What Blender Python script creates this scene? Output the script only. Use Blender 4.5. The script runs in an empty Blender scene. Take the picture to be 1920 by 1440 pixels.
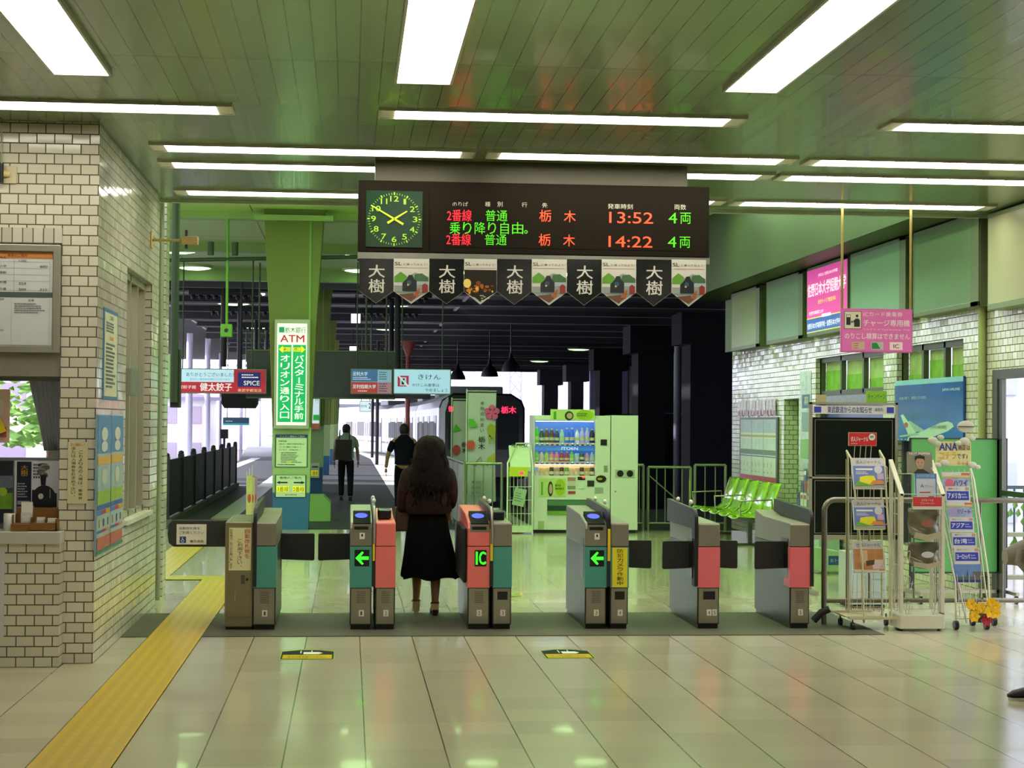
import bpy, math, random
from mathutils import Vector, Matrix
random.seed(7)
SC = bpy.context.scene
COL = SC.collection
R = math.radians
# ---------------------------------------------------------------- camera
FPX, HC = 3300.0, 1.64
psi = math.atan(305/3300); th = math.atan(75/3300/math.sqrt(1+(305/3300)**2)); rho = 0.008
FW = Vector((math.sin(psi)*math.cos(th), math.cos(psi)*math.cos(th), math.sin(th)))
r0 = Vector((math.cos(psi), -math.sin(psi), 0)); u0 = r0.cross(FW)
RT = r0*math.cos(rho)+u0*math.sin(rho); UP = RT.cross(FW)
cam = bpy.data.cameras.new('camera'); cam.sensor_width = 36; cam.lens = 36*FPX/1920
cam.clip_start = .1; cam.clip_end = 900
camo = bpy.data.objects.new('camera', cam); COL.objects.link(camo)
camo.matrix_world = Matrix(((RT.x, UP.x, -FW.x, 0), (RT.y, UP.y, -FW.y, 0), (RT.z, UP.z, -FW.z, HC), (0, 0, 0, 1)))
SC.camera = camo
# ---------------------------------------------------------------- view, world, sun
SC.view_settings.view_transform = 'Standard'; SC.view_settings.look = 'None'
SC.view_settings.exposure = 0.0; SC.view_settings.gamma = 1; SC.view_settings.use_curve_mapping = False
SC.cycles.use_denoising = True
SC.cycles.max_bounces = 8; SC.cycles.diffuse_bounces = 4; SC.cycles.glossy_bounces = 4
SC.cycles.sample_clamp_indirect = 6
SC.cycles.caustics_reflective = False; SC.cycles.caustics_refractive = False
W = bpy.data.worlds.new('sky'); SC.world = W; W.use_nodes = True
bg = W.node_tree.nodes['Background']; bg.inputs[0].default_value = (.80, .82, 1, 1); bg.inputs[1].default_value = 5.5
sd = bpy.data.lights.new('sun', 'SUN'); sd.energy = 22.0; sd.angle = R(3); sd.color = (1, .97, 1)
so = bpy.data.objects.new('sun', sd); COL.objects.link(so); so.rotation_euler = Vector((-math.cos(R(25))*math.cos(R(15)), math.cos(R(25))*math.sin(R(15)), math.sin(R(25)))).to_track_quat('Z', 'Y').to_euler(); so.location = (0, 60, 30)
E_TUBE = 12.0      # front hall louvre lamps
E_GREEN = 40.0    # greenish downlights of the platform hall
# ---------------------------------------------------------------- measuring: a picture point on a plane of the place
def _ray(px, py): return FW+RT*((px-960)/FPX)-UP*((py-720)/FPX)
C0 = Vector((0, 0, HC))
def at(px, py, Y): d = _ray(px, py); return C0+d*(Y/d.y)
def onz(px, py, z=0.): d = _ray(px, py); return C0+d*((z-HC)/d.z)
def onx(px, py, x): d = _ray(px, py); return C0+d*(x/d.x)
# ---------------------------------------------------------------- materials
def lin(h):
    h = h.lstrip('#'); c = [int(h[i:i+2], 16)/255 for i in (0, 2, 4)]
    return tuple((x/12.92 if x <= .04045 else ((x+.055)/1.055)**2.4) for x in c)+(1,)
MATS = {}
def m(hexc, rough=.5, metal=0., noise=.06, nscale=12., emit=0., bump=0., alpha=1., trans=0., coat=0.):
    key = (hexc, rough, metal, noise, nscale, emit, bump, alpha, trans, coat)
    if key in MATS: return MATS[key]
    mt = bpy.data.materials.new('mat_%d' % len(MATS)); mt.use_nodes = True; MATS[key] = mt
    nt = mt.node_tree; N = nt.nodes; L = nt.links; p = N['Principled BSDF']
    c = lin(hexc)
    p.inputs['Roughness'].default_value = rough; p.inputs['Metallic'].default_value = metal
    if rough >= .8: p.inputs['Specular IOR Level'].default_value = .15
    if coat: p.inputs['Coat Weight'].default_value = coat; p.inputs['Coat Roughness'].default_value = .05
    if trans: p.inputs['Transmission Weight'].default_value = trans
    if alpha < 1: p.inputs['Alpha'].default_value = alpha
    if noise > 0:
        tc = N.new('ShaderNodeTexCoord'); nz = N.new('ShaderNodeTexNoise'); nz.inputs['Scale'].default_value = nscale
        nz.inputs['Detail'].default_value = 4
        L.new(tc.outputs['Object'], nz.inputs['Vector'])
        mx = N.new('ShaderNodeMix'); mx.data_type = 'RGBA'
        mx.inputs[6].default_value = tuple(x*(1-noise*1.6) for x in c[:3])+(1,)
        mx.inputs[7].default_value = tuple(min(1, x*(1+noise*1.6)) for x in c[:3])+(1,)
        L.new(nz.outputs['Fac'], mx.inputs[0]); L.new(mx.outputs[2], p.inputs['Base Color'])
        if bump:
            bp = N.new('ShaderNodeBump'); bp.inputs['Strength'].default_value = bump; bp.inputs['Distance'].default_value = .01
            L.new(nz.outputs['Fac'], bp.inputs['Height']); L.new(bp.outputs[0], p.inputs['Normal'])
    else: p.inputs['Base Color'].default_value = c
    if emit: p.inputs['Emission Color'].default_value = c; p.inputs['Emission Strength'].default_value = emit
    return mt
def nodes_of(name):
    mt = bpy.data.materials.new(name); mt.use_nodes = True
    return mt, mt.node_tree.nodes, mt.node_tree.links, mt.node_tree.nodes['Principled BSDF']
def math_n(N, L, op, a, b=None, c=None):
    n = N.new('ShaderNodeMath'); n.operation = op
    for i, v in enumerate((a, b, c)):
        if v is None: continue
        if hasattr(v, 'is_output') or isinstance(v, bpy.types.NodeSocket): L.new(v, n.inputs[i])
        else: n.inputs[i].default_value = v
    return n.outputs[0]
def mixc(N, L, f, a, b):
    mx = N.new('ShaderNodeMix'); mx.data_type = 'RGBA'
    for i, v in ((0, f), (6, a), (7, b)):
        if isinstance(v, bpy.types.NodeSocket): L.new(v, mx.inputs[i])
        else: mx.inputs[i].default_value = v
    return mx.outputs[2]
def geo_xyz(N, L):
    g = N.new('ShaderNodeNewGeometry'); s = N.new('ShaderNodeSeparateXYZ'); L.new(g.outputs['Position'], s.inputs[0])
    return g, s
def brick_mat(name, c1, c2, grout, bw=.118, rh=.0689, axis='auto', rough=.12, wob=.035, off=.5):
    """glazed wall tiles laid in courses; the plane is picked from the face's own normal"""
    mt, N, L, p = nodes_of(name)
    g, s = geo_xyz(N, L)
    ns = N.new('ShaderNodeSeparateXYZ'); L.new(g.outputs['True Normal'], ns.inputs[0])
    ax = math_n(N, L, 'GREATER_THAN', math_n(N, L, 'ABSOLUTE', ns.outputs[0]), .5)
    u = math_n(N, L, 'ADD', math_n(N, L, 'MULTIPLY', s.outputs[0], math_n(N, L, 'SUBTRACT', 1., ax)), math_n(N, L, 'MULTIPLY', s.outputs[1], ax))
    cb = N.new('ShaderNodeCombineXYZ'); L.new(u, cb.inputs[0]); L.new(s.outputs[2], cb.inputs[1])
    b = N.new('ShaderNodeTexBrick'); L.new(cb.outputs[0], b.inputs['Vector'])
    b.offset = off; b.inputs['Scale'].default_value = 1; b.inputs['Brick Width'].default_value = bw; b.inputs['Row Height'].default_value = rh
    b.inputs['Mortar Size'].default_value = .0042; b.inputs['Mortar Smooth'].default_value = .1
    b.inputs['Color1'].default_value = lin(c1); b.inputs['Color2'].default_value = lin(c2); b.inputs['Mortar'].default_value = lin(grout)
    L.new(b.outputs['Color'], p.inputs['Base Color'])
    k = N.new('ShaderNodeTexBrick'); L.new(cb.outputs[0], k.inputs['Vector'])
    k.offset = off; k.inputs['Scale'].default_value = 1; k.inputs['Brick Width'].default_value = bw; k.inputs['Row Height'].default_value = rh
    k.inputs['Mortar Size'].default_value = 0; k.inputs['Color1'].default_value = (0, 0, 0, 1); k.inputs['Color2'].default_value = (1, 1, 1, 1)
    wn = N.new('ShaderNodeTexWhiteNoise'); wn.noise_dimensions = '1D'; L.new(k.outputs['Color'], wn.inputs['W'])
    v = N.new('ShaderNodeVectorMath'); v.operation = 'SUBTRACT'; L.new(wn.outputs['Color'], v.inputs[0]); v.inputs[1].default_value = (.5, .5, .5)
    v2 = N.new('ShaderNodeVectorMath'); v2.operation = 'SCALE'; L.new(v.outputs[0], v2.inputs[0]); v2.inputs['Scale'].default_value = wob
    bp = N.new('ShaderNodeBump'); bp.inputs['Strength'].default_value = .5; bp.inputs['Distance'].default_value = .004; bp.invert = True
    L.new(b.outputs['Fac'], bp.inputs['Height'])
    v3 = N.new('ShaderNodeVectorMath'); v3.operation = 'ADD'; L.new(bp.outputs[0], v3.inputs[0]); L.new(v2.outputs[0], v3.inputs[1])
    v4 = N.new('ShaderNodeVectorMath'); v4.operation = 'NORMALIZE'; L.new(v3.outputs[0], v4.inputs[0]); L.new(v4.outputs[0], p.inputs['Normal'])
    ro = math_n(N, L, 'MULTIPLY_ADD', b.outputs['Fac'], .6, rough); L.new(ro, p.inputs['Roughness'])
    return mt
def grid_mat(name, base, line, du, dv, lu, lv, ou=0., ov=0., rough=.2, tint=.03, ax=('x', 'y'), vline=.35, coat=0., metal=0., bump=.0, dust=.06):
    """slabs or panels of du x dv metres with joints lu / lv wide (vline: how strong the cross joints are)"""
    mt, N, L, p = nodes_of(name)
    g, s = geo_xyz(N, L); I = {'x': 0, 'y': 1, 'z': 2}
    U = math_n(N, L, 'DIVIDE', math_n(N, L, 'SUBTRACT', s.outputs[I[ax[0]]], ou), du)
    V = math_n(N, L, 'DIVIDE', math_n(N, L, 'SUBTRACT', s.outputs[I[ax[1]]], ov), dv)
    def ln(c, w, d):
        f = math_n(N, L, 'FRACT', c); e = math_n(N, L, 'MINIMUM', f, math_n(N, L, 'SUBTRACT', 1., f))
        return math_n(N, L, 'LESS_THAN', e, w/d/2)
    a = ln(U, lu, du); b_ = math_n(N, L, 'MULTIPLY', ln(V, lv, dv), vline)
    j = math_n(N, L, 'MAXIMUM', a, b_)
    cb = N.new('ShaderNodeCombineXYZ'); L.new(math_n(N, L, 'FLOOR', U), cb.inputs[0]); L.new(math_n(N, L, 'FLOOR', V), cb.inputs[1])
    wn = N.new('ShaderNodeTexWhiteNoise'); wn.noise_dimensions = '2D'; L.new(cb.outputs[0], wn.inputs['Vector'])
    c = lin(base)
    col = mixc(N, L, wn.outputs['Value'], tuple(x*(1-tint*2) for x in c[:3])+(1,), tuple(min(1, x*(1+tint*2)) for x in c[:3])+(1,))
    nz = N.new('ShaderNodeTexNoise'); nz.inputs['Scale'].default_value = 1.7; nz.inputs['Detail'].default_value = 6; L.new(g.outputs['Position'], nz.inputs['Vector'])
    col = mixc(N, L, math_n(N, L, 'MULTIPLY', nz.outputs['Fac'], dust*2), col, tuple(x*.6 for x in c[:3])+(1,))
    col = mixc(N, L, j, col, lin(line)); L.new(col, p.inputs['Base Color'])
    L.new(math_n(N, L, 'ADD', rough, math_n(N, L, 'MULTIPLY', nz.outputs['Fac'], .08)), p.inputs['Roughness'])
    p.inputs['Metallic'].default_value = metal
    if rough >= .8: p.inputs['Specular IOR Level'].default_value = .15
    if coat: p.inputs['Coat Weight'].default_value = coat
    if bump:
        bp = N.new('ShaderNodeBump'); bp.inputs['Strength'].default_value = bump; bp.inputs['Distance'].default_value = .01; bp.invert = True
        L.new(j, bp.inputs['Height']); L.new(bp.outputs[0], p.inputs['Normal'])
    return mt
# ---------------------------------------------------------------- mesh builder
TXT = {}
def text_data(s, bold):
    bold = 0; k = (s, bold)
    if k not in TXT:
        c = bpy.data.curves.new('t', 'FONT'); c.body = s; c.resolution_u = 3 if s.isascii() else 2
        o = bpy.data.objects.new('t', c); COL.objects.link(o); bpy.context.view_layer.update()
        me = bpy.data.meshes.new_from_object(o.evaluated_get(bpy.context.evaluated_depsgraph_get()))
        vs = [v.co.copy() for v in me.vertices]; fs = [tuple(q.vertices) for q in me.polygons]
        bpy.data.objects.remove(o); bpy.data.curves.remove(c); bpy.data.meshes.remove(me)
        if vs: bb = (min(v.x for v in vs), max(v.x for v in vs), min(v.y for v in vs), max(v.y for v in vs))
        else: bb = (0, 1, 0, 1)
        TXT[k] = (vs, fs, bb)
    return TXT[k]
class MB:
    def __init__(s, mat=None): s.v = []; s.f = []; s.fm = []; s.ms = []; s.sm = []; s.mat = mat; s.M = None
    def _mi(s, mat):
        mat = mat or s.mat
        if mat not in s.ms: s.ms.append(mat)
        return s.ms.index(mat)
    def add(s, vs, fs, mat=None, smooth=False):
        o = len(s.v); i = s._mi(mat)
        for v in vs:
            v = Vector(v); s.v.append(s.M @ v if s.M else v)
        for f in fs: s.f.append([o+k for k in f]); s.fm.append(i); s.sm.append(smooth)
        return s
    def box(s, x0, x1, y0, y1, z0, z1, mat=None):
        vs = [(x, y, z) for z in (z0, z1) for y in (y0, y1) for x in (x0, x1)]
        return s.add(vs, [(0, 2, 3, 1), (4, 5, 7, 6), (0, 1, 5, 4), (2, 6, 7, 3), (0, 4, 6, 2), (1, 3, 7, 5)], mat)
    def prism(s, pts, a0, a1, mat=None, axis='y'):
        """polygon (in the other two axes) pushed from a0 to a1"""
        n = len(pts)
        def P(p, a): return {'y': (p[0], a, p[1]), 'x': (a, p[0], p[1]), 'z': (p[0], p[1], a)}[axis]
        vs = [P(p, a0) for p in pts]+[P(p, a1) for p in pts]
        fs = [tuple(range(n)), tuple(range(2*n-1, n-1, -1))]+[(i, n+i, n+(i+1) % n, (i+1) % n) for i in range(n)]
        return s.add(vs, fs, mat)
    def quad(s, x0, x1, z0, z1, y=0., mat=None): return s.add([(x0, y, z0), (x1, y, z0), (x1, y, z1), (x0, y, z1)], [(0, 1, 2, 3)], mat)
    def poly(s, pts, y=0., mat=None): return s.add([(a, y, b) for a, b in pts], [tuple(range(len(pts)))], mat)
    def disc(s, x, z, rx, rz=None, y=0., n=20, mat=None, a0=0, a1=2*math.pi):
        rz = rz or rx
        return s.poly([(x+rx*math.cos(a0+(a1-a0)*i/n), z+rz*math.sin(a0+(a1-a0)*i/n)) for i in range(n)], y, mat)
    def cyl(s, p0, p1, r0, r1=None, n=12, mat=None, caps=True):
        p0 = Vector(p0); p1 = Vector(p1); r1 = r0 if r1 is None else r1
        d = (p1-p0).normalized(); a = d.orthogonal().normalized(); b = d.cross(a)
        vs = []; 
        for p, r in ((p0, r0), (p1, r1)):
            vs += [p+(a*math.cos(2*math.pi*i/n)+b*math.sin(2*math.pi*i/n))*r for i in range(n)]
        s.add(vs, [(i, (i+1) % n, n+(i+1) % n, n+i) for i in range(n)], mat, True)
        if caps: s.add(vs[:n], [tuple(range(n-1, -1, -1))], mat); s.add(vs[n:], [tuple(range(n))], mat)
        return s
    def tube(s, pts, r, n=8, mat=None, closed=False):
        pts = [Vector(p) for p in pts]; k = len(pts); vs = []; up = None
        for i, p in enumerate(pts):
            a = pts[i-1] if (i or closed) else p; c = pts[(i+1) % k] if (i < k-1 or closed) else p
            d = (c-a).normalized()
            if up is None: up = d.orthogonal().normalized()
            up = (up-d*up.dot(d)); up = up.normalized() if up.length > 1e-5 else d.orthogonal().normalized()
            b = d.cross(up); rr = r[i] if isinstance(r, (list, tuple)) else r
            vs += [p+(up*math.cos(2*math.pi*j/n)+b*math.sin(2*math.pi*j/n))*rr for j in range(n)]
        fs = []
        for i in range(k if closed else k-1):
            o = i*n; q = ((i+1) % k)*n
            fs += [(o+j, o+(j+1) % n, q+(j+1) % n, q+j) for j in range(n)]
        s.add(vs, fs, mat, True)
        if not closed: s.add(vs[:n], [tuple(range(n-1, -1, -1))], mat); s.add(vs[-n:], [tuple(range(n))], mat)
        return s
    def lathe(s, prof, c=(0, 0, 0), n=16, mat=None, sx=1., sy=1.):
        vs = [(c[0]+r*sx*math.cos(2*math.pi*j/n), c[1]+r*sy*math.sin(2*math.pi*j/n), c[2]+z) for r, z in prof for j in range(n)]
        fs = [(i*n+j, i*n+(j+1) % n, (i+1)*n+(j+1) % n, (i+1)*n+j) for i in range(len(prof)-1) for j in range(n)]
        s.add(vs, fs, mat, True)
        if prof[0][0] > 1e-4: s.add(vs[:n], [tuple(range(n-1, -1, -1))], mat)
        if prof[-1][0] > 1e-4: s.add(vs[-n:], [tuple(range(n))], mat)
        return s
    def ball(s, c, rx, ry=None, rz=None, n=12, mat=None):
        ry = ry or rx; rz = rz or rx; k = n//2
        vs = [(c[0]+rx*math.sin(math.pi*i/k)*math.cos(2*math.pi*j/n), c[1]+ry*math.sin(math.pi*i/k)*math.sin(2*math.pi*j/n), c[2]-rz*math.cos(math.pi*i/k)) for i in range(k+1) for j in range(n)]
        return s.add(vs, [(i*n+j, i*n+(j+1) % n, (i+1)*n+(j+1) % n, (i+1)*n+j) for i in range(k) for j in range(n)], mat, True)
    def loft(s, rings, mat=None, cap=True, smooth=True):
        n = len(rings[0]); vs = [p for r in rings for p in r]
        s.add(vs, [(i*n+j, i*n+(j+1) % n, (i+1)*n+(j+1) % n, (i+1)*n+j) for i in range(len(rings)-1) for j in range(n)], mat, smooth)
        if cap: s.add(rings[0], [tuple(range(n-1, -1, -1))], mat); s.add(rings[-1], [tuple(range(n))], mat)
        return s
    def text(s, t, x0, x1, z0, z1, y=0., mat=None, bold=.015, keep=False):
        """t squeezed into the box x0..x1, z0..z1; it faces -y"""
        vs, fs, (a, b, c, d) = text_data(t, bold)
        if not vs: return s
        kx = (x1-x0)/(b-a); kz = (z1-z0)/(d-c)
        if keep: kx = kz = min(kx, kz); x0 = (x0+x1)/2-kx*(b-a)/2; z0 = (z0+z1)/2-kz*(d-c)/2
        if bold > .018:      # a heavier stroke: the same outline struck again beside itself
            q = min(bold, .06)*kz*.8
            s.add([(x0+(v.x-a)*kx+q, y-.0002, z0+(v.y-c)*kz) for v in vs], fs, mat); s.add([(x0+(v.x-a)*kx, y-.0001, z0+(v.y-c)*kz+q*.6) for v in vs], fs, mat)
        return s.add([(x0+(v.x-a)*kx, y, z0+(v.y-c)*kz) for v in vs], fs, mat)
    def vtext(s, t, x0, x1, z0, z1, y=0., mat=None, bold=.015, fill=.86):
        """characters one below the other from z1 down to z0"""
        h = (z1-z0)/len(t)
        for i, ch in enumerate(t):
            if ch == ' ': continue
            top = z1-i*h
            if ch == 'ー':
                s.quad((x0+x1)/2-(x1-x0)*.07, (x0+x1)/2+(x1-x0)*.07, top-h*.9, top-h*.1, y, mat); continue
            if ch in '、。・': s.disc(x1-(x1-x0)*.2, top-h*.25, (x1-x0)*.1, y=y, mat=mat, n=8); continue
            k = .7 if ch in 'っょャ' else 1
            s.text(ch, x0+(1-k)*(x1-x0)/2, x1, top-h*fill*k, top, y, mat, bold)
        return s
    def lines(s, x0, x1, z0, z1, n, y=0., mat=None, th=.45, seed=1):
        """small print too fine to read: short dark strokes on n lines"""
        rnd = random.Random(seed); h = (z1-z0)/n
        for i in range(n):
            zt = z1-i*h; x = x0; xe = x0+(x1-x0)*rnd.uniform(.6, 1)
            while x < xe-h*.3:
                w = h*rnd.uniform(.25, .6); w = min(w, xe-x); s.quad(x, x+w, zt-h*th-h*.2, zt-h*.2, y, mat); x += w+h*rnd.uniform(.08, .25)
        return s
    def build(s, name, parent=None, loc=None, w=False, bevel=0., sub=0, solid=0., rot=0.):
        me = bpy.data.meshes.new(name)
        off = Vector((0, 0, 0))
        if w and parent:
            q = parent
            while q: off += q.location; q = q.parent
        if loc is not None and w: off += Vector(loc)
        me.from_pydata([v-off for v in s.v], [], s.f)
        for mt in s.ms: me.materials.append(mt)
        for i, pl in enumerate(me.polygons): pl.material_index = s.fm[i]; pl.use_smooth = s.sm[i]
        me.validate(); me.update()
        o = bpy.data.objects.new(name, me); COL.objects.link(o)
        if loc is not None: o.location = loc
        if rot: o.rotation_euler.z = rot
        if parent: o.parent = parent
        if solid: q = o.modifiers.new('t', 'SOLIDIFY'); q.thickness = solid
        if bevel: q = o.modifiers.new('b', 'BEVEL'); q.width = bevel; q.segments = 2; q.limit_method = 'ANGLE'; q.angle_limit = R(50)
        if sub: q = o.modifiers.new('s', 'SUBSURF'); q.levels = sub; q.render_levels = sub
        return o
def tag(o, label=None, cat=None, group=None, kind=None):
    if label: o['label'] = label
    if cat: o['category'] = cat
    if group: o['group'] = group
    if kind: o['kind'] = kind
    return o
def thing(name, label, cat, loc=(0, 0, 0), rotz=0., group=None):
    o = bpy.data.objects.new(name, None); COL.objects.link(o); o.empty_display_size = .1
    o.location = loc; o.rotation_euler = (0, 0, rotz)
    return tag(o, label, cat, group)
def struct(name, mb, label=None, cat=None, bevel=0.):
    o = mb.build(name, bevel=bevel); return tag(o, label, cat, kind='structure')
def copy_tree(o, parent=None):
    c = o.copy(); COL.objects.link(c)
    if parent: c.parent = parent
    for ch in list(o.children): copy_tree(ch, c)
    return c
def skin(name, pts, edges, mat, parent, sub=2, root=0):
    me = bpy.data.meshes.new(name); me.from_pydata([p[0] for p in pts], edges, []); me.materials.append(mat)
    o = bpy.data.objects.new(name, me); COL.objects.link(o)
    if parent: o.parent = parent
    q = o.modifiers.new('skin', 'SKIN'); q.use_smooth_shade = True
    for i, sv in enumerate(me.skin_vertices[0].data):
        r = pts[i][1]; sv.radius = (r, r) if not isinstance(r, tuple) else r; sv.use_root = (i == root)
    if sub: q = o.modifiers.new('s', 'SUBSURF'); q.levels = sub; q.render_levels = sub
    return o
# shared materials
BRK = brick_mat('glazed_white_bricks', 'd2cdbd', 'c6c1af', '544b3e')
CEIL = grid_mat('ceiling_slats', '768c62', '20261a', .125, 2.1, .006, .01, ou=.04, ov=9.85, rough=.2, tint=.06, metal=.0, bump=.15, coat=.15, vline=1.)
STEEL = m('9a9588', .32, .85, .05, 30); STEELD = m('6c6a62', .3, .9, .06, 30); BLK = m('0c0c0e', .3, 0, .05); BLKM = m('141416', .6, 0, .05)
WHT = m('d8d6cc', .45); PAPER = m('dcdad0', .6, 0, .02); CREAM = m('d2cba6', .5, 0, .04); GREYP = m('8f8f86', .5)
INK = m('17171a', .6, 0, 0); RED = m('b3262c', .5, 0, .03); NAVY = m('1d2f86', .5, 0, .03)
GLASS, N_, L_g, p_g = nodes_of('clear_glass')
tr_ = N_.new('ShaderNodeBsdfTransparent'); gl_ = N_.new('ShaderNodeBsdfGlossy'); gl_.inputs['Roughness'].default_value = .03; 
mx_ = N_.new('ShaderNodeMixShader'); mx_.inputs[0].default_value = .07; L_g.new(tr_.outputs[0], mx_.inputs[1]); L_g.new(gl_.outputs[0], mx_.inputs[2])
L_g.new(mx_.outputs[0], [n for n in N_ if n.type == 'OUTPUT_MATERIAL'][0].inputs[0])
# ================================================================ THE SETTING
XL, XR, YE, ZC = -1.706, 6.12, 16.23, 3.66      # left wall, right wall, where the low ceiling ends, its height
FLOOR = grid_mat('hall_tiles', 'b9b195', '4a4436', .4, .4, .007, .003, ou=.0975-.4*10, ov=.1, rough=.14, tint=.035, vline=.25, coat=.2, dust=.1)
struct('floor', MB(FLOOR).box(-9, 11, -5, 27.1, -.3, 0))
asph = m('292b30', .55, 0, .12, 3., bump=.15)
struct('floor_platform', MB(asph).prism([(-4.6, 27.1), (2.7, 27.1), (2.75, 75), (1.7, 100), (-1.5, 135), (-7.5, 135), (-4.6, 75)], -.3, 0, axis='z'))
struct('floor_right_bay', MB(m('2a2c2c', .6)).box(2.9, 14, 27.1, 34, -.3, -.004))
struct('trim_4', MB(m('cfcfd2', .6, 0, .05, 20)).box(2.7, 2.9, 27.1, 34, -.9, .02).box(2.2, 2.72, 34, 75, -.9, .006))
struct('floor_track_bed', MB(m('56524c', .8, 0, .2, 6, bump=.4)).box(2.6, 60, 34, 190, -1.4, -1.1).box(-60, -4.6, 27, 190, -1.3, -1.0))
# low ceiling, glazed brick walls
struct('ceiling', MB(CEIL).box(-9, XR+.35, -5, YE, ZC, ZC+.12))
struct('trim_1', MB(m('a9b59a', .35, 0, .05)).box(XL-.05, XR+.3, YE-.005, YE+.06, ZC-.025, ZC+1.5))
y0w, y1w = onx(235, 800, XL).y, onx(282, 800, XL).y
zs, zh = 1.0, 2.62
zs = onx(235, 977, XL).z; zh = onx(236, 499, XL).z
b = MB(BRK)
xo = at(112, 800, 12.13).x
b.box(xo, XL, 12.13, 15.97, 0, zs).box(xo, XL, 12.13, y0w, zs, zh).box(xo, XL, y1w, 15.97, zs, zh).box(xo, XL, 12.13, 15.97, zh, ZC)
struct('wall_left', b)
struct('wall_left_end', MB(BRK).box(XL-.3, XL-.02, 16.75, 17.05, 0, ZC+1.5))
b = MB(BRK); xo = at(112, 800, 12.13).x

zl = at(60, 455, 12.13).z
b.box(-9, xo, 12.13, 12.48, zl, ZC)
struct('wall_office_front', b)
# row of upright header tiles over the fare board
hb = MB(brick_mat('header_bricks', 'c9c4b6', 'b5b0a0', '5f5648', .069, .118, off=0)); hb.box(-3.2, xo+.0, 12.12, 12.13, zl, zl+.1)
struct('trim_2', hb)
struct('wall_sun_blocker', MB(m('b8b4a8', .8)).box(-19, -11, 12.6, 50, -1.3, 9))  # unseen block added to keep the sun off the near platform
struct('wall_back', MB(m('a8a490', .6)).box(-9, 11, -5.2, -5, 0, ZC))
struct('wall_far_left', MB(m('a8a490', .6)).box(-9.2, -9, -5, 12.5, 0, ZC))
b = MB(BRK)    # right wall with openings for two shop windows and a street door
yw = [(onx(1529, 800, XR).y, onx(1656, 800, XR).y), (onx(1681, 800, XR).y, onx(1806, 800, XR).y)]
yd = (16.33, 12.6); zt, zsill, ztop = 2.53, .55, 2.86
b.box(XR, XR+.3, -5, yd[1], 0, ztop).box(XR, XR+.06, yd[1], yd[0], 2.19, ztop).box(XR, XR+.06, yd[0], yw[1][1], 0, ztop)
b.box(XR, XR+.3, yw[1][1], yw[1][0], zt, ztop).box(XR, XR+.3, yw[1][0], yw[0][1], 0, ztop).box(XR, XR+.3, yw[0][1], yw[0][0], zt, ztop)
yg = (onx(1498, 800, XR).y, onx(1470, 800, XR).y)
b.box(XR, XR+.3, yw[0][0], yg[0], 0, ztop).box(XR, XR+.3, yg[0], yg[1], 2.02, ztop).box(XR, XR+.3, yg[1], 27.8, 0, ztop)
b.box(XR, XR+.3, yw[1][1], yw[1][0], 0, .35).box(XR, XR+.3, yw[0][1], yw[0][0], 0, .35)
struct('wall_right', b)
struct('wall_right_upper', MB(m('6f8a4c', .5, 0, .05)).box(XR+.12, XR+.3, -5, 28.9, ztop, 5.0))
# green painted beams and high ceiling of the platform hall
GP = m('8fae62', .45, 0, .06, 5.)
GPC = grid_mat('green_hall_ceiling', 'b8de7c', '5d7a42', 1.82, 3.0, .02, .03, ou=.3, ov=16.3, rough=.45, tint=.02, vline=.7)
struct('ceiling_platform_hall', MB(GPC).box(-6.5, XR+.3, YE+.06, 38.2, 4.9, 5.02))
struct('trim_3', MB(m('3a4424', .5, 0, .05, 5.)).box(5.55, XR+.12, YE+.06, 28.9, 3.72, 4.9))
for i, (ya, zb) in enumerate([(20.6, 4.75), (27.45, 4.78), (32.6, 4.76), (38.0, 4.66)]):
    struct('trim_%d' % (5+i), MB(GP).box(-6.5, 5.6 if i else 5.55, ya, ya+.28, zb, 4.93))
# office window in the left wall
wd = MB(m('a9a790', .35, .6, .04))
for yy in (y0w+.02, y0w+(y1w-y0w)*.36, (y1w+y0w)/2+.25, y1w-.12):
    wd.box(XL-.12, XL-.05, yy, yy+.05, zs, zh)
wd.box(XL-.12, XL-.05, y0w, y1w, zs, zs+.05).box(XL-.12, XL-.05, y0w, y1w, zh-.06, zh)
wf = tag(wd.build('window_1'), kind='structure')
tag(MB(GLASS).box(XL-.09, XL-.085, y0w, y1w, zs, zh).build('window_1_pane', wf))
MB(m('d6d2bf', .3)).box(XL-.3, XL+.03, y0w-.01, y1w+.01, zs-.03, zs+.005).build('window_1_sill', wf)
MB(m('8e9183', .4, .7)).box(XL-.06, XL+.04, y0w+.0, y0w+.5, 1.84, 2.04).build('window_1_shutter_box', wf)
# office interior behind the windows
b = MB(m('6d6f66', .8)); b.box(-9, XL-.9, 15.8, 15.95, 0, .95).box(-9, -3.7, 15.8, 15.95, .95, ZC).box(-2.6, XL-.3, 15.8, 15.95, .95, ZC).box(-3.7, -2.6, 15.8, 15.95, 2.1, ZC).box(-9.0, XL-.35, 12.48, 15.5, -.01, .02)
struct('wall_office_inner', b)
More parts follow.
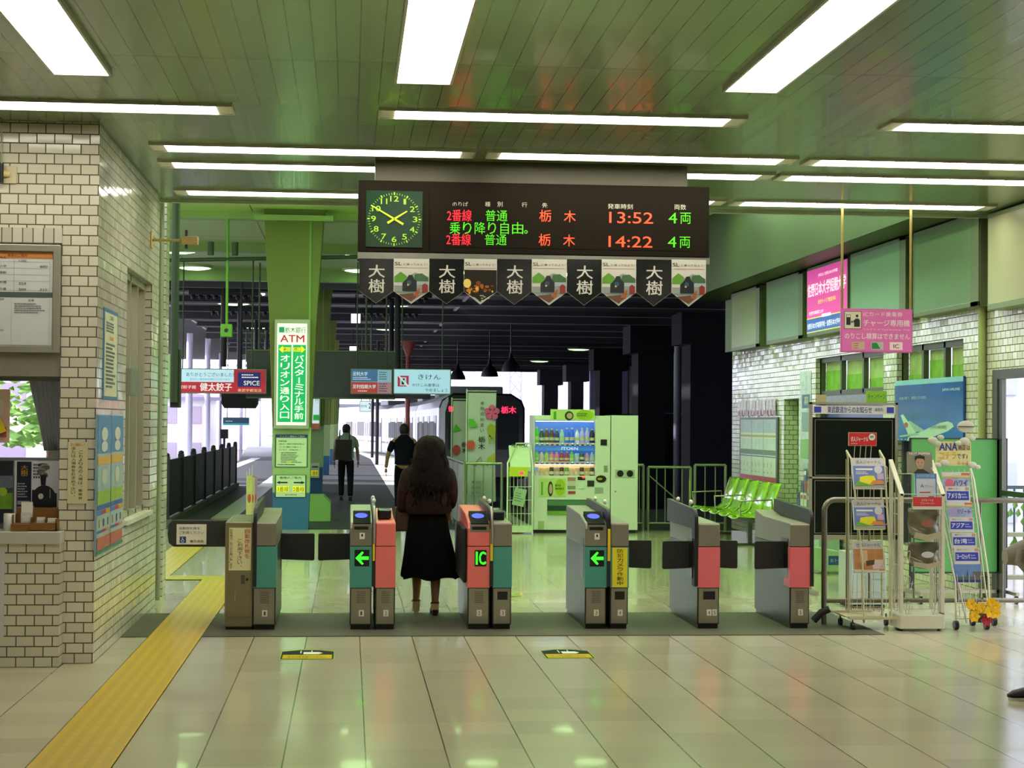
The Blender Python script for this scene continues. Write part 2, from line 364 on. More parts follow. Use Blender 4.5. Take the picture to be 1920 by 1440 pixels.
# shop windows of the right wall
for i, (ya, yb) in enumerate(yw):
    fr = MB(m('5d5f52', .4, .6)); ya, yb = yb, ya; n = 3
    for k in range(n+1): fr.box(XR+.06, XR+.12, ya+(yb-ya-.05)*k/n, ya+(yb-ya-.05)*k/n+.06, 2.05, zt)
    fr.box(XR+.06, XR+.12, ya, yb, zt-.06, zt).box(XR+.06, XR+.12, ya, yb, 2.02, 2.1)
    for yy in (ya, yb-.06): fr.box(XR+.06, XR+.12, yy, yy+.06, .35, zt)
    o = tag(fr.build('window_%d' % (i+2)), kind='structure')
    pg = MB()
    for k in range(n):
        a = ya+.07+(yb-ya-.05)*k/n; c = ya-.01+(yb-ya-.05)*(k+1)/n
        pg.box(XR+.13, XR+.14, a, c, 2.1, zt-.06, m(['a3b878', 'aab87c', 'a6bb7e'][(k+i) % 3], .6, 0, .3, 5))
        pg.box(XR+.125, XR+.13, a, c, 2.1, 2.1+.12+.07*((k+i) % 3), m('7fae3a', .6, 0, .3, 9))
    pg.build('window_%d_pane' % (i+2), o)
    st = MB(m('9aa0a0', .3, .8, .3, 40, bump=.6)); st.box(XR+.02, XR+.2, ya, yb, 1.93, 2.03); st.build('window_%d_awning' % (i+2), o)
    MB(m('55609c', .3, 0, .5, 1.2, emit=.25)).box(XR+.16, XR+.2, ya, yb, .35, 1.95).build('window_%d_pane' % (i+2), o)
# street door bay at the right edge
d = MB(m('55564c', .35, .7)); d.box(XR+.0, XR+.06, 16.2, 16.33, 0, 2.19).box(XR+.01, XR+.05, 16.1, 16.17, 0, 2.19).box(XR+.0, XR+.06, 12.6, 16.2, 2.1, 2.19).box(XR+.0, XR+.06, 12.6, 12.75, 0, 2.19)
d.box(XR+.01, XR+.05, 12.7, 16.1, 1.0, 1.05)
o = tag(d.build('door_1'), kind='structure')
MB(GLASS).box(XR+.03, XR+.034, 12.75, 16.1, .02, 2.1).build('door_1_pane', o)
# green service door recess far on the right wall
o = tag(MB(m('5f9a3a', .5)).box(XR+.2, XR+.25, yg[1], yg[0], 0, 2.02).build('door_2'), kind='structure')
MB(m('33402a', .5)).box(XR+.17, XR+.2, yg[0]+.1, yg[0]+.3, 1.2, 1.9).build('door_2_vent', o)
# mat strip under the gates, entrance grating
struct('floor_gate_mat', MB(m('4c4a3a', .75, 0, .12, 60, bump=.3)).box(XL, XR-1.9, 13.58, 15.22, .0005, .006))
# tactile paving (guide bars)
def bars_mat(name, c, ou, pitch=.075, bar=.035, along='y'):
    mt, N, L, p = nodes_of(name); g, s = geo_xyz(N, L)
    a = math_n(N, L, 'FRACT', math_n(N, L, 'DIVIDE', math_n(N, L, 'SUBTRACT', s.outputs[0 if along == 'y' else 1], ou), pitch))
    r = math_n(N, L, 'LESS_THAN', a, bar/pitch)
    e = math_n(N, L, 'LESS_THAN', math_n(N, L, 'FRACT', math_n(N, L, 'DIVIDE', s.outputs[1 if along == 'y' else 0], .3)), .93)
    r = math_n(N, L, 'MULTIPLY', r, e)
    nz = N.new('ShaderNodeTexNoise'); nz.inputs['Scale'].default_value = 5; L.new(g.outputs['Position'], nz.inputs['Vector'])
    cc = lin(c); col = mixc(N, L, r, tuple(x*.84 for x in cc[:3])+(1,), cc)
    col = mixc(N, L, math_n(N, L, 'MULTIPLY', nz.outputs['Fac'], .3), col, tuple(x*.75 for x in cc[:3])+(1,))
    L.new(col, p.inputs['Base Color']); p.inputs['Roughness'].default_value = .42
    bp = N.new('ShaderNodeBump'); bp.inputs['Strength'].default_value = .8; bp.inputs['Distance'].default_value = .005
    L.new(r, bp.inputs['Height']); L.new(bp.outputs[0], p.inputs['Normal']); return mt
TY = bars_mat('tactile_yellow', 'c2a014', -1.49)
TX = bars_mat('tactile_yellow_cross', 'b7a31c', 18.4, along='x')
tp = MB(TY).box(-1.49, -1.1, -4, 18.42, .0062, .0105)
struct('floor_tactile_path', tp)
struct('floor_tactile_branch', MB(TY).box(-2.27, -1.87, 18.86, 30, .0062, .0105).box(-2.27, -1.1, 18.42, 18.86, .0062, .0105, TX))
TW = bars_mat('tactile_daylit', 'f0f0e8', 0.)  # whiter copy of the paving, daylight and sky reflection put into its colour
struct('floor_tactile_platform', MB(TW).box(-2.3, -1.9, 30.0, 74, .001, .008).box(-4.35, -3.95, 45.5, 80, .001, .008).box(-3.95, -2.3, 45.5, 45.9, .001, .008))
struct('floor_platform_edge', MB(TW).prism([(1.0, 30), (1.35, 30), (1.35, 80), (.7, 100), (-2.2, 130), (-2.6, 130), (.35, 100), (1.0, 80)], .001, .008, axis='z'))
struct('floor_sunlit_margin', MB(m('dcdcd8', .7, 0, .05)).prism([(1.36, 30), (2.66, 30), (2.72, 75), (1.6, 100), (-1.5, 133), (-2.2, 133), (.72, 100), (1.36, 80)], .0005, .004, axis='z'))  # sunlit side of the platform painted as paler paving

# ================================================================ LAMPS
LENS = m('fffbe8', .4, 0, 0, emit=E_TUBE); LBOX = m('d9d8c8', .4); LTRIM = m('b8b8a6', .4, .3)
def lamp_bar(x0, x1, y, label, group, wide=.15):
    t = thing('ceiling_light', label, 'light', ((x0+x1)/2, y, ZC), 0, group); h = (x1-x0)/2
    MB(LTRIM).box(-h, h, -wide-.012, -wide, -.018, 0).box(-h, h, wide, wide+.012, -.018, 0).box(-h, -h+.012, -wide, wide, -.018, 0).box(h-.012, h, -wide, wide, -.018, 0).box(-h+.012, -h+.11, -wide, wide, -.01, 0, LBOX).box(h-.11, h-.012, -wide, wide, -.01, 0, LBOX).build('frame', t)
    df = MB(LENS).box(-h+.11, h-.11, -wide, wide, -.014, -.004)
    lv = df; n = int((x1-x0)/.1)
    for k in range(1, n): lv.box(-h+.11+k*(2*h-.22)/n-.001, -h+.11+k*(2*h-.22)/n+.001, -wide, wide, -.02, -.0139, LTRIM)
    lv.build('diffuser', t)
    return t
rows = [(11.43, [(-3.25, -.76), (.17, 2.58), (3.54, 5.95)], 'first cross row'),
        (13.08, [(-1.47, .92), (1.0, 3.35), (3.43, 5.8)], 'second cross row'),
        (13.93, [(-1.5, .95), (1.0, 3.38), (3.42, 5.85)], 'third cross row'),
        (15.6, [(-1.54, .9), (.98, 3.35), (3.42, 5.84)], 'last cross row at the low ceiling edge')]
pos = ['left lamp', 'middle lamp', 'right lamp']
for y, xs, rl in rows:
    for k, (a, c) in enumerate(xs): lamp_bar(a, c, y, 'long white ceiling lamp, %s of the %s' % (pos[k], rl), 'cross lamps')
def lamp_long(x, y0, y1, label):
    t = thing('ceiling_light', label, 'light', (x, y1, ZC), 0, 'wide lamps running towards the gates'); L_ = y0-y1
    MB(LTRIM).box(-.17, -.155, L_, 0, -.03, 0).box(.155, .17, L_, 0, -.03, 0).box(-.155, .155, -.015, 0, -.03, 0).box(-.155, .155, L_, L_+.015, -.03, 0).build('frame', t)
    lv = MB(LENS).box(-.155, .155, L_+.015, -.015, -.024, -.004); n = 60
    for k in range(1, n): lv.box(-.155, .155, L_+k*-L_/n-.0015, L_+k*-L_/n+.0015, -.027, -.0239, m('e8e6d8', .5))
    lv.build('diffuser', t)
for x, l in ((-1.555, 'left'), (.415, 'middle'), (2.37, 'right')):
    lamp_long(x, 7.8, 10.31, 'wide white ceiling lamp running towards the gates, %s of three at the top edge' % l)
# ceiling lamps of the same kind over the part of the hall behind the viewer
for x in (-1.555, .415, 2.37, 4.4):
    for yy in (4.6, 1.2): 
        if True: lamp_long(x, yy-2.5, yy, 'wide white ceiling lamp over the near hall, %s column, %s row' % ({-1.555: 'left', .415: 'middle', 2.37: 'right', 4.4: 'far right'}[x], 'nearer' if yy < 3 else 'farther'))
# round greenish downlights in the platform hall ceiling
GL = m('ceffb4', .4, 0, 0, emit=E_GREEN)
GL2 = m('c8ffa8', .4, 0, 0, emit=7.)
def downlight(x, y, z, label, r=.32, mat=None, nm='downlight'):
    t = thing(nm, label, 'light', (x, y, z), 0, 'round lamps over the platform hall')
    MB(m('c8d8b0', .4)).lathe([(r+.05, -.05), (r+.06, -.02), (r+.05, 0)], n=20).build('rim', t)
    MB(mat or GL).lathe([(0, -.085), (r*.6, -.08), (r, -.055)], n=20).build('lens', t); return t
k = 0
for yy in (17.6, 20, 22.4, 24.8, 33.7, 37.3):
    for xx in (-3.25, .2, 2.6, 4.7):
        k += 1
        where = {-3.25: 'left', .2: 'centre', 2.6: 'right centre', 4.7: 'right'}[xx]
        downlight(xx, yy, 4.9, mat=GL2 if yy > 30 else GL, label= 'round green-white ceiling lamp, %s column, %s from the low ceiling' % (where, ['first', 'second', 'third', 'fourth', 'fifth', 'last'][[17.6, 20, 22.4, 24.8, 33.7, 37.3].index(yy)]))
# ================================================================ TICKET GATES
YG0, YG1 = 13.98, 15.22
TEAL = m('3f8a80', .45, 0, .03); PINK = m('d8636c', .4, 0, .03); SALM = m('dc6a66', .4, 0, .03); GRYC = m('7c776a', .4, .3, .04)
LGRN = m('35ff2a', .5, 0, 0, emit=1.4); LBLU = m('4a58ff', .8, 0, 0, emit=1.1); NUM = m('d9d6c6', .5, 0, .02)
def gx(px): return at(px, 1100, YG0).x
def led_arrow(b, x0, x1, z0, z1, y):
    b.quad(x0, x1, z0, z1, y, BLK); w = x1-x0; h = z1-z0; cz = (z0+z1)/2
    b.poly([(x0+w*.06, cz), (x0+w*.5, cz+h*.4), (x0+w*.62, cz+h*.34), (x0+w*.4, cz+h*.1), (x0+w*.95, cz+h*.1), (x0+w*.95, cz-h*.1), (x0+w*.4, cz-h*.1), (x0+w*.62, cz-h*.34), (x0+w*.5, cz-h*.4)], y-.002, LGRN)
def gate_half(t, xa, xb, col, top, num, kind, led=None, reader=False, depth=YG1-YG0):
    """one walking side of a gate cabinet; local x from xa to xb, front at y=0"""
    w = xb-xa
    MB(m('363c38', .35, .4, .05, 20)).box(xa, xb, .012, depth, .035, .66).build('cabinet_body', t, bevel=.004)
    MB(BLK).box(xa+.008, xb-.008, .03, depth-.02, 0, .035).build('plinth', t)
    d = MB(STEEL); d.box(xa+.01, xb-.01, .0, .014, .045, .325)
    if kind == 'window': d.box(xa+w*.26, xb-w*.2, -.004, 0, .235, .3, BLK)
    else:
        for k in range(7): d.box(xa+w*.32, xb-w*.28, -.002, 0, .21+k*.014, .216+k*.014, STEELD)
    d.quad(xa+w*.42, xa+w*.42+.04, .105, .155, -.0015, NUM); d.text(num, xa+w*.42+.012, xa+w*.42+.028, .115, .145, -.003, m('55554e', .5, 0, 0))
    dd = d.build('service_door', t)
    f = MB(col); f.box(xa-.002, xb+.002, -.012, .2, .33, .655)
    if led == 'arrow': led_arrow(f, xa+w*.2, xb-w*.12, .5, .63, -.0135)
    elif led == 'IC':
        f.quad(xa+w*.3, xb-w*.16, .5, .63, -.0135, BLK); f.text('I', xa+w*.35, xa+w*.42, .515, .615, -.0155, LGRN, .03).text('C', xa+w*.5, xb-w*.21, .515, .615, -.0155, LGRN, .04)
    elif led == 'banner':
        f.quad(xa+.014, xb-.01, .335, .65, -.0135, m('d8c91e', .5, 0, .02)); f.vtext('防犯カメラ作動中', xa+w*.36, xb-w*.3, .345, .64, -.0155, INK, .012)
    f.build('front_panel', t, bevel=.003)
    c = MB(top); zt = .845
    if reader:
        c.prism([(-.012, .66), (-.012, .80), (.03, .845), (.35, .90), (depth-.1, .93), (depth, .93), (depth, .66)], xa-.002, xb+.002, None, 'x')
    else: c.prism([(-.012, .66), (-.012, .835), (0, .845), (depth*.75, .86), (depth, .90), (depth, .66)], xa, xb, None, 'x')
    c.build('top_cover', t, bevel=.006)
    if reader:
        r = MB(m('0c0c0e', .85)); r.prism([(.0, .8), (.0, .84), (.28, .925), (.3, .85)], xa+.02, xb-.012, None, 'x')
        rd = r.build('card_reader', t)
        q = MB(LBLU); cx = (xa+xb)/2
        n = 24; q.add([(cx+.05*math.cos(2*math.pi*i/n), .16+.055*math.sin(2*math.pi*i/n), .8925+.0167*math.sin(2*math.pi*i/n)) for i in range(n)], [tuple(range(n))]).build('card_touch_light', rd)
        s = MB(GRYC); s.box(xa+.015, xb-.01, -.014, .02, .772, .832); ts = s.build('ticket_slot', t); MB(BLK).box(xa+.03, xb-.03, -.017, -.012, .79, .815).build('slot_mouth', ts)
    if led == 'arrow':
        g = MB(NUM); g.quad(xa+w*.42, xa+w*.66, .715, .765, -.0135).quad(xa+w*.5, xa+w*.58, .735, .755, -.015, BLK); g.build('ticket_mark', t)
def gate_guard(t, xa, xb, depth=YG1-YG0, col=None, zt=.985, strip=False, knobs=True):
    g = MB(m('0c0c0e', .5)); r = .06
    pts = [(-.02, .34), (-.02, zt-.13)]+[(-.02+r*1.6-r*1.6*math.cos(a), zt-.11+.085*math.sin(a)) for a in [R(15*k) for k in range(7)]]+[(depth-.02, zt+.01), (depth-.02, .80), (.10, .80), (.10, .34)]
    g.prism(pts, xa, xb, None, 'x').build('guard_rail', t, bevel=.003)
    if col: MB(col).tube([(( xa+xb)/2, -.022, .68), ((xa+xb)/2, -.022, zt-.13), ((xa+xb)/2, .0, zt-.05), ((xa+xb)/2, .06, zt-.02)], .011).build('guard_bumper', t)
    if strip: MB(m('d8b81c', .5)).box(xa+.004, xb-.004, -.026, -.02, .545, .8).build('guard_strip', t)
    if knobs:
        for yy in (.22, .78): MB(m('d9d6cc', .3)).ball(((xa+xb)/2, yy, zt+.022), .016, .03, .02).build('sensor_dome', t)
def flap(t, x0, x1, y, z0=.46, z1=.69):
    MB(m('1a1a1a', .55)).prism([(x0, z0+.01), (x0, z1), (x1-.01 if x1 > x0 else x1+.01, z1), (x1, z1-.01), (x1, z0+.01), (x1-.01 if x1 > x0 else x1+.01, z0)], y, y+.03).build('flap', t, bevel=.004)
def housing(t, x, y, side):
    MB(BLK).box(x-.004 if side < 0 else x, x if side < 0 else x+.004, y-.06, y+.16, .40, .72).build('flap_housing', t)
GG = 'ticket gate cabinets in one row'
def gate(label, x0, x1): t = thing('ticket_gate', label, 'ticket gate', (x0, YG0, 0.006), 0, GG); return t, x1-x0
xa, xb = gx(474), gx(517)
t, w = gate('single-sided grey and teal ticket gate beside the cream-lettered cabinet', xa, xb)
gate_half(t, .0, w, TEAL, GRYC, '1', 'vents'); gate_guard(t, .0, .028, knobs=False); housing(t, w, YG1-YG0-.25, 1)
flap(t, w, w+.28, YG1-YG0-.16)
xa, xb = gx(656), gx(741)
t, w = gate('ticket gate with teal left half, green arrow light and salmon right half', xa, xb)
gate_half(t, 0, w*.48, TEAL, GRYC, '1', 'vents', 'arrow', True); gate_half(t, w*.56, w, SALM, SALM, '2', 'vents')
gate_guard(t, w*.485, w*.555, col=STEEL, strip=True); housing(t, 0, YG1-YG0-.25, -1); flap(t, 0, -.27, YG1-YG0-.16)
MB(BLK).box(w*.62, w*.92, .3, .62, .86, .93).build('rear_reader', t, bevel=.01)
xa, xb = gx(877), gx(959)
t, w = gate('ticket gate with salmon left half reading IC and teal right half', xa, xb)
gate_half(t, 0, w*.5, SALM, SALM, '2', 'vents', 'IC', True); gate_half(t, w*.565, w, TEAL, GRYC, '3', 'window'); gate_guard(t, w*.49, w*.575, col=STEEL, strip=True)
MB(BLK).box(w*.62, w*.9, .3, .62, .85, .92).build('rear_reader', t, bevel=.01)
for yy in (.06,): MB(BLKM).box(-.035, -.002, yy+.02, 1.18, .36, .80).build('side_fairing', t, bevel=.015)
xa, xb = gx(1097), gx(1178)
t, w = gate('ticket gate with arrow light and yellow security-camera notice', xa, xb)
gate_half(t, 0, w*.49, TEAL, GRYC, '3', 'vents', 'arrow', True); gate_half(t, w*.58, w, TEAL, GRYC, '4', 'window', 'banner'); gate_guard(t, w*.495, w*.58, strip=True)
housing(t, 0, .14, -1); flap(t, w, w+.235, .28)
xa, xb = gx(1308), gx(1349)
t, w = gate('ticket gate with pink front and plates 4 and 5, second from the right', xa, xb)
gate_half(t, 0, w, PINK, GRYC, '4', 'window'); gate_guard(t, -.03, .0)
MB(NUM).box(w*.68, w*.68+.036, -.003, 0, .105, .155).text('5', w*.68+.01, w*.68+.026, .115, .145, -.0045, m('55554e', .5, 0, 0)).build('number_plate', t)
housing(t, -.032, .12, -1); flap(t, -.03, -.25, .2); flap(t, w, w+.21, .28)
xa, xb = gx(1481), gx(1518)
t, w = gate('rightmost ticket gate, pink front, against the pipe railing', xa, xb)
gate_half(t, 0, w, PINK, GRYC, '5', 'vents'); gate_guard(t, w, w+.03, knobs=False); housing(t, 0, .12, -1); flap(t, 0, -.24, .2)
MB(BLKM).tube([(w+.04, .02, .06), (w+.1, 0, .13), (w+.16, -.02, .16)], .03).build('cable_foot', t)
# wide-passage cabinet with the cream notice and its long arm
xa, xb = gx(421), gx(474)-.002
t = thing('gate_cabinet', 'tall metal end cabinet with cream vertical notice beside the tactile path', 'cabinet', (xa, YG0+.02, 0.006)); w = xb-xa
BZ = m('8d8568', .35, .7, .05)
MB(BZ).box(0, w, 0, 1.15, .02, .845).build('cabinet_body', t, bevel=.008)
MB(BLK).box(.01, w-.01, .02, 1.1, 0, .02).build('plinth', t)
d = MB(m('857d62', .38, .6)); d.box(.02, w-.015, -.008, 0, .1, .455); d.box(w*.58, w*.72, -.012, -.008, .36, .43, m('5a564a', .4, .5)); d.box(w*.76, w*.84, -.012, -.008, .385, .405, BLK)
cd_ = d.build('door', t, bevel=.002)
MB(STEEL).tube([(w*.36, -.014, .22), (w*.36, -.014, .3)], .006).build('latch', cd_)
n = MB(m('d5cda0', .5, 0, .02)).box(.03, w-.016, -.004, 0, .465, .8)
n.vtext('自動改札機を', w*.7, w*.88, .555, .79, -.0055, RED); n.vtext('ご利用下さい。', w*.44, w*.61, .475, .715, -.0055, INK); n.vtext('お客様のご協力をお願い致します', w*.16, w*.27, .475, .79, -.0055, INK, .01, .9)
n.build('notice', t)
xg = at(316, 1000, YG0+.3).x
t = thing('swing_barrier', 'long dark barrier arm across the wide passage, with white wheelchair notice', 'barrier', (xa, YG0+.3, 0.006)); L_ = xg-xa+.0
h0, h1 = .63, .845
pts = [(0, h0), (0, h1), (L_+.03, h1), (L_, h1-.03), (L_-.01, (h0+h1)/2), (L_, h0+.03), (L_+.04, h0)]
MB(m('2c2f2a', .5, .2)).prism(pts, 0, .04).build('arm', t, bevel=.01)
def ax_(px): return at(px, 1000, YG0+.29).x-xa
def az_(py): return at(360, py, YG0+.29).z-.006
n = MB(m('d9d6c4', .45)); n.box(ax_(331), ax_(387), -.008, 0, az_(1021), az_(983))
n.text('自動改札機を', ax_(336), ax_(375), az_(993), az_(988), -.0095, NAVY); n.text('ご利用ください', ax_(336), ax_(382), az_(1001.5), az_(996), -.0095, INK); n.text('優先通路', ax_(356), ax_(382), az_(1017.5), az_(1012.5), -.0095, INK)
n.quad(ax_(337), ax_(349), az_(1018), az_(1006), -.0095, m('1f3f7a', .5)); n.disc(ax_(342.6), az_(1014), .012, y=-.0105, mat=PAPER, n=14); n.disc(ax_(342.6), az_(1014), .008, y=-.0115, mat=m('1f3f7a', .5), n=14); n.quad(ax_(341.8), ax_(343), az_(1012), az_(1007.5), -.0125, PAPER)
n.build('notice', t, bevel=.0015)
t.rotation_euler.z = 0

# ================================================================ DEPARTURE BOARD
YB = 13.42
DBR = m('1c160e', .85, .0, .05); DPAN = m('2a2116', .45, 0, .05)
pA, pB, pC = at(672, 338, YB), at(1331, 350, YB), at(671, 484, YB)
bx0, bx1, bz1 = pA.x, at(1330, 420, YB).x, (pA.z+pB.z)/2; bz0 = (pC.z+at(1328, 488, YB).z)/2
t = thing('departure_board', 'brown hanging departure board with analogue clock and red and green lettering', 'departure board', ((bx0+bx1)/2, YB, bz0))
ox, oz = (bx0+bx1)/2, bz0
def X(px, py=420): return at(px, py, YB).x-ox
def Z(px, py): return at(px, py, YB).z-oz
MB(DBR).box(bx0-ox, bx1-ox, 0, .42, 0, bz1-oz).build('case', t, bevel=.006)
MB(m('5e5a4a', .5, .2)).box(X(703), X(1293), .1, .4, bz1-oz, ZC-oz-.002).build('mounting_box', t)
xd = X(805)
f = MB(DPAN); f.box(X(676), xd-.004, -.004, 0, .04, bz1-oz-.03, m('1c160e', .85)); f.box(xd+.004, X(1326), -.004, 0, .04, bz1-oz-.03, m('1c160e', .85)); f.build('front_plate', t)
ck = MB(m('12341f', .25, 0, .03)); zc = Z(739, 411); xc = X(739)
ck.box(xc-.215, xc+.215, -.009, -.004, zc-.215, zc+.215)
LIM = m('b9e02a', .5, 0, 0, emit=.5); LIM2 = m('8fd02a', .5, 0, 0, emit=.38)
for k in range(60):
    a = math.radians(6*k); r1, r2 = (.2, .185) if k % 5 else (.205, .185); ww = .0015 if k % 5 else .005
    ca, sa = math.sin(a), math.cos(a)
    ck.poly([(xc+ca*r1-sa*ww, zc+sa*r1+ca*ww), (xc+ca*r1+sa*ww, zc+sa*r1-ca*ww), (xc+ca*r2+sa*ww, zc+sa*r2-ca*ww), (xc+ca*r2-sa*ww, zc+sa*r2+ca*ww)], -.011, LIM2)
for k in range(1, 13):
    a = math.radians(30*k); cx, cz = xc+.158*math.sin(a), zc+.155*math.cos(a); wd_ = .009 if k == 1 else .018 if k < 10 else .024 if k == 11 else .032
    ck.text(str(k), cx-wd_, cx+wd_, cz-.021, cz+.021, -.0115, LIM2, .02)
ck.build('clock_face', t)
def hand(nm, ang, l1, l2, w_, y):
    a = math.radians(ang); s_, c_ = math.sin(a), math.cos(a)
    MB(LIM).poly([(xc+s_*l1-c_*w_*.5, zc+c_*l1+s_*w_*.5), (xc+s_*l1+c_*w_*.5, zc+c_*l1-s_*w_*.5), (xc-s_*l2+c_*w_, zc-c_*l2-s_*w_), (xc-s_*l2-c_*w_, zc-c_*l2+s_*w_)], y).build(nm, t, solid=.002)
hand('hour_hand', 58, .115, .06, .009, -.016); hand('minute_hand', 300, .2, .08, .008, -.02)
MB(DBR).cyl((xc, -.022, zc), (xc, -.008, zc), .006).build('clock_hub', t)
lab = MB(m('c9c5b2', .5, 0, 0))
for s_, a, b_, py in (('のりば', 848, 877, 383), ('種', 909, 919, 383), ('別', 932, 942, 383), ('行', 978, 988, 384), ('先', 1016, 1026, 385), ('発車時刻', 1139, 1186, 387), ('両数', 1264, 1286, 388)):
    lab.text(s_, X(a), X(b_), Z((a+b_)/2, py+5.5), Z((a+b_)/2, py-4.5), -.006)
lab.build('column_headings', t)
sc = MB(m('1c160e', .85)); sc.box(X(836), X(1297), -.006, -.004, Z(1060, 467), Z(1060, 390))
LR = m('ff2030', .5, 0, 0, emit=1.3); LO = m('ff4a2a', .5, 0, 0, emit=1.3); LGN = m('4fd01e', .5, 0, 0, emit=.5)
for py in (404, 449):
    k = 0 if py == 404 else -1
    sc.text('2番線', X(838+k), X(884+k), Z(860, py+11), Z(860, py-11), -.008, LR, .01)
    sc.text('普通', X(910+k), X(951+k), Z(930, py+11), Z(930, py-10), -.008, LGN, 0)
    sc.text('栃', X(1011+k), X(1033+k), Z(1022, py+12), Z(1022, py-10.5), -.008, LO, .012); sc.text('木', X(1057+k), X(1079+k), Z(1068, py+13), Z(1068, py-9), -.008, LO, .012)
    sc.text('13:52' if py == 404 else '14:22', X(1142+k), X(1224+k), Z(1180, py+15), Z(1180, py-6), -.008, LO, .012)
    sc.text('4', X(1253+k), X(1269+k), Z(1261, py+15), Z(1261, py-5), -.008, LGN, .01); sc.text('両', X(1275+k), X(1295+k), Z(1285, py+16), Z(1285, py-5), -.008, LGN, .0)
for ch, a, b_ in (('乗', 843, 863), ('り', 868, 884), ('降', 890, 910), ('り', 915, 930), ('自', 938, 954), ('由', 960, 981)):
    sc.text(ch, X(a), X(b_), Z(a, 439), Z(a, 416.5), -.008, LGN, 0)
sc.disc(X(986), Z(986, 435), .014, y=-.008, mat=LGN, n=12); sc.disc(X(986), Z(986, 435), .008, y=-.009, mat=m('2c2317', .5), n=12)
sc.build('display', t)
MB(m('8a8a82', .2, .3)).box(bx0-ox, bx1-ox, -.02, -.004, -.02, .03).build('bottom_rail', t)
# pennants along the bottom edge
edges = [673, 738, 805, 870, 932, 997, 1063, 1128, 1193, 1259, 1324]
PB = m('16171a', .15, 0, .25, 6.); PW = m('cfccc4', .25, 0, .03)
for i in range(10):
    pa, pb = edges[i], edges[i+1]; pm = (pa+pb)/2; yf = YB-.03-(.008 if i % 2 else 0)
    ztop = at(pm, 485+2*(i/9), yf).z; zsh = at(pm, 546+3*(i/9), yf).z; ztip = at(pm, 569+6*(i/9), yf).z
    xa_, xb_ = at(pa, 500, yf).x, at(pb, 500, yf).x; w = xb_-xa_; h = ztop-ztip
    dark = i % 2 == 0; night = i == 3
    ords = ['first', 'second', 'third', 'fourth', 'fifth', 'sixth', 'seventh', 'eighth', 'ninth', 'tenth'][i]
    lb = ('black two-character pennant, %s from the left under the departure board' % ords) if dark else (('white pennant with a glowing night photo under the departure board' if night else 'white steam engine pennant, %s from the left under the departure board' % ords))
    p = MB(PB if dark else PW); sh = zsh-ztip; hw = w/2
    out = [(-hw, h), (-hw, sh), (0, 0), (hw, sh), (hw, h)]
    p.prism([(-hw+.001, h), (hw-.001, h), (hw-.001, sh), (0, 0), (-hw+.001, sh)], -.001, .001)
    if dark:
        k = PW
        for (cc, za, zb) in (('大', h*.58, h*.86), ('樹', h*.24, h*.54)): p.text(cc, -w*.22, w*.24, za, zb, -.002, k, .03)
        for s_ in (1, -1): p.poly([(0, .004), (s_*hw, sh+.004), (s_*hw, sh-.001), (0, 0)], -.0015, m('77776e', .4))
    else:
        p.text('SL', -hw*.93, -hw*.55, h*.85, h*.925, -.002, INK, .02); p.text('に乗ってみよう！', -hw*.45, hw*.9, h*.85, h*.9, -.002, INK, 0)
        p.quad(-hw*.9, hw*.9, h*.795, h*.803, -.002, RED)
        pt = h*.74
        if night:
            p.poly([(-hw*.98, h*.76), (hw*.98, h*.76), (hw*.98, sh), (0, .02), (-hw*.98, sh)], -.002, m('1c130a', .3, 0, .3))
            for _ in range(26):
                x_ = random.uniform(-.9, .8)*hw; z_ = random.uniform(.25, .5)*h; p.disc(x_, z_, random.uniform(.004, .02), random.uniform(.004, .025), -.003-.0001*_, 8, m(random.choice(['d98a1c', 'e8b040', 'a35a10', '7a3c0c']), .4, 0, 0))
            p.disc(-hw*.8, h*.46, .03, .035, -.007, 12, m('f0cf70', .4, 0, 0))
            for _ in range(10): x_ = random.uniform(-.5, .5)*hw; p.disc(x_, random.uniform(.08, .2)*h, .01, .004, -.0075, 8, PW)
        else:
            p.poly([(-hw*.96, h*.6), (-hw*.6, h*.7), (-hw*.2, h*.6), (hw*.2, h*.7), (hw*.6, h*.66), (hw*.96, h*.6), (hw*.96, sh), (0, .025), (-hw*.96, sh)], -.002, m('8f9a98', .5))
            p.poly([(-hw*.96, h*.48), (-hw*.96, h*.6), (-hw*.6, h*.71), (-hw*.3, h*.63), (-hw*.2, h*.48)], -.0025, m('5f9a2e', .5, 0, .2))
            p.poly([(hw*.1, h*.5), (hw*.2, h*.66), (hw*.6, h*.68), (hw*.96, h*.58), (hw*.96, h*.5)], -.0025, m('3f6440', .5, 0, .2))
            p.quad(-hw*.96, -hw*.3, h*.4, h*.47, -.003, PW).quad(hw*.3, hw*.96, h*.42, h*.5, -.003, m('9fb0b8', .5))
            p.poly([(-hw*.5, h*.28), (-hw*.5, h*.46), (-hw*.25, h*.56), (-hw*.15, h*.64), (hw*.05, h*.64), (hw*.15, h*.55), (hw*.3, h*.5), (hw*.3, h*.28)], -.004, m('20242c', .4, 0, .2))
            p.disc(-hw*.12, h*.47, .018, y=-.005, mat=m('35506a', .4)); p.disc(-hw*.18, h*.42, .008, y=-.006, mat=m('c9b860', .4))
            p.poly([(hw*.6, h*.26), (hw*.6, h*.42), (hw*.75, h*.46), (hw*.92, h*.42), (hw*.92, h*.26)], -.005, m('8e2b28', .5))
            p.poly([(hw*.1, h*.18), (hw*.4, h*.34), (hw*.5, h*.34), (hw*.4, h*.16)], -.005, m('a9582c', .5))
            p.poly([(-hw*.7, h*.2), (hw*.1, h*.24), (hw*.3, h*.15), (0, h*.05)], -.0045, m('6a4632', .5)); p.quad(-hw*.9, hw*.9, h*.255, h*.262, -.006, m('4a4a4a', .5))
    p_ = p.build('pennant', loc=((xa_+xb_)/2, yf, ztip)); tag(p_, lb, 'pennant', 'pennants under the departure board')
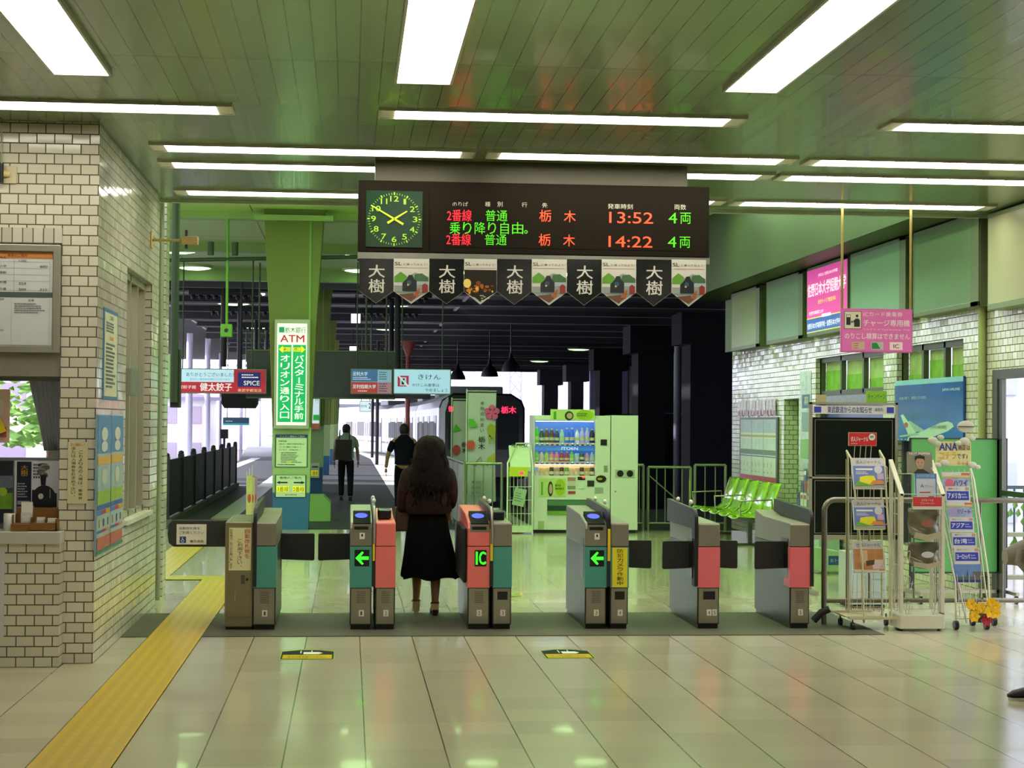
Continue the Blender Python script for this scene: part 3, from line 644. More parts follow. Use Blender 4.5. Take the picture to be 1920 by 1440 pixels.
# ================================================================ OFFICE CORNER (left)
yc = 11.95
t = thing('ticket_counter', 'white glazed-brick counter with pale worktop under the fare board', 'counter', (-3.2, yc, 0))
xr = at(109, 1250, yc).x; zc1 = at(60, 1020, yc).z; zc0 = at(60, 1000, yc).z
MB(BRK).box(-3.6, xr, yc, 12.12, 0, zc1).build('base', t, w=True)
MB(m('bdb9ae', .3, 0, .03)).box(-3.6, xr+.005, yc-.02, 12.12, zc1, zc0+.01).box(-3.6, xo-.005, 12.12, 12.29, zc1, zc0+.01).build('worktop', t, w=True, bevel=.004)
ztc = zc0+.01
# things in and around the opening, all behind the brick face
Yo = 12.2
def obj_front(name, label, cat, px0, px1, py0, py1, Y, fn, thick=.02, group=None):
    """a flat-ish thing facing the viewer, given by its measured corners; fn draws on a local sheet w x h"""
    a = at(px0, py1, Y); c = at(px1, py0, Y); w = c.x-a.x; h = c.z-a.z
    b = MB(); fn(b, w, h)
    o = b.build(name, loc=((a.x+c.x)/2, Y, a.z)); return tag(o, label, cat, group)
a, c = at(-40, 660, 12.1), at(114, 460, 12.1)
t = thing('fare_board', 'large white framed fare table on the brick front above the counter', 'fare board', ((a.x+c.x)/2, 12.1, a.z)); w = c.x-a.x; h = c.z-a.z
MB(m('a9a898', .3, .5)).box(-w/2, w/2, 0, .03, 0, h).box(-w/2, -w/2+.045, -.02, 0, 0, h).box(w/2-.045, w/2, -.02, 0, 0, h).box(-w/2+.045, w/2-.045, -.02, 0, 0, .045).box(-w/2+.045, w/2-.045, -.02, 0, h-.045, h).build('frame', t, bevel=.003)
s = MB(m('c9c9cc', .4, 0, .02)); x0, x1, z0, z1 = -w/2+.05, w/2-.05, .05, h-.05
s.quad(x0, x1, z0, z1, -.003).quad(x0, x1, z1-.045, z1, -.004, m('c07a3c', .5)).quad(x0, x1, h*.51, h*.56, -.004, m('4a5a5a', .4))
s.text('運賃のご案内', x1-.3, x1-.17, z1-.033, z1-.012, -.005, m('7a2a1c', .5, 0, 0)); LN = m('7b7d86', .5, 0, 0)
for q in (.0, .25, .38): s.quad(x1-.02-q*.95, x1-.018-q*.95, h*.56, z1-.05, -.005, LN)
for q in (.0, .1, .17, .24, .31, .36): s.quad(x1-.37, x1-.02, h*.575+q*.62, h*.577+q*.62, -.005, LN)
s.quad(x1-.375, x1-.37, h*.57, z1-.05, -.0055, m('6a3a4a', .5))
for (u, v, tx) in ((.2, .85, '1,200'), (.2, .64, '250'), (.2, .585, '300'), (.06, .8, '600'), (.06, .585, '310'), (.33, .88, '大人'), (.33, .8, '小学'), (.33, .74, '通勤'), (.33, .65, '普通'), (.33, .59, '片道')): s.text(tx, x1-u-.025, x1-u+.025, h*v-.008, h*v+.008, -.006, INK)
for q in (.02, .27, .4): s.quad(x1-q-.001, x1-q, z0+.01, h*.5, -.005, LN)
for q in range(12): s.quad(x0+.02, x1-.4, z0+.03+q*.037, z0+.031+q*.037, -.005, LN); s.text(str(900+90*q), x1-.455, x1-.42, z0+.037+q*.037, z0+.05+q*.037, -.006, INK)
s.text('1,300', x1-.36, x1-.32, z0+.3, z0+.315, -.006, INK).text('1,600', x1-.36, x1-.32, z0+.09, z0+.105, -.006, INK).text('記事', x1-.16, x1-.12, h*.475, h*.495, -.006, INK).lines(x1-.25, x1-.03, h*.36, h*.46, 5, -.006, m('55555e', .5, 0, 0))
s.quad(x1-.55, x1-.39, z1-.1, z1-.065, -.006, RED); s.build('sheet', t)
Yp = 12.32
a, c = at(-60, 705, Yp), at(113, 655, Yp)
struct('wall_office_lintel', MB(m('a09c90', .6)).box(a.x, xo, 12.16, 12.4, a.z, c.z+.1))
# inner window with daylight, curtain, posters
wz0, wz1 = at(50, 858, Yp).z, a.z
o = tag(MB(m('7f8a88', .4, .4)).box(a.x, xo, Yp, Yp+.05, wz0-.06, wz0).box(a.x, xo, Yp, Yp+.05, wz1-.03, wz1).build('window_4'), kind='structure')
MB(GLASS).box(a.x, xo, Yp+.02, Yp+.025, wz0, wz1-.03).build('window_4_pane', o)
struct('wall_office_sill', MB(m('9aa0a0', .5)).box(-3.6, xo, 12.3, 12.44, 0, wz0-.06))
# yard seen through that window: bright panel of sky is the world itself; a strip of hedge and a pale wall
cu = thing('curtain', 'grey gathered curtain drawn to the right inside the counter window', 'curtain', (at(85, 700, 12.4).x, 12.4, at(85, 845, 12.4).z)); hh = at(85, 700, 12.4).z-cu.location.z
rows_ = []; n = 40
for k in range(9):
    f = k/8; z = hh*f; xl = at(84-34*max(0, (f-.0))**1.1 if f > .05 else 84, 800, 12.4).x-cu.location.x; xr_ = at(116, 800, 12.4).x-cu.location.x
    rows_.append([(xl+(xr_-xl)*j/n, .02*math.sin(j*1.1)+.006*math.sin(j*2.3+k), z) for j in range(n+1)])
vs = [p for r in rows_ for p in r]; n1 = n+1
CUR = m('d4d6dc', .9); MB(CUR).add(vs, [(i*n1+j, i*n1+j+1, (i+1)*n1+j+1, (i+1)*n1+j) for i in range(8) for j in range(n)], smooth=True).build('drape', cu, solid=.003)
MB(STEEL).cyl((-.9, 0, hh+.01), (.12, 0, hh+.01), .01).build('curtain_rod', cu)
def loco_poster(b, w, h):
    b.box(-w/2, w/2, 0, .006, 0, h, m('bebdc8', .35, 0, .02))
    b.quad(-w*.45, -w*.12, h*.17, h*.985, -.001, m('14162a', .4))
    b.text('大', -w*.36, -w*.2, h*.86, h*.93, -.002, m('b8862c', .5)).text('樹', -w*.36, -w*.2, h*.76, h*.86, -.002, m('b8862c', .5))
    b.lines(-w*.43, -w*.16, h*.42, h*.66, 6, -.002, m('9a9aa6', .5)); b.quad(-w*.43, -w*.15, h*.32, h*.38, -.002, m('8a8688', .5)).quad(-w*.43, -w*.15, h*.24, h*.29, -.002, m('8a8688', .5))
    b.lines(-w*.08, w*.2, h*.72, h*.96, 5, -.002, m('3a3340', .5), .6, 3)
    K = m('15161f', .35, 0, .2)
    for k in range(9): b.disc(w*.14+w*.05*math.sin(k), h*(.93-.02*k), w*(.12-.007*k), h*.035, -.002-.0002*k, 14, m(['6a6660', '87837b', '5a564f'][k % 3], .8, 0, .2))
    b.poly([(w*.1, h*.62), (w*.08, h*.78), (w*.22, h*.78), (w*.2, h*.62)], -.005, K); b.disc(w*.17, h*.42, w*.27, h*.2, -.005, 28, K)
    b.quad(-w*.1, w*.05, h*.3, h*.55, -.0045, K).quad(w*.3, w*.46, h*.28, h*.5, -.0045, K).poly([(-w*.04, h*.2), (w*.36, h*.22), (w*.4, h*.4), (-w*.06, h*.36)], -.006, K)
    b.disc(w*.1, h*.45, w*.06, h*.045, -.007, 16, m('b9b5ac', .3)); b.quad(w*.3, w*.315, h*.42, h*.56, -.007, m('9a9aa6', .3))
    b.quad(-w*.05, w*.47, h*.03, h*.14, -.002, m('9a6a3a', .5)); 
    for k in range(4): b.quad(-w*.03+w*.125*k, w*.08+w*.125*k, h*.04, h*.12, -.003, m('c5a9a6', .5))
obj_front('poster', 'white poster of a black steam locomotive with smoke, leaning behind the counter tray', 'poster', 26, 111, 864, 985, 12.25, loco_poster)
def dark_poster(b, w, h):
    b.box(-w/2, w/2, 0, .006, 0, h, m('20242c', .35)); b.quad(-w/2, w/2, h*.55, h*.76, -.001, m('5a6470', .5, 0, .2)); b.quad(-w/2, w/2, h*.22, h*.5, -.001, m('5f8a1c', .5, 0, .3)); b.quad(-w/2, w/2, h*.48, h*.56, -.002, m('2c3a30', .5, 0, .3))
    b.disc(w*.2, h*.5, .03, y=-.003, mat=m('8fae2a', .5)); b.disc(-w*.45, h*.9, .02, y=-.003, mat=m('a8782c', .5))
obj_front('poster', 'dark landscape poster with a green field, left of the locomotive poster', 'poster', -40, 25, 864, 980, 12.26, dark_poster)
def yellow_note(b, w, h):
    b.M = Matrix.Rotation(R(-24), 4, 'Y'); b.box(-w/2, w/2, 0, .003, 0, h, m('d9c21a', .5)); b.text('当駅', -w*.1, w*.45, h*.68, h*.85, -.002, INK); b.lines(-w*.4, w*.4, h*.25, h*.6, 4, -.002, INK); b.M = None
obj_front('sticker', 'tilted yellow notice with black characters on the counter window', 'sign', -22, 14, 750, 815, 12.28, yellow_note)
obj_front('poster', 'pale pink poster behind the yellow notice on the counter window', 'poster', -40, 19, 730, 830, 12.3, lambda b, w, h: b.box(-w/2, w/2, 0, .003, 0, h, m('c9a898', .5)).box(-w*.3, w*.4, -.001, 0, h*.1, h*.3, m('a85a4a', .5)).quad(-w*.4, w*.3, h*.5, h*.8, -.002, m('c9c0b0', .5)))
# wooden tray of cards
ax0, ax1 = at(22, 1000, 12.02).x, at(106, 1000, 12.02).x
t = thing('card_tray', 'brown wooden desk tray holding white slips on the counter', 'tray', ((ax0+ax1)/2, 12.02, ztc)); w = ax1-ax0
WD = m('805422', .5, 0, .15, 25)
MB(WD).box(-w/2, w/2, 0, .16, 0, .008).box(-w/2, w/2, 0, .012, 0, .055).box(-w/2, w/2, .148, .16, 0, .15).box(-w/2, -w/2+.01, 0, .16, 0, .11).box(w/2-.01, w/2, 0, .16, 0, .08).box(-w*.1, -w*.08, .01, .16, 0, .09).box(w*.22, w*.24, .01, .16, 0, .08).box(-w/2, -w*.12, -.04, 0, 0, .05).build('tray', t, bevel=.002)
for (nm, x0_, x1_, y_, z0_, z1_) in (('slip_stack', -w*.35, -w*.1, .09, .05, .19), ('slip_stack', -w*.3, -w*.12, .05, .03, .1), ('slip_stack', w*.02, w*.2, .06, .05, .09), ('slip_stack', w*.27, w*.46, .05, .04, .085)):
    MB(PAPER).box(x0_, x1_, y_, y_+.02, z0_, z1_).box(x0_, x1_, y_-.012, y_-.008, z0_, z0_+(z1_-z0_)*.5, m('c9c5bc', .6)).build(nm, t)
cp = at(16, 1000, 12.04)
MB(m('c9c6bd', .3)).lathe([(.036, 0), (.038, .005), (.038, .115), (.035, .115), (.034, .01)], n=20).build('pen_cup', loc=(cp.x, 12.06, ztc)).rotation_euler = (0, 0, 0)
tag(bpy.data.objects['pen_cup'], 'pale round cup at the left end of the wooden tray', 'cup')
obj_front('sign', 'cream vertical notice with black characters on the brick pier', 'sign', 126, 165, 829, 944, 12.122, lambda b, w, h: b.box(-w/2, w/2, 0, .004, 0, h, m('cfc79f', .55)).text('お願い', -w*.38, w*.36, h*.93, h*.98, -.001, m('b86a5a', .5, 0, 0), 0).vtext('これより先の入場は、乗車券', w*.04, w*.26, h*.05, h*.86, -.001, INK, 0, .8).vtext('または入場券をお求め下さい。', -w*.32, -w*.1, h*.08, h*.92, -.001, INK, 0, .8))
obj_front('sheet_panel', 'plain white sheet hanging on the brick counter front at the left edge', 'sheet', -60, 9, 1026, 1195, yc-.008, lambda b, w, h: b.box(-w/2, w/2, 0, .004, 0, h, m('c4c0c4', .6)))
# wall mounted sensor boxes
def wall_sensor(label, loc, rz):
    t = thing('wall_sensor', label, 'sensor', loc, rz)
    Y_ = m('b09a5c', .5)
    MB(Y_).box(-.055, .055, -.012, 0, -.07, .07).build('back_plate', t, bevel=.004); MB(Y_).cyl((0, -.01, 0), (0, -.26, 0), .012).build('arm', t)
    MB(Y_).box(-.05, .05, -.4, -.26, -.035, .035).build('head', t, bevel=.006); MB(BLK).cyl((0, -.3, -.07), (0, -.3, .09), .012).build('antenna', t); return t
p_ = onx(283, 450, XL)
wall_sensor('tan sensor on an arm high on the left brick side wall', (XL, p_.y, p_.z), R(90))
p_ = at(18, 328, 12.13)
t = thing('wall_sensor', 'beige cable box on the brick front at the left picture edge', 'sensor', (p_.x, 12.13, p_.z))
MB(m('bdb394', .5)).box(-.05, .05, -.012, 0, -.06, .06).build('back_plate', t, bevel=.004); MB(m('c9b878', .5)).cyl((0, -.01, 0), (-.14, -.05, .01), .022).build('arm', t); MB(BLK).cyl((-.05, -.04, -.06), (-.05, -.04, .07), .018).build('clamp', t); MB(m('b8b4a4', .5)).tube([(-.05, -.02, .07), (-.052, -.01, .2), (-.056, -.008, .3)], .004).build('cable', t)
# posters on the left side wall (local x runs away from the viewer)
def on_left(name, label, cat, px0, px1, pyt, pyb, fn, off=.006, group=None):
    a = onx(px0, pyb, XL+off); c = onx(px1, pyt, XL+off)
    z1 = onx(px0, pyt, XL+off).z
    w = c.y-a.y; h = z1-a.z; b = MB(); fn(b, w, h)
    o = b.build(name, loc=(XL+off, (a.y+c.y)/2, a.z), rot=R(90)); return tag(o, label, cat, group)
def notice_l(b, w, h):
    b.box(-w/2, w/2, 0, .005, 0, h, m('3f6f96', .4)); b.quad(-w*.44, w*.44, h*.035, h*.955, -.001, m('bfc09c', .5)); b.text('ご案内', -w*.15, w*.15, h*.88, h*.93, -.002, INK)
    b.lines(-w*.35, w*.38, h*.74, h*.86, 4, -.002, m('5a5e66', .5, 0, 0), .7, 4); b.quad(-w*.1, w*.15, h*.66, h*.7, -.002, m('c87a50', .5)); b.lines(-w*.35, w*.38, h*.12, h*.63, 12, -.002, m('6a6e70', .5, 0, 0), .6, 5)
on_left('poster', 'tall narrow notice with blue border on the left side wall', 'poster', 193, 222, 574, 748, notice_l)
def drinks_l(b, w, h):
    b.box(-w/2, w/2, 0, .012, 0, h, m('7f9cae', .35)); 
    for s_ in (-1, 1):
        c = s_*w*.245; q = w*.23
        b.quad(c-q, c+q, h*.1, h, -.001, m('9fb4b0', .4)); b.quad(c-q, c+q, h*.72, h*.995, -.002, m('4f7fae', .4, 0, .2, 9)).quad(c-q, c+q, h*.64, h*.7, -.003, m('c9a03a', .4)).quad(c-q, c+q, h*.35, h*.64, -.002, m('8fa8a8', .4, 0, .2, 8)).quad(c-q, c+q, h*.36, h*.45, -.003, m('8fae3a', .4, 0, .3, 14))
        b.disc(c, h*.86, q*.5, h*.05, -.004, 12, m('c0c4b8', .5)).disc(c, h*.77, q*.5, h*.04, -.004, 12, m('c0c4b8', .5)).disc(c, h*.55, q*.4, h*.06, -.004, 12, m('b4bca8', .5))
        b.quad(c-q, c+q, h*.315, h*.35, -.003, m('2f5f96', .4))
        for k, cc in enumerate(('2f6fb0', 'b03a5a', 'c9903a')): b.quad(c-q+2*q*k/3+.004, c-q+2*q*(k+1)/3-.004, h*.28, h*.31, -.003, m(cc, .4)); b.quad(c-q+2*q*k/3+q*.25, c-q+2*q*k/3+q*.42, h*.19, h*.245, -.003, m(('8f8a3a', '26305a', '3a4a4a')[k], .4)); b.quad(c-q+2*q*k/3+.012, c-q+2*q*(k+1)/3-.012, h*.15, h*.17, -.003, m(cc, .4))
        b.quad(c-q, c+q, h*.03, h*.12, -.004, m('b06050', .4, 0, .25, 14))
    b.quad(-w/2, w/2, 0, h*.025, -.005, m('3f7f60', .4, 0, .4, 30))
on_left('poster', 'wide poster pair of pale blue drink advertisements on the left side wall', 'poster', 179, 232, 777, 1043, drinks_l, .014)
xp = at(297, 800, 16.35).x
MB(m('8f9a7a', .4, .4)).cyl((xp, 16.4, 0), (xp, 16.4, ZC+1.2), .028).build('downpipe', loc=(0, 0, 0)); tag(bpy.data.objects['downpipe'], 'grey vertical pipe in the gap past the left brick wall', 'pipe')

# ================================================================ RIGHT WALL LIGHT BOXES
segs = [(1371, 1424, 'yellow'), (1437, 1505, 'green'), (1513, 1590, 'magenta'), (1594, 1698, 'pale'), (1712, 1835, 'green2')]
XF = XR-.16
for k, (a, c, kind) in enumerate(segs):
    ya, yb = onx(a, 600, XF).y, onx(c, 600, XF).y
    lbl = {'yellow': 'farthest unlit light box, yellow-green face, high on the right wall', 'green': 'unlit green-faced light box, second from the far end', 'magenta': 'lit magenta and blue school advertisement box high on the right wall', 'pale': 'unlit pale green light box right behind the pink hanging sign', 'green2': 'largest unlit green light box, nearest before the vertical pipe'}[kind]
    w = ya-yb; z0, z1 = 2.80, 3.70
    t = thing('light_box', lbl, 'light box', (XF, (ya+yb)/2, z0), R(-90), 'advertising light boxes on the right wall'); h = z1-z0
    FRC = m('66704c', .35, .4)
    MB(FRC).box(-w/2, w/2, .012, .155, 0, h).box(-w/2, w/2, -.004, .012, 0, .05).box(-w/2, w/2, -.004, .012, h-.04, h).box(-w/2, -w/2+.03, -.004, .012, 0, h).box(w/2-.22, w/2, -.004, .012, 0, h).build('casing', t, bevel=.004)
    x0, x1 = -w/2+.03, w/2-.22
    if kind != 'magenta': MB(m({'yellow': '7f8a22', 'green': '5f7f5a', 'pale': '6f9478', 'green2': '55753c'}[kind], .3, 0, .03, 3)).box(x0, x1, 0, .01, .05, h-.04).build('face', t)
    else:
        x1 = w/2-.03
        E = .62; b = MB(m('d63aa0', .4, 0, .05, 2., emit=E)); z0 = .05; hh = h-.09; ww = x1-x0
        b.box(x0, x1, -.006, .004, z0, z0+hh); b.quad(x0, x1, z0+.01, z0+hh*.22, -.008, m('1f4fa8', .4, 0, .05, 2, emit=E)).quad(x0, x1, z0+hh*.22, z0+hh*.235, -.009, m('e0d040', .4, 0, 0, emit=E)).quad(x0, x1, z0, z0+hh*.015, -.009, m('c0d040', .4, 0, 0, emit=E))
        WE = m('f4f0f8', .4, 0, 0, emit=E*1.2); b.text('佐野日本大学短期大学', x0+ww*.02, x0+ww*.98, z0+hh*.57, z0+hh*.78, -.01, WE, .03); b.text('学校法人 佐野日本大学学園', x0+ww*.3, x0+ww*.78, z0+hh*.86, z0+hh*.91, -.01, WE, 0)
        b.text('総合キャリア教育学科', x0+ww*.3, x0+ww*.74, z0+hh*.43, z0+hh*.5, -.01, m('e8e030', .4, 0, 0, emit=E), .02); b.text('佐野市高萩町1297', x0+ww*.06, x0+ww*.44, z0+hh*.28, z0+hh*.34, -.01, WE, 0); b.text('佐野日本大学高等学校・佐野日本大学中等教育', x0+ww*.02, x0+ww*.98, z0+hh*.06, z0+hh*.15, -.01, WE, .02); b.box(x0+ww*.4, x0+ww*.62, -.012, -.009, z0+hh*.215, z0+hh*.26, WE)
        b.build('face', t)
# nearer wall panel beyond the pipe
ya = onx(1852, 600, XF).y
t = thing('light_box', 'large cream blank light box cut by the right picture edge', 'light box', (XF, ya-2.2, 2.74), R(-90))
MB(m('7f8a66', .35, .4)).box(-2.2, 2.2, .012, .155, 0, .9).box(-2.2, 2.2, -.004, .012, 0, .06).box(-2.2, 2.2, -.004, .012, .86, .9).build('casing', t, bevel=.004); MB(m('a9a680', .35, 0, .04, 3)).box(-2.2, 2.2, 0, .01, .06, .86).build('face', t)
p_ = onx(1843, 700, XR-.03)
MB(m('9aa866', .4)).cyl((XR-.04, p_.y, 0), (XR-.04, p_.y, 3.66), .038).build('wall_pipe'); tag(bpy.data.objects['wall_pipe'], 'pale green vertical pipe on the right wall between two light boxes', 'pipe')
# pink hanging sign
Y = 15.66; a, c = at(1577, 660, Y), at(1711, 580, Y)
t = thing('hanging_sign', 'pink hanging charge-machine sign with a black figure pictogram', 'sign', ((a.x+c.x)/2, Y, a.z)); w = c.x-a.x; h = c.z-a.z
MB(m('c0559a', .4)).box(-w/2, w/2, 0, .04, 0, h).build('panel_edge', t, bevel=.003)
s = MB(m('d568ae', .45, 0, .02)); s.quad(-w/2+.008, w/2-.008, .008, h-.008, -.001); PKW = m('e3d3d6', .5, 0, 0)
s.quad(-w*.46, -w*.215, h*.53, h*.94, -.002, m('6a5a5a', .5)).quad(-w*.45, -w*.225, h*.545, h*.925, -.003, m('cfc8b0', .5))
s.quad(-w*.43, -w*.37, h*.62, h*.86, -.004, INK).quad(-w*.425, -w*.375, h*.8, h*.85, -.005, m('cfc8b0', .5)).disc(-w*.28, h*.83, .013, y=-.004, mat=INK).poly([(-w*.32, h*.58), (-w*.325, h*.72), (-w*.3, h*.77), (-w*.255, h*.77), (-w*.24, h*.72), (-w*.24, h*.58)], -.004, INK).poly([(-w*.32, h*.7), (-w*.36, h*.66), (-w*.36, h*.72), (-w*.345, h*.72), (-w*.345, h*.69), (-w*.32, h*.74)], -.004, INK)
s.text('ICカード乗車券', -w*.19, w*.36, h*.82, h*.93, -.002, PKW, .01).text('チャージ専用機', -w*.19, w*.46, h*.6, h*.75, -.002, PKW, .03).text('こんざつ  IC Card Recharge  Only', -w*.19, w*.46, h*.5, h*.55, -.002, PKW, 0).text('のりこし精算はできません', -w*.45, w*.46, h*.3, h*.44, -.002, PKW, .03)
s.quad(-w*.35, -w*.17, h*.06, h*.24, -.002, m('b9a58c', .4)).quad(-w*.08, w*.09, h*.06, h*.24, -.002, m('a9b8a0', .4)).poly([(-w*.07, h*.08), (-w*.07, h*.22), (w*.0, h*.22), (w*.05, h*.08)], -.003, m('1f7a3a', .4)).quad(w*.18, w*.36, h*.06, h*.24, -.002, PKW).text('IC', w*.23, w*.31, h*.1, h*.19, -.003, m('8a2030', .5), .05)
for k in range(3): s.quad(-w*.33, -w*.26, h*(.09+.05*k), h*(.105+.05*k), -.003, m('b03a4a', .4))
s.build('face', t)
for xx in (-w/2+.012, w/2-.012): MB(m('8f7f4a', .35, .6)).cyl((xx, .02, h), (xx, .02, ZC-a.z), .012).build('hanger_rod', t)
# airplane poster board standing in the second shop window, in front of its glass
def on_right(name, label, cat, px0, px1, pyt, pyb, fn, off=.02, group=None):
    a = onx(px0, pyt, XR-off); c = onx(px1, pyb, XR-off); z0 = onx(px1, pyb, XR-off).z; z1 = onx(px1, pyt, XR-off).z
    w = a.y-c.y; h = z1-z0; b = MB(); fn(b, w, h); o = b.build(name, loc=(XR-off, (a.y+c.y)/2, z0), rot=R(-90)); return tag(o, label, cat, group)
def plane_poster(b, w, h):
    b.box(-w/2, w/2, 0, .02, 0, h, m('1f4f8c', .12, 0, .35, 1.5)); b.quad(-w/2, w/2, h*.92, h, -.001, m('6fb4c8', .3, 0, .1)); b.quad(-w/2, w*.5, 0, h*.92, -.002, m('2460b8', .12, 0, .4, 1.2))
    b.text('JAPAN AIRLINES', w*.22, w*.46, h*.78, h*.83, -.003, m('c9d0d8', .4), 0); b.text('日本の翼で、最適な空の旅を。', -w*.42, w*.0, h*.68, h*.73, -.003, m('9ab4c8', .4), 0)
    F = m('a9c9b4', .3); G2 = m('7fa694', .3)
    b.poly([(-w*.3, h*.0), (-w*.28, h*.06), (w*.0, h*.2), (w*.2, h*.3), (w*.3, h*.32), (w*.36, h*.29), (w*.38, h*.24), (w*.3, h*.17), (w*.1, h*.08), (-w*.1, h*.0)], -.004, F)
    b.poly([(-w*.27, h*.08), (-w*.4, h*.42), (-w*.36, h*.44), (-w*.16, h*.14)], -.005, F); b.poly([(-w*.2, h*.14), (-w*.28, h*.32), (-w*.25, h*.33), (-w*.02, h*.17)], -.0045, G2); b.disc(-w*.31, h*.26, w*.035, h*.045, -.006, 12, m('9a4a4a', .4))
    b.text('JAPAN AIRLINES', w*.06, w*.28, h*.19, h*.255, -.006, m('2a3a44', .4)); b.poly([(-w*.1, h*.1), (-w*.4, h*.06), (-w*.42, h*.08), (-w*.14, h*.14)], -.0055, G2)
    for k in range(5): b.quad(-w*.45+k*w*.06, -w*.43+k*w*.06, -.0+h*.02, h*.03, -.006, F)
on_right('poster', 'large blue poster of a white airliner in the nearer shop window', 'poster', 1678, 1806, 705, 830, plane_poster, .03)
def stripes3(b, w, h):
    b.box(-w/2, w/2, 0, .03, 0, h, m('4a5046', .4)); 
    for k in range(3):
        a = -w*.47+k*w*.315; c = a+w*.305
        b.quad(a, c, h*.08, h*.97, -.001, m('d8e0d4', .4)); b.quad(a, c, h*.78, h*.97, -.002, m('b0b8d8', .4, 0, .2, 8)).quad(a, c, h*.72, h*.75, -.002, m('b8a060', .4)).quad(a, c, h*.5, h*.7, -.002, m('c8d8d8', .4, 0, .2, 6)).quad(a, c, h*.47, h*.54, -.003, m('5f7f5a', .4, 0, .4, 20)).quad(a, c, h*.08, h*.17, -.002, m('c83a54', .4)).quad(a, c, h*.44, h*.455, -.003, m('3f5f9a', .4))
        for j in range(3): b.quad(a+.03+j*w*.09, a+.05+j*w*.09, h*.3, h*.36, -.003, m('4a5a5a', .4)); b.quad(a+.02+j*w*.09, a+.07+j*w*.09, h*.22, h*.235, -.003, m(('4a6ab0', 'a05a6a', '9aa080')[j], .4))
on_right('poster', 'dark framed trio of pale beverage posters above the green seats', 'poster', 1387, 1457, 782, 920, stripes3, .031)
def fringe(b, w, h):
    n = 12
    for k in range(n):
        a = -w/2+w*k/n; b.poly([(a, h*.06*(k % 3)), (a+w/n*.5, 0), (a+w/n*.92, h*.05*((k+1) % 3)), (a+w/n*.9, h), (a+w/n*.05, h)], -.002*(k % 3), m(('c4b4b8', 'b89aa4', 'b4a8b4', 'a88a80')[k % 4], .25, 0, .5, 25))
        b.poly([(a+w/n*.2, h*.08), (a+w/n*.7, h*.05), (a+w/n*.6, h*.4), (a+w/n*.3, h*.35)], -.008, m('a8505a', .3, 0, .4, 30))
on_right('bunting', 'row of crumpled pinkish leaflets hanging above the beverage posters', 'leaflets', 1383, 1455, 748, 780, fringe, .02)
def banner_r(b, w, h):
    b.box(-w/2, w/2, 0, .004, 0, h, m('a4b8a4', .25, 0, .3, 6)); b.quad(-w*.3, w*.4, h*.62, h*.76, -.001, m('3f5f8f', .4)); b.text('募', -w*.1, w*.3, h*.65, h*.74, -.003, PAPER); b.quad(-w*.3, w*.4, h*.38, h*.58, -.001, m('7f98a4', .4)); b.quad(-w*.4, w*.4, h*.1, h*.3, -.001, m('7fae5a', .4))
on_right('banner', 'translucent narrow banner with a blue block hanging beside the green doorway', 'banner', 1500, 1520, 695, 880, banner_r, .006)
# hand-made cut-outs above
obj_front('sign', 'small lime hand-lettered card behind the dark notice board', 'sign', 1624, 1663, 733, 755, 17.12, lambda b, w, h: b.box(-w/2, w/2, 0, .006, -.02, h, m('86c01c', .5)).text('キャンペーン', -w*.42, w*.42, h*.3, h*.75, -.001, INK))
obj_front('sign', 'small cream card standing on the dark notice board', 'sign', 1531, 1549, 740, 753, 17.05, lambda b, w, h: b.box(-w/2, w/2, 0, .006, -.02, h, m('b5ad7c', .6)))

nt_ = CUR.node_tree; tb_ = nt_.nodes.new('ShaderNodeBsdfTranslucent'); tb_.inputs[0].default_value = lin('d4d6dc'); ms_ = nt_.nodes.new('ShaderNodeMixShader'); ms_.inputs[0].default_value = .5
nt_.links.new(nt_.nodes['Principled BSDF'].outputs[0], ms_.inputs[1]); nt_.links.new(tb_.outputs[0], ms_.inputs[2]); nt_.links.new(ms_.outputs[0], nt_.nodes['Material Output'].inputs[0])
t = thing('ceiling_light', 'unseen office lamp added to light the curtain behind the counter window', 'light', (-2.7, 13.3, 3.3)); MB(LTRIM).box(-.65, .65, -.16, .16, -.02, .36).build('housing', t); MB(m('fff8e8', .4, 0, 0, emit=40.)).box(-.6, .6, -.13, .13, -.03, -.02).build('diffuser', t)  # out of view, added close behind the curtain to brighten it
# ================================================================ NOTICE BOARDS, RAILING, RACKS (right foreground)
Y = 17.0; a, c = at(1517, 1000, Y), at(1684, 755, Y); xm = (a.x+c.x)/2; w = c.x-a.x; zt_ = c.z
t = thing('notice_board', 'tall standing notice board with dark blank panels and a blue and white title strip', 'notice board', (xm, Y, 0))
FRM = m('8f8a70', .4, .4, .05)
def bz(py): return at(1600, py, Y).z
MB(FRM).box(-w/2, -w/2+.03, 0, .04, bz(1004), zt_).box(w/2-.03, w/2, 0, .04, bz(1004), zt_).box(-w/2, w/2, 0, .04, zt_-.025, zt_).box(-w/2, w/2, 0, .04, bz(1012), bz(1003)).box(-w/2, w/2, 0, .04, bz(898), bz(894)).box(-w/2, -w/2+.03, 0, .04, 0.03, bz(1004)).box(w/2-.03, w/2, 0, .04, .03, bz(1004)).box(-w/2, -w/2+.03, -.25, .29, .0, .04).box(w/2-.03, w/2, -.25, .29, .0, .04).build('frame', t, bevel=.003)
p = MB(m('10160f', .9, 0, .15, 8)); p.box(-w/2+.03, w/2-.03, .005, .03, bz(894), bz(783)); p.build('panel', t)
p = MB(m('10160f', .9, 0, .15, 8)); p.box(-w/2+.03, w/2-.03, .005, .03, bz(1003), bz(898)); p.build('panel', t)
LNM = m('8f8a70', .5); q = MB(LNM)
for za, zb in ((bz(892), bz(787)), (bz(1000), bz(901))):
    q.box(-w/2+.055, w/2-.055, .0, .005, zb-.004, zb).box(-w/2+.055, w/2-.055, .0, .005, za, za+.004).box(-w/2+.055, -w/2+.059, .0, .005, za, zb).box(w/2-.059, w/2-.055, .0, .005, za, zb)
q.build('border_line', t)
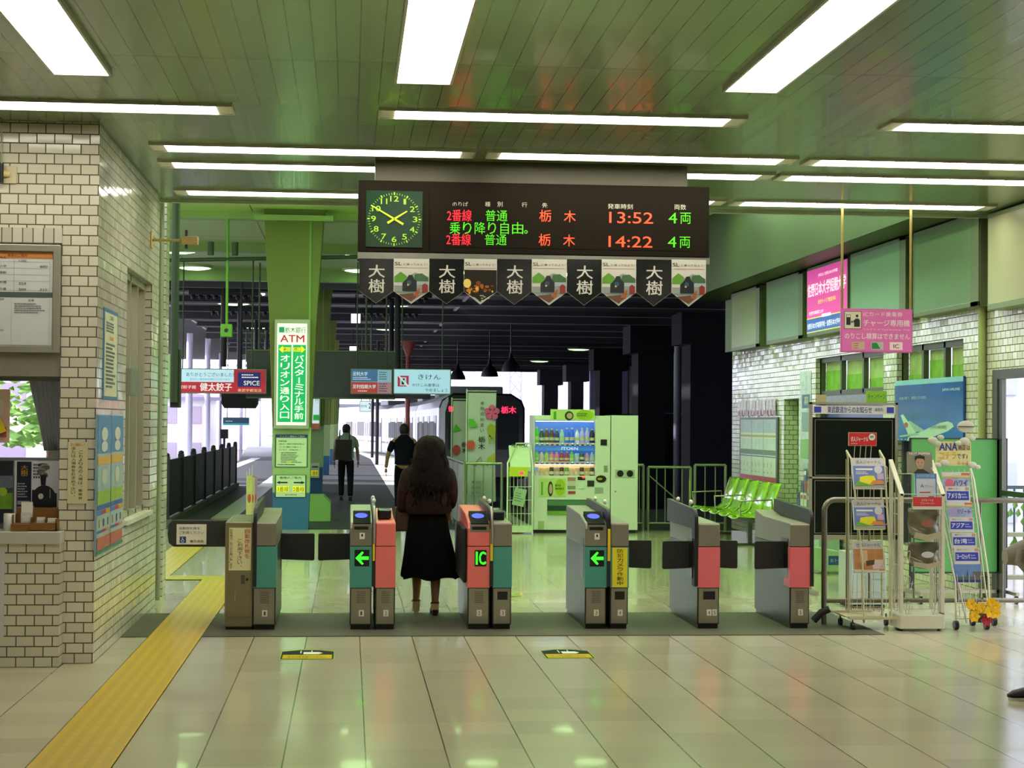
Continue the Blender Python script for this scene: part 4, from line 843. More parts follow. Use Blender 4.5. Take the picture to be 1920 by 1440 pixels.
s = MB(m('cfccc0', .5)); zz0, zz1 = bz(774), bz(763); s.box(-w/2+.03, w/2-.03, -.003, .02, zz0-.012, zz1+.012)
s.quad(-w/2+.045, -w*.37, zz0, zz1, -.005, m('2432a0', .5)).quad(w*.37, w/2-.045, zz0, zz1, -.005, m('2432a0', .5)).text('東武鉄道からのお知らせ', -w*.3, w*.2, zz0-.004, zz1+.004, -.005, m('26348a', .5), .03).text('(業務用)', w*.23, w*.33, zz0+.01, zz1-.008, -.005, m('26348a', .5), 0)
s.build('title_strip', t)
Y = 16.2; a, c = at(1706, 1072, Y), at(1889, 822, Y); xm = (a.x+c.x)/2; w = c.x-a.x
t = thing('notice_board', 'plain green standing board on castors behind the travel pamphlet rack', 'notice board', (xm, Y, 0))
MB(m('3f8a34', .5, 0, .1, 3)).box(-w/2+.012, w/2-.03, 0, .02, a.z, c.z-.01).build('panel', t)
MB(BLKM).box(-w/2, -w/2+.012, -.005, .03, a.z, c.z).box(w/2-.04, w/2, -.005, .03, .12, c.z).box(-w/2, w/2, -.005, .03, c.z-.012, c.z).box(-w/2, w/2, -.005, .03, a.z-.015, a.z).box(-w/2, -w/2+.03, .0, .03, .12, a.z).build('frame', t)
MB(FRM).box(-w/2, -w/2+.03, -.3, .3, .075, .105).box(w/2-.03, w/2, -.3, .3, .075, .105).box(-w/2+.03, w/2-.03, .0, .03, .075, .105).build('foot_frame', t)
for xx in (-w/2+.015, w/2-.015):
    for yy in (-.27, .27): MB(BLK).cyl((xx-.012, yy, .036), (xx+.012, yy, .036), .036, n=16).build('castor', t)
# pipe railing
PIPE = m('7f7a6c', .35, .75, .08, 20)
x0 = onz(1545, 1172).x; zr = at(1560, 937, 14.27).z; zl_ = at(1560, 1126, 14.27).z
t = thing('pipe_railing', 'metal pipe railing behind the pamphlet racks, right of the last gate', 'railing', (x0, 14.27, 0)); Lr = XR-x0-.02
arc = [(.09-.09*math.cos(R(15*k)), 0, zr-.09+.09*math.sin(R(15*k))) for k in range(7)]
MB(PIPE).tube([(0, 0, 0)]+arc+[(Lr, 0, zr)], .023, n=12).build('top_rail', t)
MB(PIPE).cyl((0.02, 0, zl_), (Lr, 0, zl_), .02).build('lower_rail', t)
for k in range(1, 14):
    xx = .19*k; 
    if xx < Lr-.05: MB(PIPE).cyl((xx, 0, zl_), (xx, 0, zr), .008 if k % 6 else .02).build('baluster', t)
for xx in (1.0, 1.95): MB(PIPE).cyl((xx, 0, 0), (xx, 0, zr), .022).build('post', t)
# ---- rack builder bits
WM = m('c6c19c', .35, .1, .04); WG = m('bdb9a2', .35, .2, .04)
def mag(name, label, x, y, z, w, h, fn, tilt=12, group=None, thick=.02):
    b = MB(); fn(b, w, h); o = b.build(name, loc=(x, y, z)); o.rotation_euler = (R(-tilt), 0, 0); return tag(o, label, 'magazine', group)
def free_paper(var):
    def fn(b, w, h):
        b.box(-w/2, w/2, 0, .035, 0, h, m('c4c2c4', .4)); 
        b.text(('浪人ジャーナル', '仕事ジャーナル')[var], -w*.4, w*.4, h*.8, h*.93, -.002, m('4a4a5e', .5), .01)
        if var == 0:
            b.quad(-w/2, w/2, h*.1, h*.74, -.001, m('6a7ab8', .4, 0, .1)); b.disc(w*.3, h*.62, w*.13, w*.13, -.002, 18, m('c8c6d0', .4)); b.quad(-w*.42, w*.12, h*.6, h*.66, -.002, PAPER).lines(-w*.42, w*.1, h*.45, h*.56, 2, -.002, PAPER)
            YL = m('d9d02a', .4); b.poly([(-w*.35, h*.12), (-w*.3, h*.38), (-w*.1, h*.42), (w*.15, h*.42), (w*.2, h*.3), (w*.1, h*.12)], -.003, YL).poly([(-w*.48, h*.1), (-w*.4, h*.25), (-w*.1, h*.16), (w*.1, h*.1)], -.004, m('5fa03a', .4)).poly([(w*.0, h*.14), (w*.1, h*.26), (w*.4, h*.28), (w*.48, h*.14)], -.004, m('c9803a', .4)).quad(w*.25, w*.46, h*.3, h*.5, -.004, m('b8a0b8', .4))
            b.quad(-w*.5, w*.5, 0, h*.08, -.003, m('8f9078', .5))
        else:
            b.quad(-w/2, w/2, h*.05, h*.74, -.001, m('b07a48', .4, 0, .3, 12)); b.quad(-w*.3, -w*.05, h*.3, h*.7, -.002, m('c8a888', .5)).quad(w*.1, w*.48, h*.1, h*.4, -.002, m('c9b4b4', .5)).poly([(-w*.1, h*.2), (w*.15, h*.24), (w*.18, h*.4), (-w*.12, h*.36)], -.003, m('4a3428', .5))
    return fn
# ---- rack 1: wire stand with free papers
Y1 = 13.92
def q1(px, py, Y=Y1): v = at(px, py, Y); return (v.x, v.z)
bx, _ = q1(1638, 1170); t = thing('magazine_rack', 'slim cream wire rack of free papers with a small red header sign', 'magazine rack', (bx, Y1, 0))
def P1(px, py, dy=0.): v = at(px, py, Y1+dy); return (v.x-bx, dy, v.z)
fr = MB(WM)
for pl, pf, ph in ((1590, 1620, 1592), (1652, 1672, 1648)):
    tb = P1(pl, 846, .0)
    fr.tube([P1(pl+2, 1160, .28), P1(pl, 860, .28), (P1(pl, 850, .2)[0], .24, P1(pl, 846)[2]), P1(pl+6, 860, .16), P1(pf-3, 1050, .02), P1(pf, 1168, .0)], .0085, n=8)
fr.build('side_frame', t)
bs = MB(WM); zb_ = .085
bs.box(P1(1596, 0)[0], P1(1684, 0)[0], -.03, -.005, zb_, zb_+.02).box(P1(1576, 0)[0], P1(1660, 0)[0], .3, .33, zb_+.02, zb_+.04).box(P1(1590, 0)[0], P1(1660, 0)[0], .0, .3, zb_+.015, zb_+.025)
bs.build('base', t)
for px_, dy in ((1603, -.02), (1687, -.02), (1580, .3), (1665, .3)):
    v = P1(px_, 0, dy); MB(BLKM).cyl((v[0]-.012, dy, .032), (v[0]+.012, dy, .032), .032, n=14).cyl((v[0], dy, .03), (v[0], dy, .1), .006).build('castor', t)
wires = MB(WM)
for px_ in (1602, 1612, 1624, 1636, 1648, 1655): v = P1(px_, 900); wires.tube([(v[0], .24, .12), (v[0], .24, P1(1620, 862)[2])], .0028, n=5)
for py in (1062, 1110, 1138): wires.tube([P1(1600, py, .22), P1(1656, py, .22)], .003, n=5)
for k in range(6): wires.tube([(P1(1606+k*9, 0)[0], .2, .12), (P1(1602+k*8, 0)[0], .1, P1(1600, 1080)[2])], .0025, n=5)
wires.build('back_wires', t)
for k, (zt0, px_) in enumerate(((893, 1627), (970, 1627), (1046, 1620), (1125, 1625))):
    hk = MB(WM); v0 = P1(px_+28, zt0-25, .08); v1 = P1(px_+36, zt0-17, .0); v2 = P1(px_+37, zt0+10, -.02); v3 = P1(px_+28, zt0+22, .06)
    hk.tube([v0, v1, v2, v3], .003, n=5); u0 = P1(px_-25, zt0+22, .02); u1 = P1(px_+24, zt0+22, .02); hk.tube([u0, (u0[0], -.05, u0[2]), (u1[0], -.05, u1[2]), u1], .003, n=5)
    hk.build('pocket_wire', t)
hd = MB(m('c02430', .4)); a = P1(1592, 835, .2); c = P1(1643, 812, .2); hd.box(a[0], c[0], .2, .21, a[2], c[2]); ww = c[0]-a[0]; hh = c[2]-a[2]
hd.box(a[0]-.004, c[0]+.004, .203, .212, a[2]-.004, c[2]+.004, m('c8b080', .5)); hd.text('求人ジャーナル', a[0]+ww*.06, a[0]+ww*.7, a[2]+hh*.3, a[2]+hh*.7, .198, PAPER, .03).disc(a[0]+ww*.84, a[2]+hh*.68, ww*.12, y=.199, mat=PAPER).text('無料', a[0]+ww*.77, a[0]+ww*.91, a[2]+hh*.58, a[2]+hh*.8, .197, INK, .03).lines(a[0]+ww*.06, a[0]+ww*.45, a[2]+hh*.08, a[2]+hh*.2, 1, .198, PAPER)
hd.build('header_sign', t)
sp = MB(WM)
for px_ in (1603, 1614, 1624, 1634): v = P1(px_, 835, .21); sp.tube([v, (v[0], .24, P1(px_, 865)[2])], .003, n=5)
sp.build('header_stem', t)
for (pt, pb, pl, pr, var, wh) in ((857, 916, 1602, 1654, 0, 'top shelf of the cream wire rack'), (935, 992, 1603, 1654, 0, 'second shelf of the cream wire rack'), (1012, 1073, 1603, 1653, 1, 'third shelf of the cream wire rack')):
    a = at(pl, pb, Y1+.02); c = at(pr, pt, Y1+.12)
    mag('magazine', ('blue free paper with yellow cartoon shapes' if var == 0 else 'brown interior-photo free paper')+' on the '+wh, (a.x+c.x)/2, Y1+.02, a.z, c.x-a.x, c.z-a.z, free_paper(var), 14)
# ---- rack 2: white frame stand
Y2 = 13.8; bx = at(1735, 1180, Y2).x
t = thing('magazine_rack', 'white square-framed magazine stand with a closed white base and red label', 'magazine rack', (bx, Y2, 0))
def P2(px, py, dy=0.): v = at(px, py, Y2+dy); return (v.x-bx, dy, v.z)
WF = m('c8c5ae', .35, 0, .03)
xl, xr2 = P2(1691, 0)[0], P2(1775, 0)[0]; wt = .032; D2 = .3
MB(WF).box(xl, xr2, 0, D2, .02, P2(0, 1157)[2]).build('base', t, bevel=.006)
for xx in (xl, xr2-wt):
    zf = P2(0, 918)[2]; zb2 = P2(0, 853, D2)[2]
    MB(WF).box(xx, xx+wt*.85, 0, .03, .15, zf).box(xx, xx+wt*.85, D2-.03, D2, .15, zb2-.02).prism([(0, zf-.02), (0, zf), (D2, zb2+.01), (D2, zb2-.02)], xx-.004, xx+wt, None, 'x').build('side_frame', t, bevel=.002)
    iw = MB(WG); 
    for dy in (.1, .2): iw.cyl((xx+wt*.5, dy, .15), (xx+wt*.5, dy, zf), .006)
    for py in (960, 1000, 1060, 1110): iw.cyl((xx+wt*.5, 0, P2(0, py)[2]), (xx+wt*.5, D2, P2(0, py)[2]), .003)
    iw.build('side_wires', t)
for py in (1040, 1090, 1140):
    z_ = P2(0, py)[2]; s_ = MB(WG)
    for xx in (xl+.05, xr2-.09): s_.tube([(xx, .02, z_-.06), (xx+.008, -.01, z_+.03), (xx+.022, -.01, z_+.04), (xx+.03, -.01, z_+.03), (xx+.03, .02, z_-.06)], .003, n=5)
    s_.tube([(xl+.03, .1, z_-.03), (xr2-.03, .1, z_-.03)], .003, n=5); 
    if py == 1090 or py == 1140:
        for xx in (xl+.04, xr2-.11): s_.tube([(xx, .02, z_), (xx+.02, .02, z_-.09), (xx+.035, .02, z_-.02), (xx+.05, .02, z_-.09), (xx+.07, .02, z_)], .003, n=5)
    s_.build('wire_holder', t)
MB(WG).tube([(xl+.05, .2, P2(0, 868)[2]), (xl+.05, .12, P2(0, 880)[2]), (xr2-.05, .12, P2(0, 880)[2]), (xr2-.05, .2, P2(0, 868)[2])], .003).tube([(xl+.02, -.01, P2(0, 919)[2]), (xr2-.02, -.01, P2(0, 919)[2])], .003).build('top_wire', t)
s = MB(m('c8c5b8', .5)); a, c = P2(1711, 955, -.02), P2(1765, 932, -.02); s.box(a[0], c[0], -.03, -.02, a[2]-.0, c[2]); s.quad(a[0], c[0], a[2]+.025, c[2], -.0315, m('c03038', .5)); s.text('リクルートの', a[0]+.07, c[0]-.07, c[2]-.035, c[2]-.015, -.033, PAPER).text('フリーペーパー', a[0]+.06, c[0]-.06, c[2]-.06, c[2]-.04, -.033, PAPER); s.build('red_label', t)
for xx in (xl+.03, xr2-.03): MB(BLK).cyl((xx, .06, 0), (xx, .06, .022), .016).build('foot', t)
def face_mag(b, w, h):
    b.box(-w/2, w/2, 0, .015, 0, h, m('7f7c68', .4)); b.text('HOT PEPPER', -w*.42, w*.42, h*.86, h*.97, -.002, PAPER, .04)
    b.disc(0, h*.48, w*.17, h*.27, -.002, 20, m('b08a70', .5)); b.poly([(-w*.2, h*.6), (-w*.2, h*.78), (0, h*.86), (w*.19, h*.78), (w*.19, h*.58), (w*.14, h*.68), (-w*.1, h*.7)], -.004, m('1c1613', .5)); b.poly([(-w*.3, 0), (-w*.1, h*.2), (w*.12, h*.2), (w*.4, 0)], -.003, m('2a2a2c', .5))
    for s_ in (-1, 1): b.quad(s_*w*.075-w*.03, s_*w*.075+w*.03, h*.5, h*.525, -.005, m('1c1613', .5))
    b.quad(-w*.05, w*.05, h*.32, h*.34, -.005, m('8a4a40', .5))
a, c = at(1700, 888, Y2+.18), at(1742, 847, Y2+.22)
mag('magazine', 'magazine with a dark-haired portrait cover at the top of the white stand', (a.x+c.x)/2+.02, Y2+.2, a.z, (c.x-a.x)*1.05, c.z-a.z, face_mag, 6)
def pr_mag(b, w, h): b.box(-w/2, w/2, 0, .02, 0, h, m('b8bcc4', .4)); b.quad(-w/2, w/2, h*.82, h, -.001, m('5a84b0', .4)).quad(-w/2, -w*.44, 0, h, -.001, m('5a84b0', .4)).quad(w*.44, w/2, 0, h, -.001, m('5a84b0', .4)); b.text('カードリーダーとの', -w*.4, w*.4, h*.88, h*.95, -.002, PAPER); b.text('A', -w*.25, -w*.1, h*.5, h*.62, -.002, NAVY).text('ポケット', -w*.05, w*.3, h*.5, h*.6, -.002, m('6a7aa0', .5)); b.quad(-w*.3, w*.2, h*.3, h*.34, -.002, m('b04a4a', .4)); b.quad(w*.1, w*.35, h*.02, h*.18, -.002, INK)
a, c = at(1718, 940, Y2+.06), at(1756, 888, Y2+.1)
mag('magazine', 'white leaflet with pale blue border under the portrait magazine', (a.x+c.x)/2, Y2+.08, a.z, c.x-a.x, c.z-a.z, pr_mag, 6)
for k, (pt, pb) in enumerate(((952, 1014), (1016, 1066))):
    a, c = at(1706, pb, Y2+.05), at(1757, pt, Y2+.15); w = c.x-a.x; h = c.z-a.z
    b = MB(m('6a6650', .15, 0, .3, 12)); n = 12; vs = []
    for j in range(7):
        f = j/6
        for i in range(n+1): u = i/n-.5; vs.append((u*w, .03-.1*(1-f)**2*(1-u*u*3)+.02*math.sin(9*f+u*6), h*(.12+.88*f)-.12*h*(1-4*u*u)*(1-f)*-1*0-.1*h*(1-f)*(1-4*u*u)))
    b.add(vs, [(j*(n+1)+i, j*(n+1)+i+1, (j+1)*(n+1)+i+1, (j+1)*(n+1)+i) for j in range(6) for i in range(n)], smooth=True)
    b.disc(-.0, h*.55, w*.2, h*.12, -.085, 14, m('8f5a48', .4) if k == 0 else m('b8b8c0', .3)); b.poly([(-w*.45, h*.1), (0, -.0), (w*.45, h*.12), (w*.4, h*.3), (0, h*.2), (-w*.4, h*.28)], -.09, m('a39a80', .4))
    o = b.build('magazine', loc=((a.x+c.x)/2, Y2+.08, a.z), solid=.006); tag(o, 'sagging dark glossy magazine in the %s wire pocket of the white stand' % ('upper', 'lower')[k], 'magazine')
# ---- rack 3: travel pamphlets
Y3 = 13.93; bx = at(1815, 1175, Y3).x
t = thing('magazine_rack', 'tall white wire rack of travel pamphlets with a hand-drawn yellow top sign', 'magazine rack', (bx, Y3, 0))
def P3(px, py, dy=0.): v = at(px, py, Y3+dy); return (v.x-bx, dy, v.z)
fr = MB(WF); fr.tube([P3(1793, 1172, 0), P3(1791, 1092, .04), P3(1760, 940, .22), P3(1752, 868, .3)], .009, n=8).tube([P3(1856, 1172, 0), P3(1853, 1080, .02), P3(1826, 900, .22), P3(1817, 868, .3)], .009, n=8)
fr.tube([P3(1812, 1168, .27), P3(1752, 868, .3)], .007, n=8).tube([P3(1856, 1168, .27), P3(1817, 868, .3)], .007, n=8); fr.build('side_frame', t)
wr = MB(WG)
for k in range(5): wr.tube([P3(1800+11*k, 1165, .02), P3(1800+11*k-5, 1085, .05), P3(1764+11*k, 880, .3)], .0028, n=5)
for k in range(9): wr.tube([P3(1766+3.2*k, 905+25*k, .24-.025*k), P3(1822+3.4*k, 905+25*k, .24-.025*k)], .0028, n=5)
wr.tube([P3(1792, 1130, 0), P3(1856, 1130, 0)], .004).tube([P3(1792, 1160, 0), P3(1856, 1160, 0)], .004).tube([P3(1800, 1160, .02), P3(1810, 1160, .38), P3(1852, 1160, .38), P3(1852, 1160, .02)], .004)
wr.build('shelf_wires', t)
for px_, dy in ((1795, -.0), (1852, -.0), (1826, .27), (1866, .27)):
    v = P3(px_, 0, dy); MB(BLK).cyl((v[0]-.016, dy, .036), (v[0]+.016, dy, .036), .036, n=16).build('castor', t)
sg = MB(m('d0c486', .55)); a, c = P3(1754, 873, .3), P3(1820, 828, .3); w = c[0]-a[0]; h = c[2]-a[2]; y_ = .29
sg.box(a[0], c[0], y_, y_+.01, a[2], c[2]); sg.text('ANA', a[0]+w*.09, a[0]+w*.6, a[2]+h*.62, a[2]+h*.93, y_-.003, m('24408a', .5), .05).text('商品は', a[0]+w*.63, a[0]+w*.97, a[2]+h*.64, a[2]+h*.86, y_-.003, m('3a3a3a', .5), .02)
sg.text('コチラ', a[0]+w*.1, a[0]+w*.57, a[2]+h*.28, a[2]+h*.56, y_-.003, m('c9a81c', .5), .05).text('です♪', a[0]+w*.6, a[0]+w*.9, a[2]+h*.28, a[2]+h*.5, y_-.003, m('3a3a3a', .5), .02).text('↓↓↓', a[0]+w*.6, a[0]+w*.93, a[2]+h*.05, a[2]+h*.2, y_-.003, m('c87a70', .5), .03)
sg.build('top_sign', t)
for (px_, py_, r_) in ((1748, 826, .045), (1757, 832, .035), (1763, 820, .03), (1808, 827, .045), (1822, 822, .03), (1797, 831, .03), (1770, 868, .04), (1758, 872, .03), (1822, 872, .04), (1832, 876, .028)):
    v = P3(px_, py_, .28); MB(m('b8b8a0', .6)).ball((v[0], .27, v[2]), r_, .01, r_*.7, 12).build('cloud_cutout', t)
v = P3(1810, 800, .28); MB(m('b8b8a0', .6)).ball((v[0], .27, v[2]), .075, .008, .05, 16).tube([(v[0], .27, v[2]-.04), (v[0], .27, v[2]-.2)], .003).build('cloud_cutout', t)
pl_ = MB(m('3a3a40', .5)); pl_.box(v[0]-.07, v[0]+.07, .255, .26, v[2]-.004, v[2]+.004); pl_.build('airplane_cutout', t)
trip = [('white pamphlet with a colourful Hawaii cover', 'ハワイ', 'c05a6a', 885, 918, 1768, 1819, 1), ('white pamphlet with blue America lettering band', 'アメリカ', '28389a', 912, 944, 1774, 1820, 0), ('pastel pamphlet with a resort title', 'リゾート', '9a8ab8', 941, 970, 1776, 1824, 1), ('white pamphlet with blue Asia lettering band', 'アジア', '28389a', 970, 998, 1781, 1827, 0), ('white pamphlet with blue Taiwan lettering band', '台湾', '28389a', 999, 1028, 1786, 1832, 0), ('white pamphlet with blue Europe lettering band', 'ヨーロッパ', '28389a', 1027, 1058, 1790, 1838, 0), ('dark pamphlet photo of a tower and sky', '', '4a6a94', 1058, 1092, 1788, 1840, 2)]
for k, (lb, tx, cc, pt, pb, pl0, pr0, kind) in enumerate(trip):
    dy = .2-.025*k; a, c = at(pl0, pb, Y3+dy), at(pr0, pt, Y3+dy)
    def fn(b, w, h):
        b.box(-w/2, w/2, 0, .012, 0, h, m('bdbcb4', .4))
        if kind == 0: b.quad(-w*.46, w*.44, h*.2, h*.72, -.001, m(cc, .4)).text(tx, -w*.42, w*.1, h*.3, h*.62, -.002, PAPER, .04).lines(w*.14, w*.42, h*.28, h*.6, 2, -.002, m('9aa0c4', .4)).quad(w*.3, w*.46, h*.78, h*.95, -.002, m('b08a70', .4)).text('海外ツアー', -w*.4, w*.1, h*.8, h*.93, -.002, m('4a4a4a', .4), 0)
        elif kind == 1: b.quad(-w/2, w/2, h*.02, h*.75, -.001, m('9098b4', .4, 0, .4, 15)).disc(-w*.25, h*.35, w*.16, h*.28, -.002, 12, m(cc, .4)).text(tx, -w*.1, w*.4, h*.2, h*.55, -.003, m('4a3a6a', .4), .04).quad(w*.2, w*.5, h*.82, h*.95, -.002, m('b8603a', .4)).quad(-w/2, w/2, h*.68, h*.76, -.002, m('b8a83a', .4))
        else: b.quad(-w/2, w/2, h*.1, h, -.001, m('5a78a8', .4, 0, .3, 6)).quad(-w/2, w/2, 0, h*.14, -.002, m('1c2a7a', .4)).poly([(-w*.02, h*.3), (w*.02, h*.75), (w*.06, h*.3)], -.003, m('3a4048', .5)).quad(-w/2, w*.2, h*.14, h*.32, -.002, m('4a5a4a', .5)).quad(w*.2, w/2, h*.14, h*.6, -.002, m('5a5a52', .5, 0, .4, 20))
    mag('pamphlet', lb+' in the travel rack', (a.x+c.x)/2, Y3+dy, a.z, c.x-a.x, c.z-a.z, fn, 8, 'travel pamphlets in the tall white rack')
# flowers at the foot of rack 3
v = at(1828, 1172, Y3+.02); zf0 = at(1828, 1165, Y3).z
t = thing('flower_bunch', 'bunch of yellow artificial flowers with one red bloom at the foot of the travel rack', 'flowers', (v.x, Y3-.05, max(.02, zf0)))
fl = MB(); lf = MB()
rnd = random.Random(3)
blooms = [(1803, 1128, 0), (1812, 1140, 0), (1822, 1135, 0), (1842, 1126, 0), (1850, 1132, 0), (1838, 1142, 0), (1808, 1150, 0), (1830, 1150, 0), (1848, 1144, 0), (1832, 1158, 1), (1824, 1144, 0), (1816, 1124, 2), (1828, 1124, 2)]
for i, (px_, py_, kd) in enumerate(blooms):
    p = at(px_, py_, Y3+.1); cx, cz = p.x-v.x, p.z-t.location.z; cy = -.04+rnd.uniform(-.03, .03); r_ = .052
    if kd == 2: continue
    b = MB(m('f0c412', .6, 0, .1) if kd == 0 else m('b0283a', .5))
    for ring, (rr, up) in enumerate(((r_, 0), (r_*.65, .008), (r_*.3, .014))):
        for k in range(6):
            a_ = k*math.pi/3+ring*.5; dx, dz = math.cos(a_), math.sin(a_); s_ = rr
            b.add([(cx, cy-up, cz), (cx+dx*s_*.6-dz*s_*.4, cy-up-.012, cz+dz*s_*.6+dx*s_*.4), (cx+dx*s_, cy-up-.018+ring*.004, cz+dz*s_), (cx+dx*s_*.6+dz*s_*.4, cy-up-.012, cz+dz*s_*.6-dx*s_*.4)], [(0, 1, 2, 3)], smooth=True)
    b.build('bloom', t)
    lf.tube([(0, .02, 0), (cx*.6, cy*.5, cz*.5), (cx, cy+.01, cz)], .002, n=4, mat=m('3f6a2a', .6))
for k in range(34):
    p = at(1800+rnd.uniform(0, 54), 1118+rnd.uniform(0, 42), Y3+.1); cx, cz = p.x-v.x, p.z-t.location.z; cy = rnd.uniform(-.02, .04); an = rnd.uniform(0, 6.28); l_ = rnd.uniform(.02, .04)
    dx, dz = math.cos(an)*l_, math.sin(an)*l_
    lf.add([(cx, cy, cz), (cx+dx*.5-dz*.3, cy-.006, cz+dz*.5+dx*.3), (cx+dx, cy, cz+dz), (cx+dx*.5+dz*.3, cy-.006, cz+dz*.5-dx*.3)], [(0, 1, 2, 3)], m('5a7a2a', .6))
lf.build('leaves', t)
MB(m('4a4a3a', .6)).lathe([(.05, 0), (.07, .07)], n=12).build('basket', t)
# pale cabinet and ramp-like pale green box seen under the notice board
a, c = at(1592, 1122, 15.6), at(1662, 1036, 15.6)
t = thing('low_cabinet', 'low pale grey cabinet standing behind the wire rack and the railing', 'cabinet', ((a.x+c.x)/2, 15.6, 0)); w = c.x-a.x
MB(m('a9b8a8', .4)).box(-w/2, w/2, 0, .35, .03, c.z).build('body', t, bevel=.005); MB(m('9aa898', .4)).box(-w*.12, w/2-.01, -.01, 0, .06, c.z*.5).box(-w*.12, w/2-.01, -.01, 0, c.z*.53, c.z-.02).build('door', t); MB(BLKM).box(-w/2+.01, w/2-.01, .02, .33, 0, .03).build('plinth', t)
a, c = at(1525, 1060, 19.2), at(1582, 1018, 19.2)
t = thing('display_crate', 'low pale green crate with a blue tag on the floor past the railing', 'crate', ((a.x+c.x)/2, 19.2, 0)); w = c.x-a.x
MB(m('a8d090', .4)).prism([(-w/2, .08), (-w/2, .3), (w/2, .24), (w/2, .02), (-w/2+.06, .02)], 0, .4).build('body', t, bevel=.01); MB(m('2a5a8a', .4)).box(-.0, .16, -.006, 0, .1, .2).text('おトク', .02, .14, .13, .17, -.008, PAPER).build('tag', t)
# ================================================================ GREEN SEATS
ys0, ys1 = 23.4, 26.6
t = thing('seat_row', 'row of five shiny lime green shell seats along the right wall', 'bench', (5.55, (ys0+ys1)/2, 0), R(-90))
LIME = m('9ccc1c', .12, 0, .03, coat=.5); n5 = 5; sw = .52
for k in range(n5):
    cx = -1.04*1.25+k*sw*1.25; prof = [(-.33, .40), (-.30, .425), (-.2, .42), (-.05, .40), (.08, .41), (.14, .46), (.18, .56), (.22, .70), (.26, .82), (.28, .86)]
    rows2 = []; nn = 8
    for (yy, zz) in prof:
        rows2.append([(cx+(j/nn-.5)*.6, yy+.02*math.cos(math.pi*(j/nn-.5))*-1*(1 if zz > .5 else 0), zz-(.028*math.cos(math.pi*(j/nn-.5)) if zz < .5 else 0)) for j in range(nn+1)])
    vs = [p for r in rows2 for p in r]; n1 = nn+1
    MB(LIME).add(vs, [(i*n1+j, i*n1+j+1, (i+1)*n1+j+1, (i+1)*n1+j) for i in range(len(prof)-1) for j in range(nn)], smooth=True).build('seat', t, solid=.015)
MB(STEELD).box(-1.6, 1.6, -.12, -.02, .33, .38).build('beam', t)
for xx in (-1.25, 1.25): MB(STEELD).box(xx-.04, xx+.04, -.1, -.04, 0.02, .34).box(xx-.04, xx+.04, -.25, .22, 0, .03).build('leg', t)
for xx in (-1.62, 1.62, 0): MB(STEEL).tube([(xx, -.28, .42), (xx, -.3, .62), (xx, .15, .64), (xx, .16, .42)], .012, n=8).build('armrest', t)
# stacked pamphlet stand beside the seats
v = onx(1495, 930, XR-.35)
t = thing('pamphlet_stand', 'clear tiered stand crowded with small colourful leaflets beside the green doorway', 'stand', (XR-.3, 21.9, 0), R(-90))
MB(m('9ab8a0', .2, 0, .1)).box(-.55, .55, -.02, .24, 0, .62).prism([(-.02, .62), (.24, .62), (.24, 1.35), (.18, 1.35)], -.55, .55, None, 'x').build('stand', t)
rnd = random.Random(11)
for r_ in range(5):
    for q in range(6):
        x_ = -.5+q*.17+rnd.uniform(0, .02); z_ = .62+r_*.15; y_ = -.03+.045*r_
        o = MB(m(rnd.choice(['5a84b0', 'c8a83a', '7fb08a', 'b8c4c0', '4a5a8a', '8a5a6a', 'c8ccc0']), .4)).box(x_, x_+.13, y_, y_+.006, z_, z_+.17).box(x_+.02, x_+.11, y_-.002, y_, z_+.09, z_+.14, m(rnd.choice(['d8d8d0', '2a3a5a', 'b0403a']), .4)).build('leaflet', w=False)
        wl = Matrix.Translation(t.location) @ Matrix.Rotation(R(-90), 4, 'Z')
        o.matrix_world = wl; tag(o, 'small leaflet, row %s from bottom, place %s from the far end, tiered stand' % (('one', 'two', 'three', 'four', 'five')[r_], ('one', 'two', 'three', 'four', 'five', 'six')[q]), 'leaflet', 'leaflets in the tiered stand')

# ================================================================ DRINK MACHINE AND ITS NEIGHBOURS
YV = 26.35; a, c = at(1013, 998, YV), at(1143, 778, YV)
vx0, vx1 = at(1001, 900, YV).x, at(1144, 900, YV).x; w = vx1-vx0
t = thing('drink_machine', 'white drink vending machine with three lit shelves of bottles and cans', 'vending machine', (vx0, YV, 0)); VW = m('d2d6c8', .35, 0, .02)
def V(px, py, Y=None): p = at(px, py, Y or YV); return p.x-vx0, p.z
zt_ = V(1060, 779)[1]; zw0 = V(1060, 892)[1]; zw1 = V(1060, 788)[1]; xw0 = V(1009, 0)[0]; xw1 = V(1122, 0)[0]
b = MB(VW); b.box(0, w, .14, .7, .05, zt_); b.box(0, xw0, 0, .14, .05, zt_).box(xw1, w, 0, .14, .05, zt_).box(xw0, xw1, 0, .14, .05, zw0).box(xw0, xw1, 0, .14, zw1, zt_); b.build('cabinet', t, bevel=.006)
MB(BLKM).box(.03, w-.03, .03, .65, 0, .05).build('feet', t)
sh = MB(m('4f7fd8', .4, 0, 0, emit=.35)); zb = [V(0, 824)[1], V(0, 860)[1], V(0, 890)[1]]
shelf_top = [(zw1-.01, zb[0]+.03), (zb[0]-.02, zb[1]+.03), (zb[1]-.02, zb[2]+.03)]
sh.quad(xw0, xw1, zb[1], zw1, .138); sh.quad(xw0, xw1, zb[2], zb[1], .137, m('e8c98a', .4, 0, 0, emit=.4)); sh.build('lit_back', t)
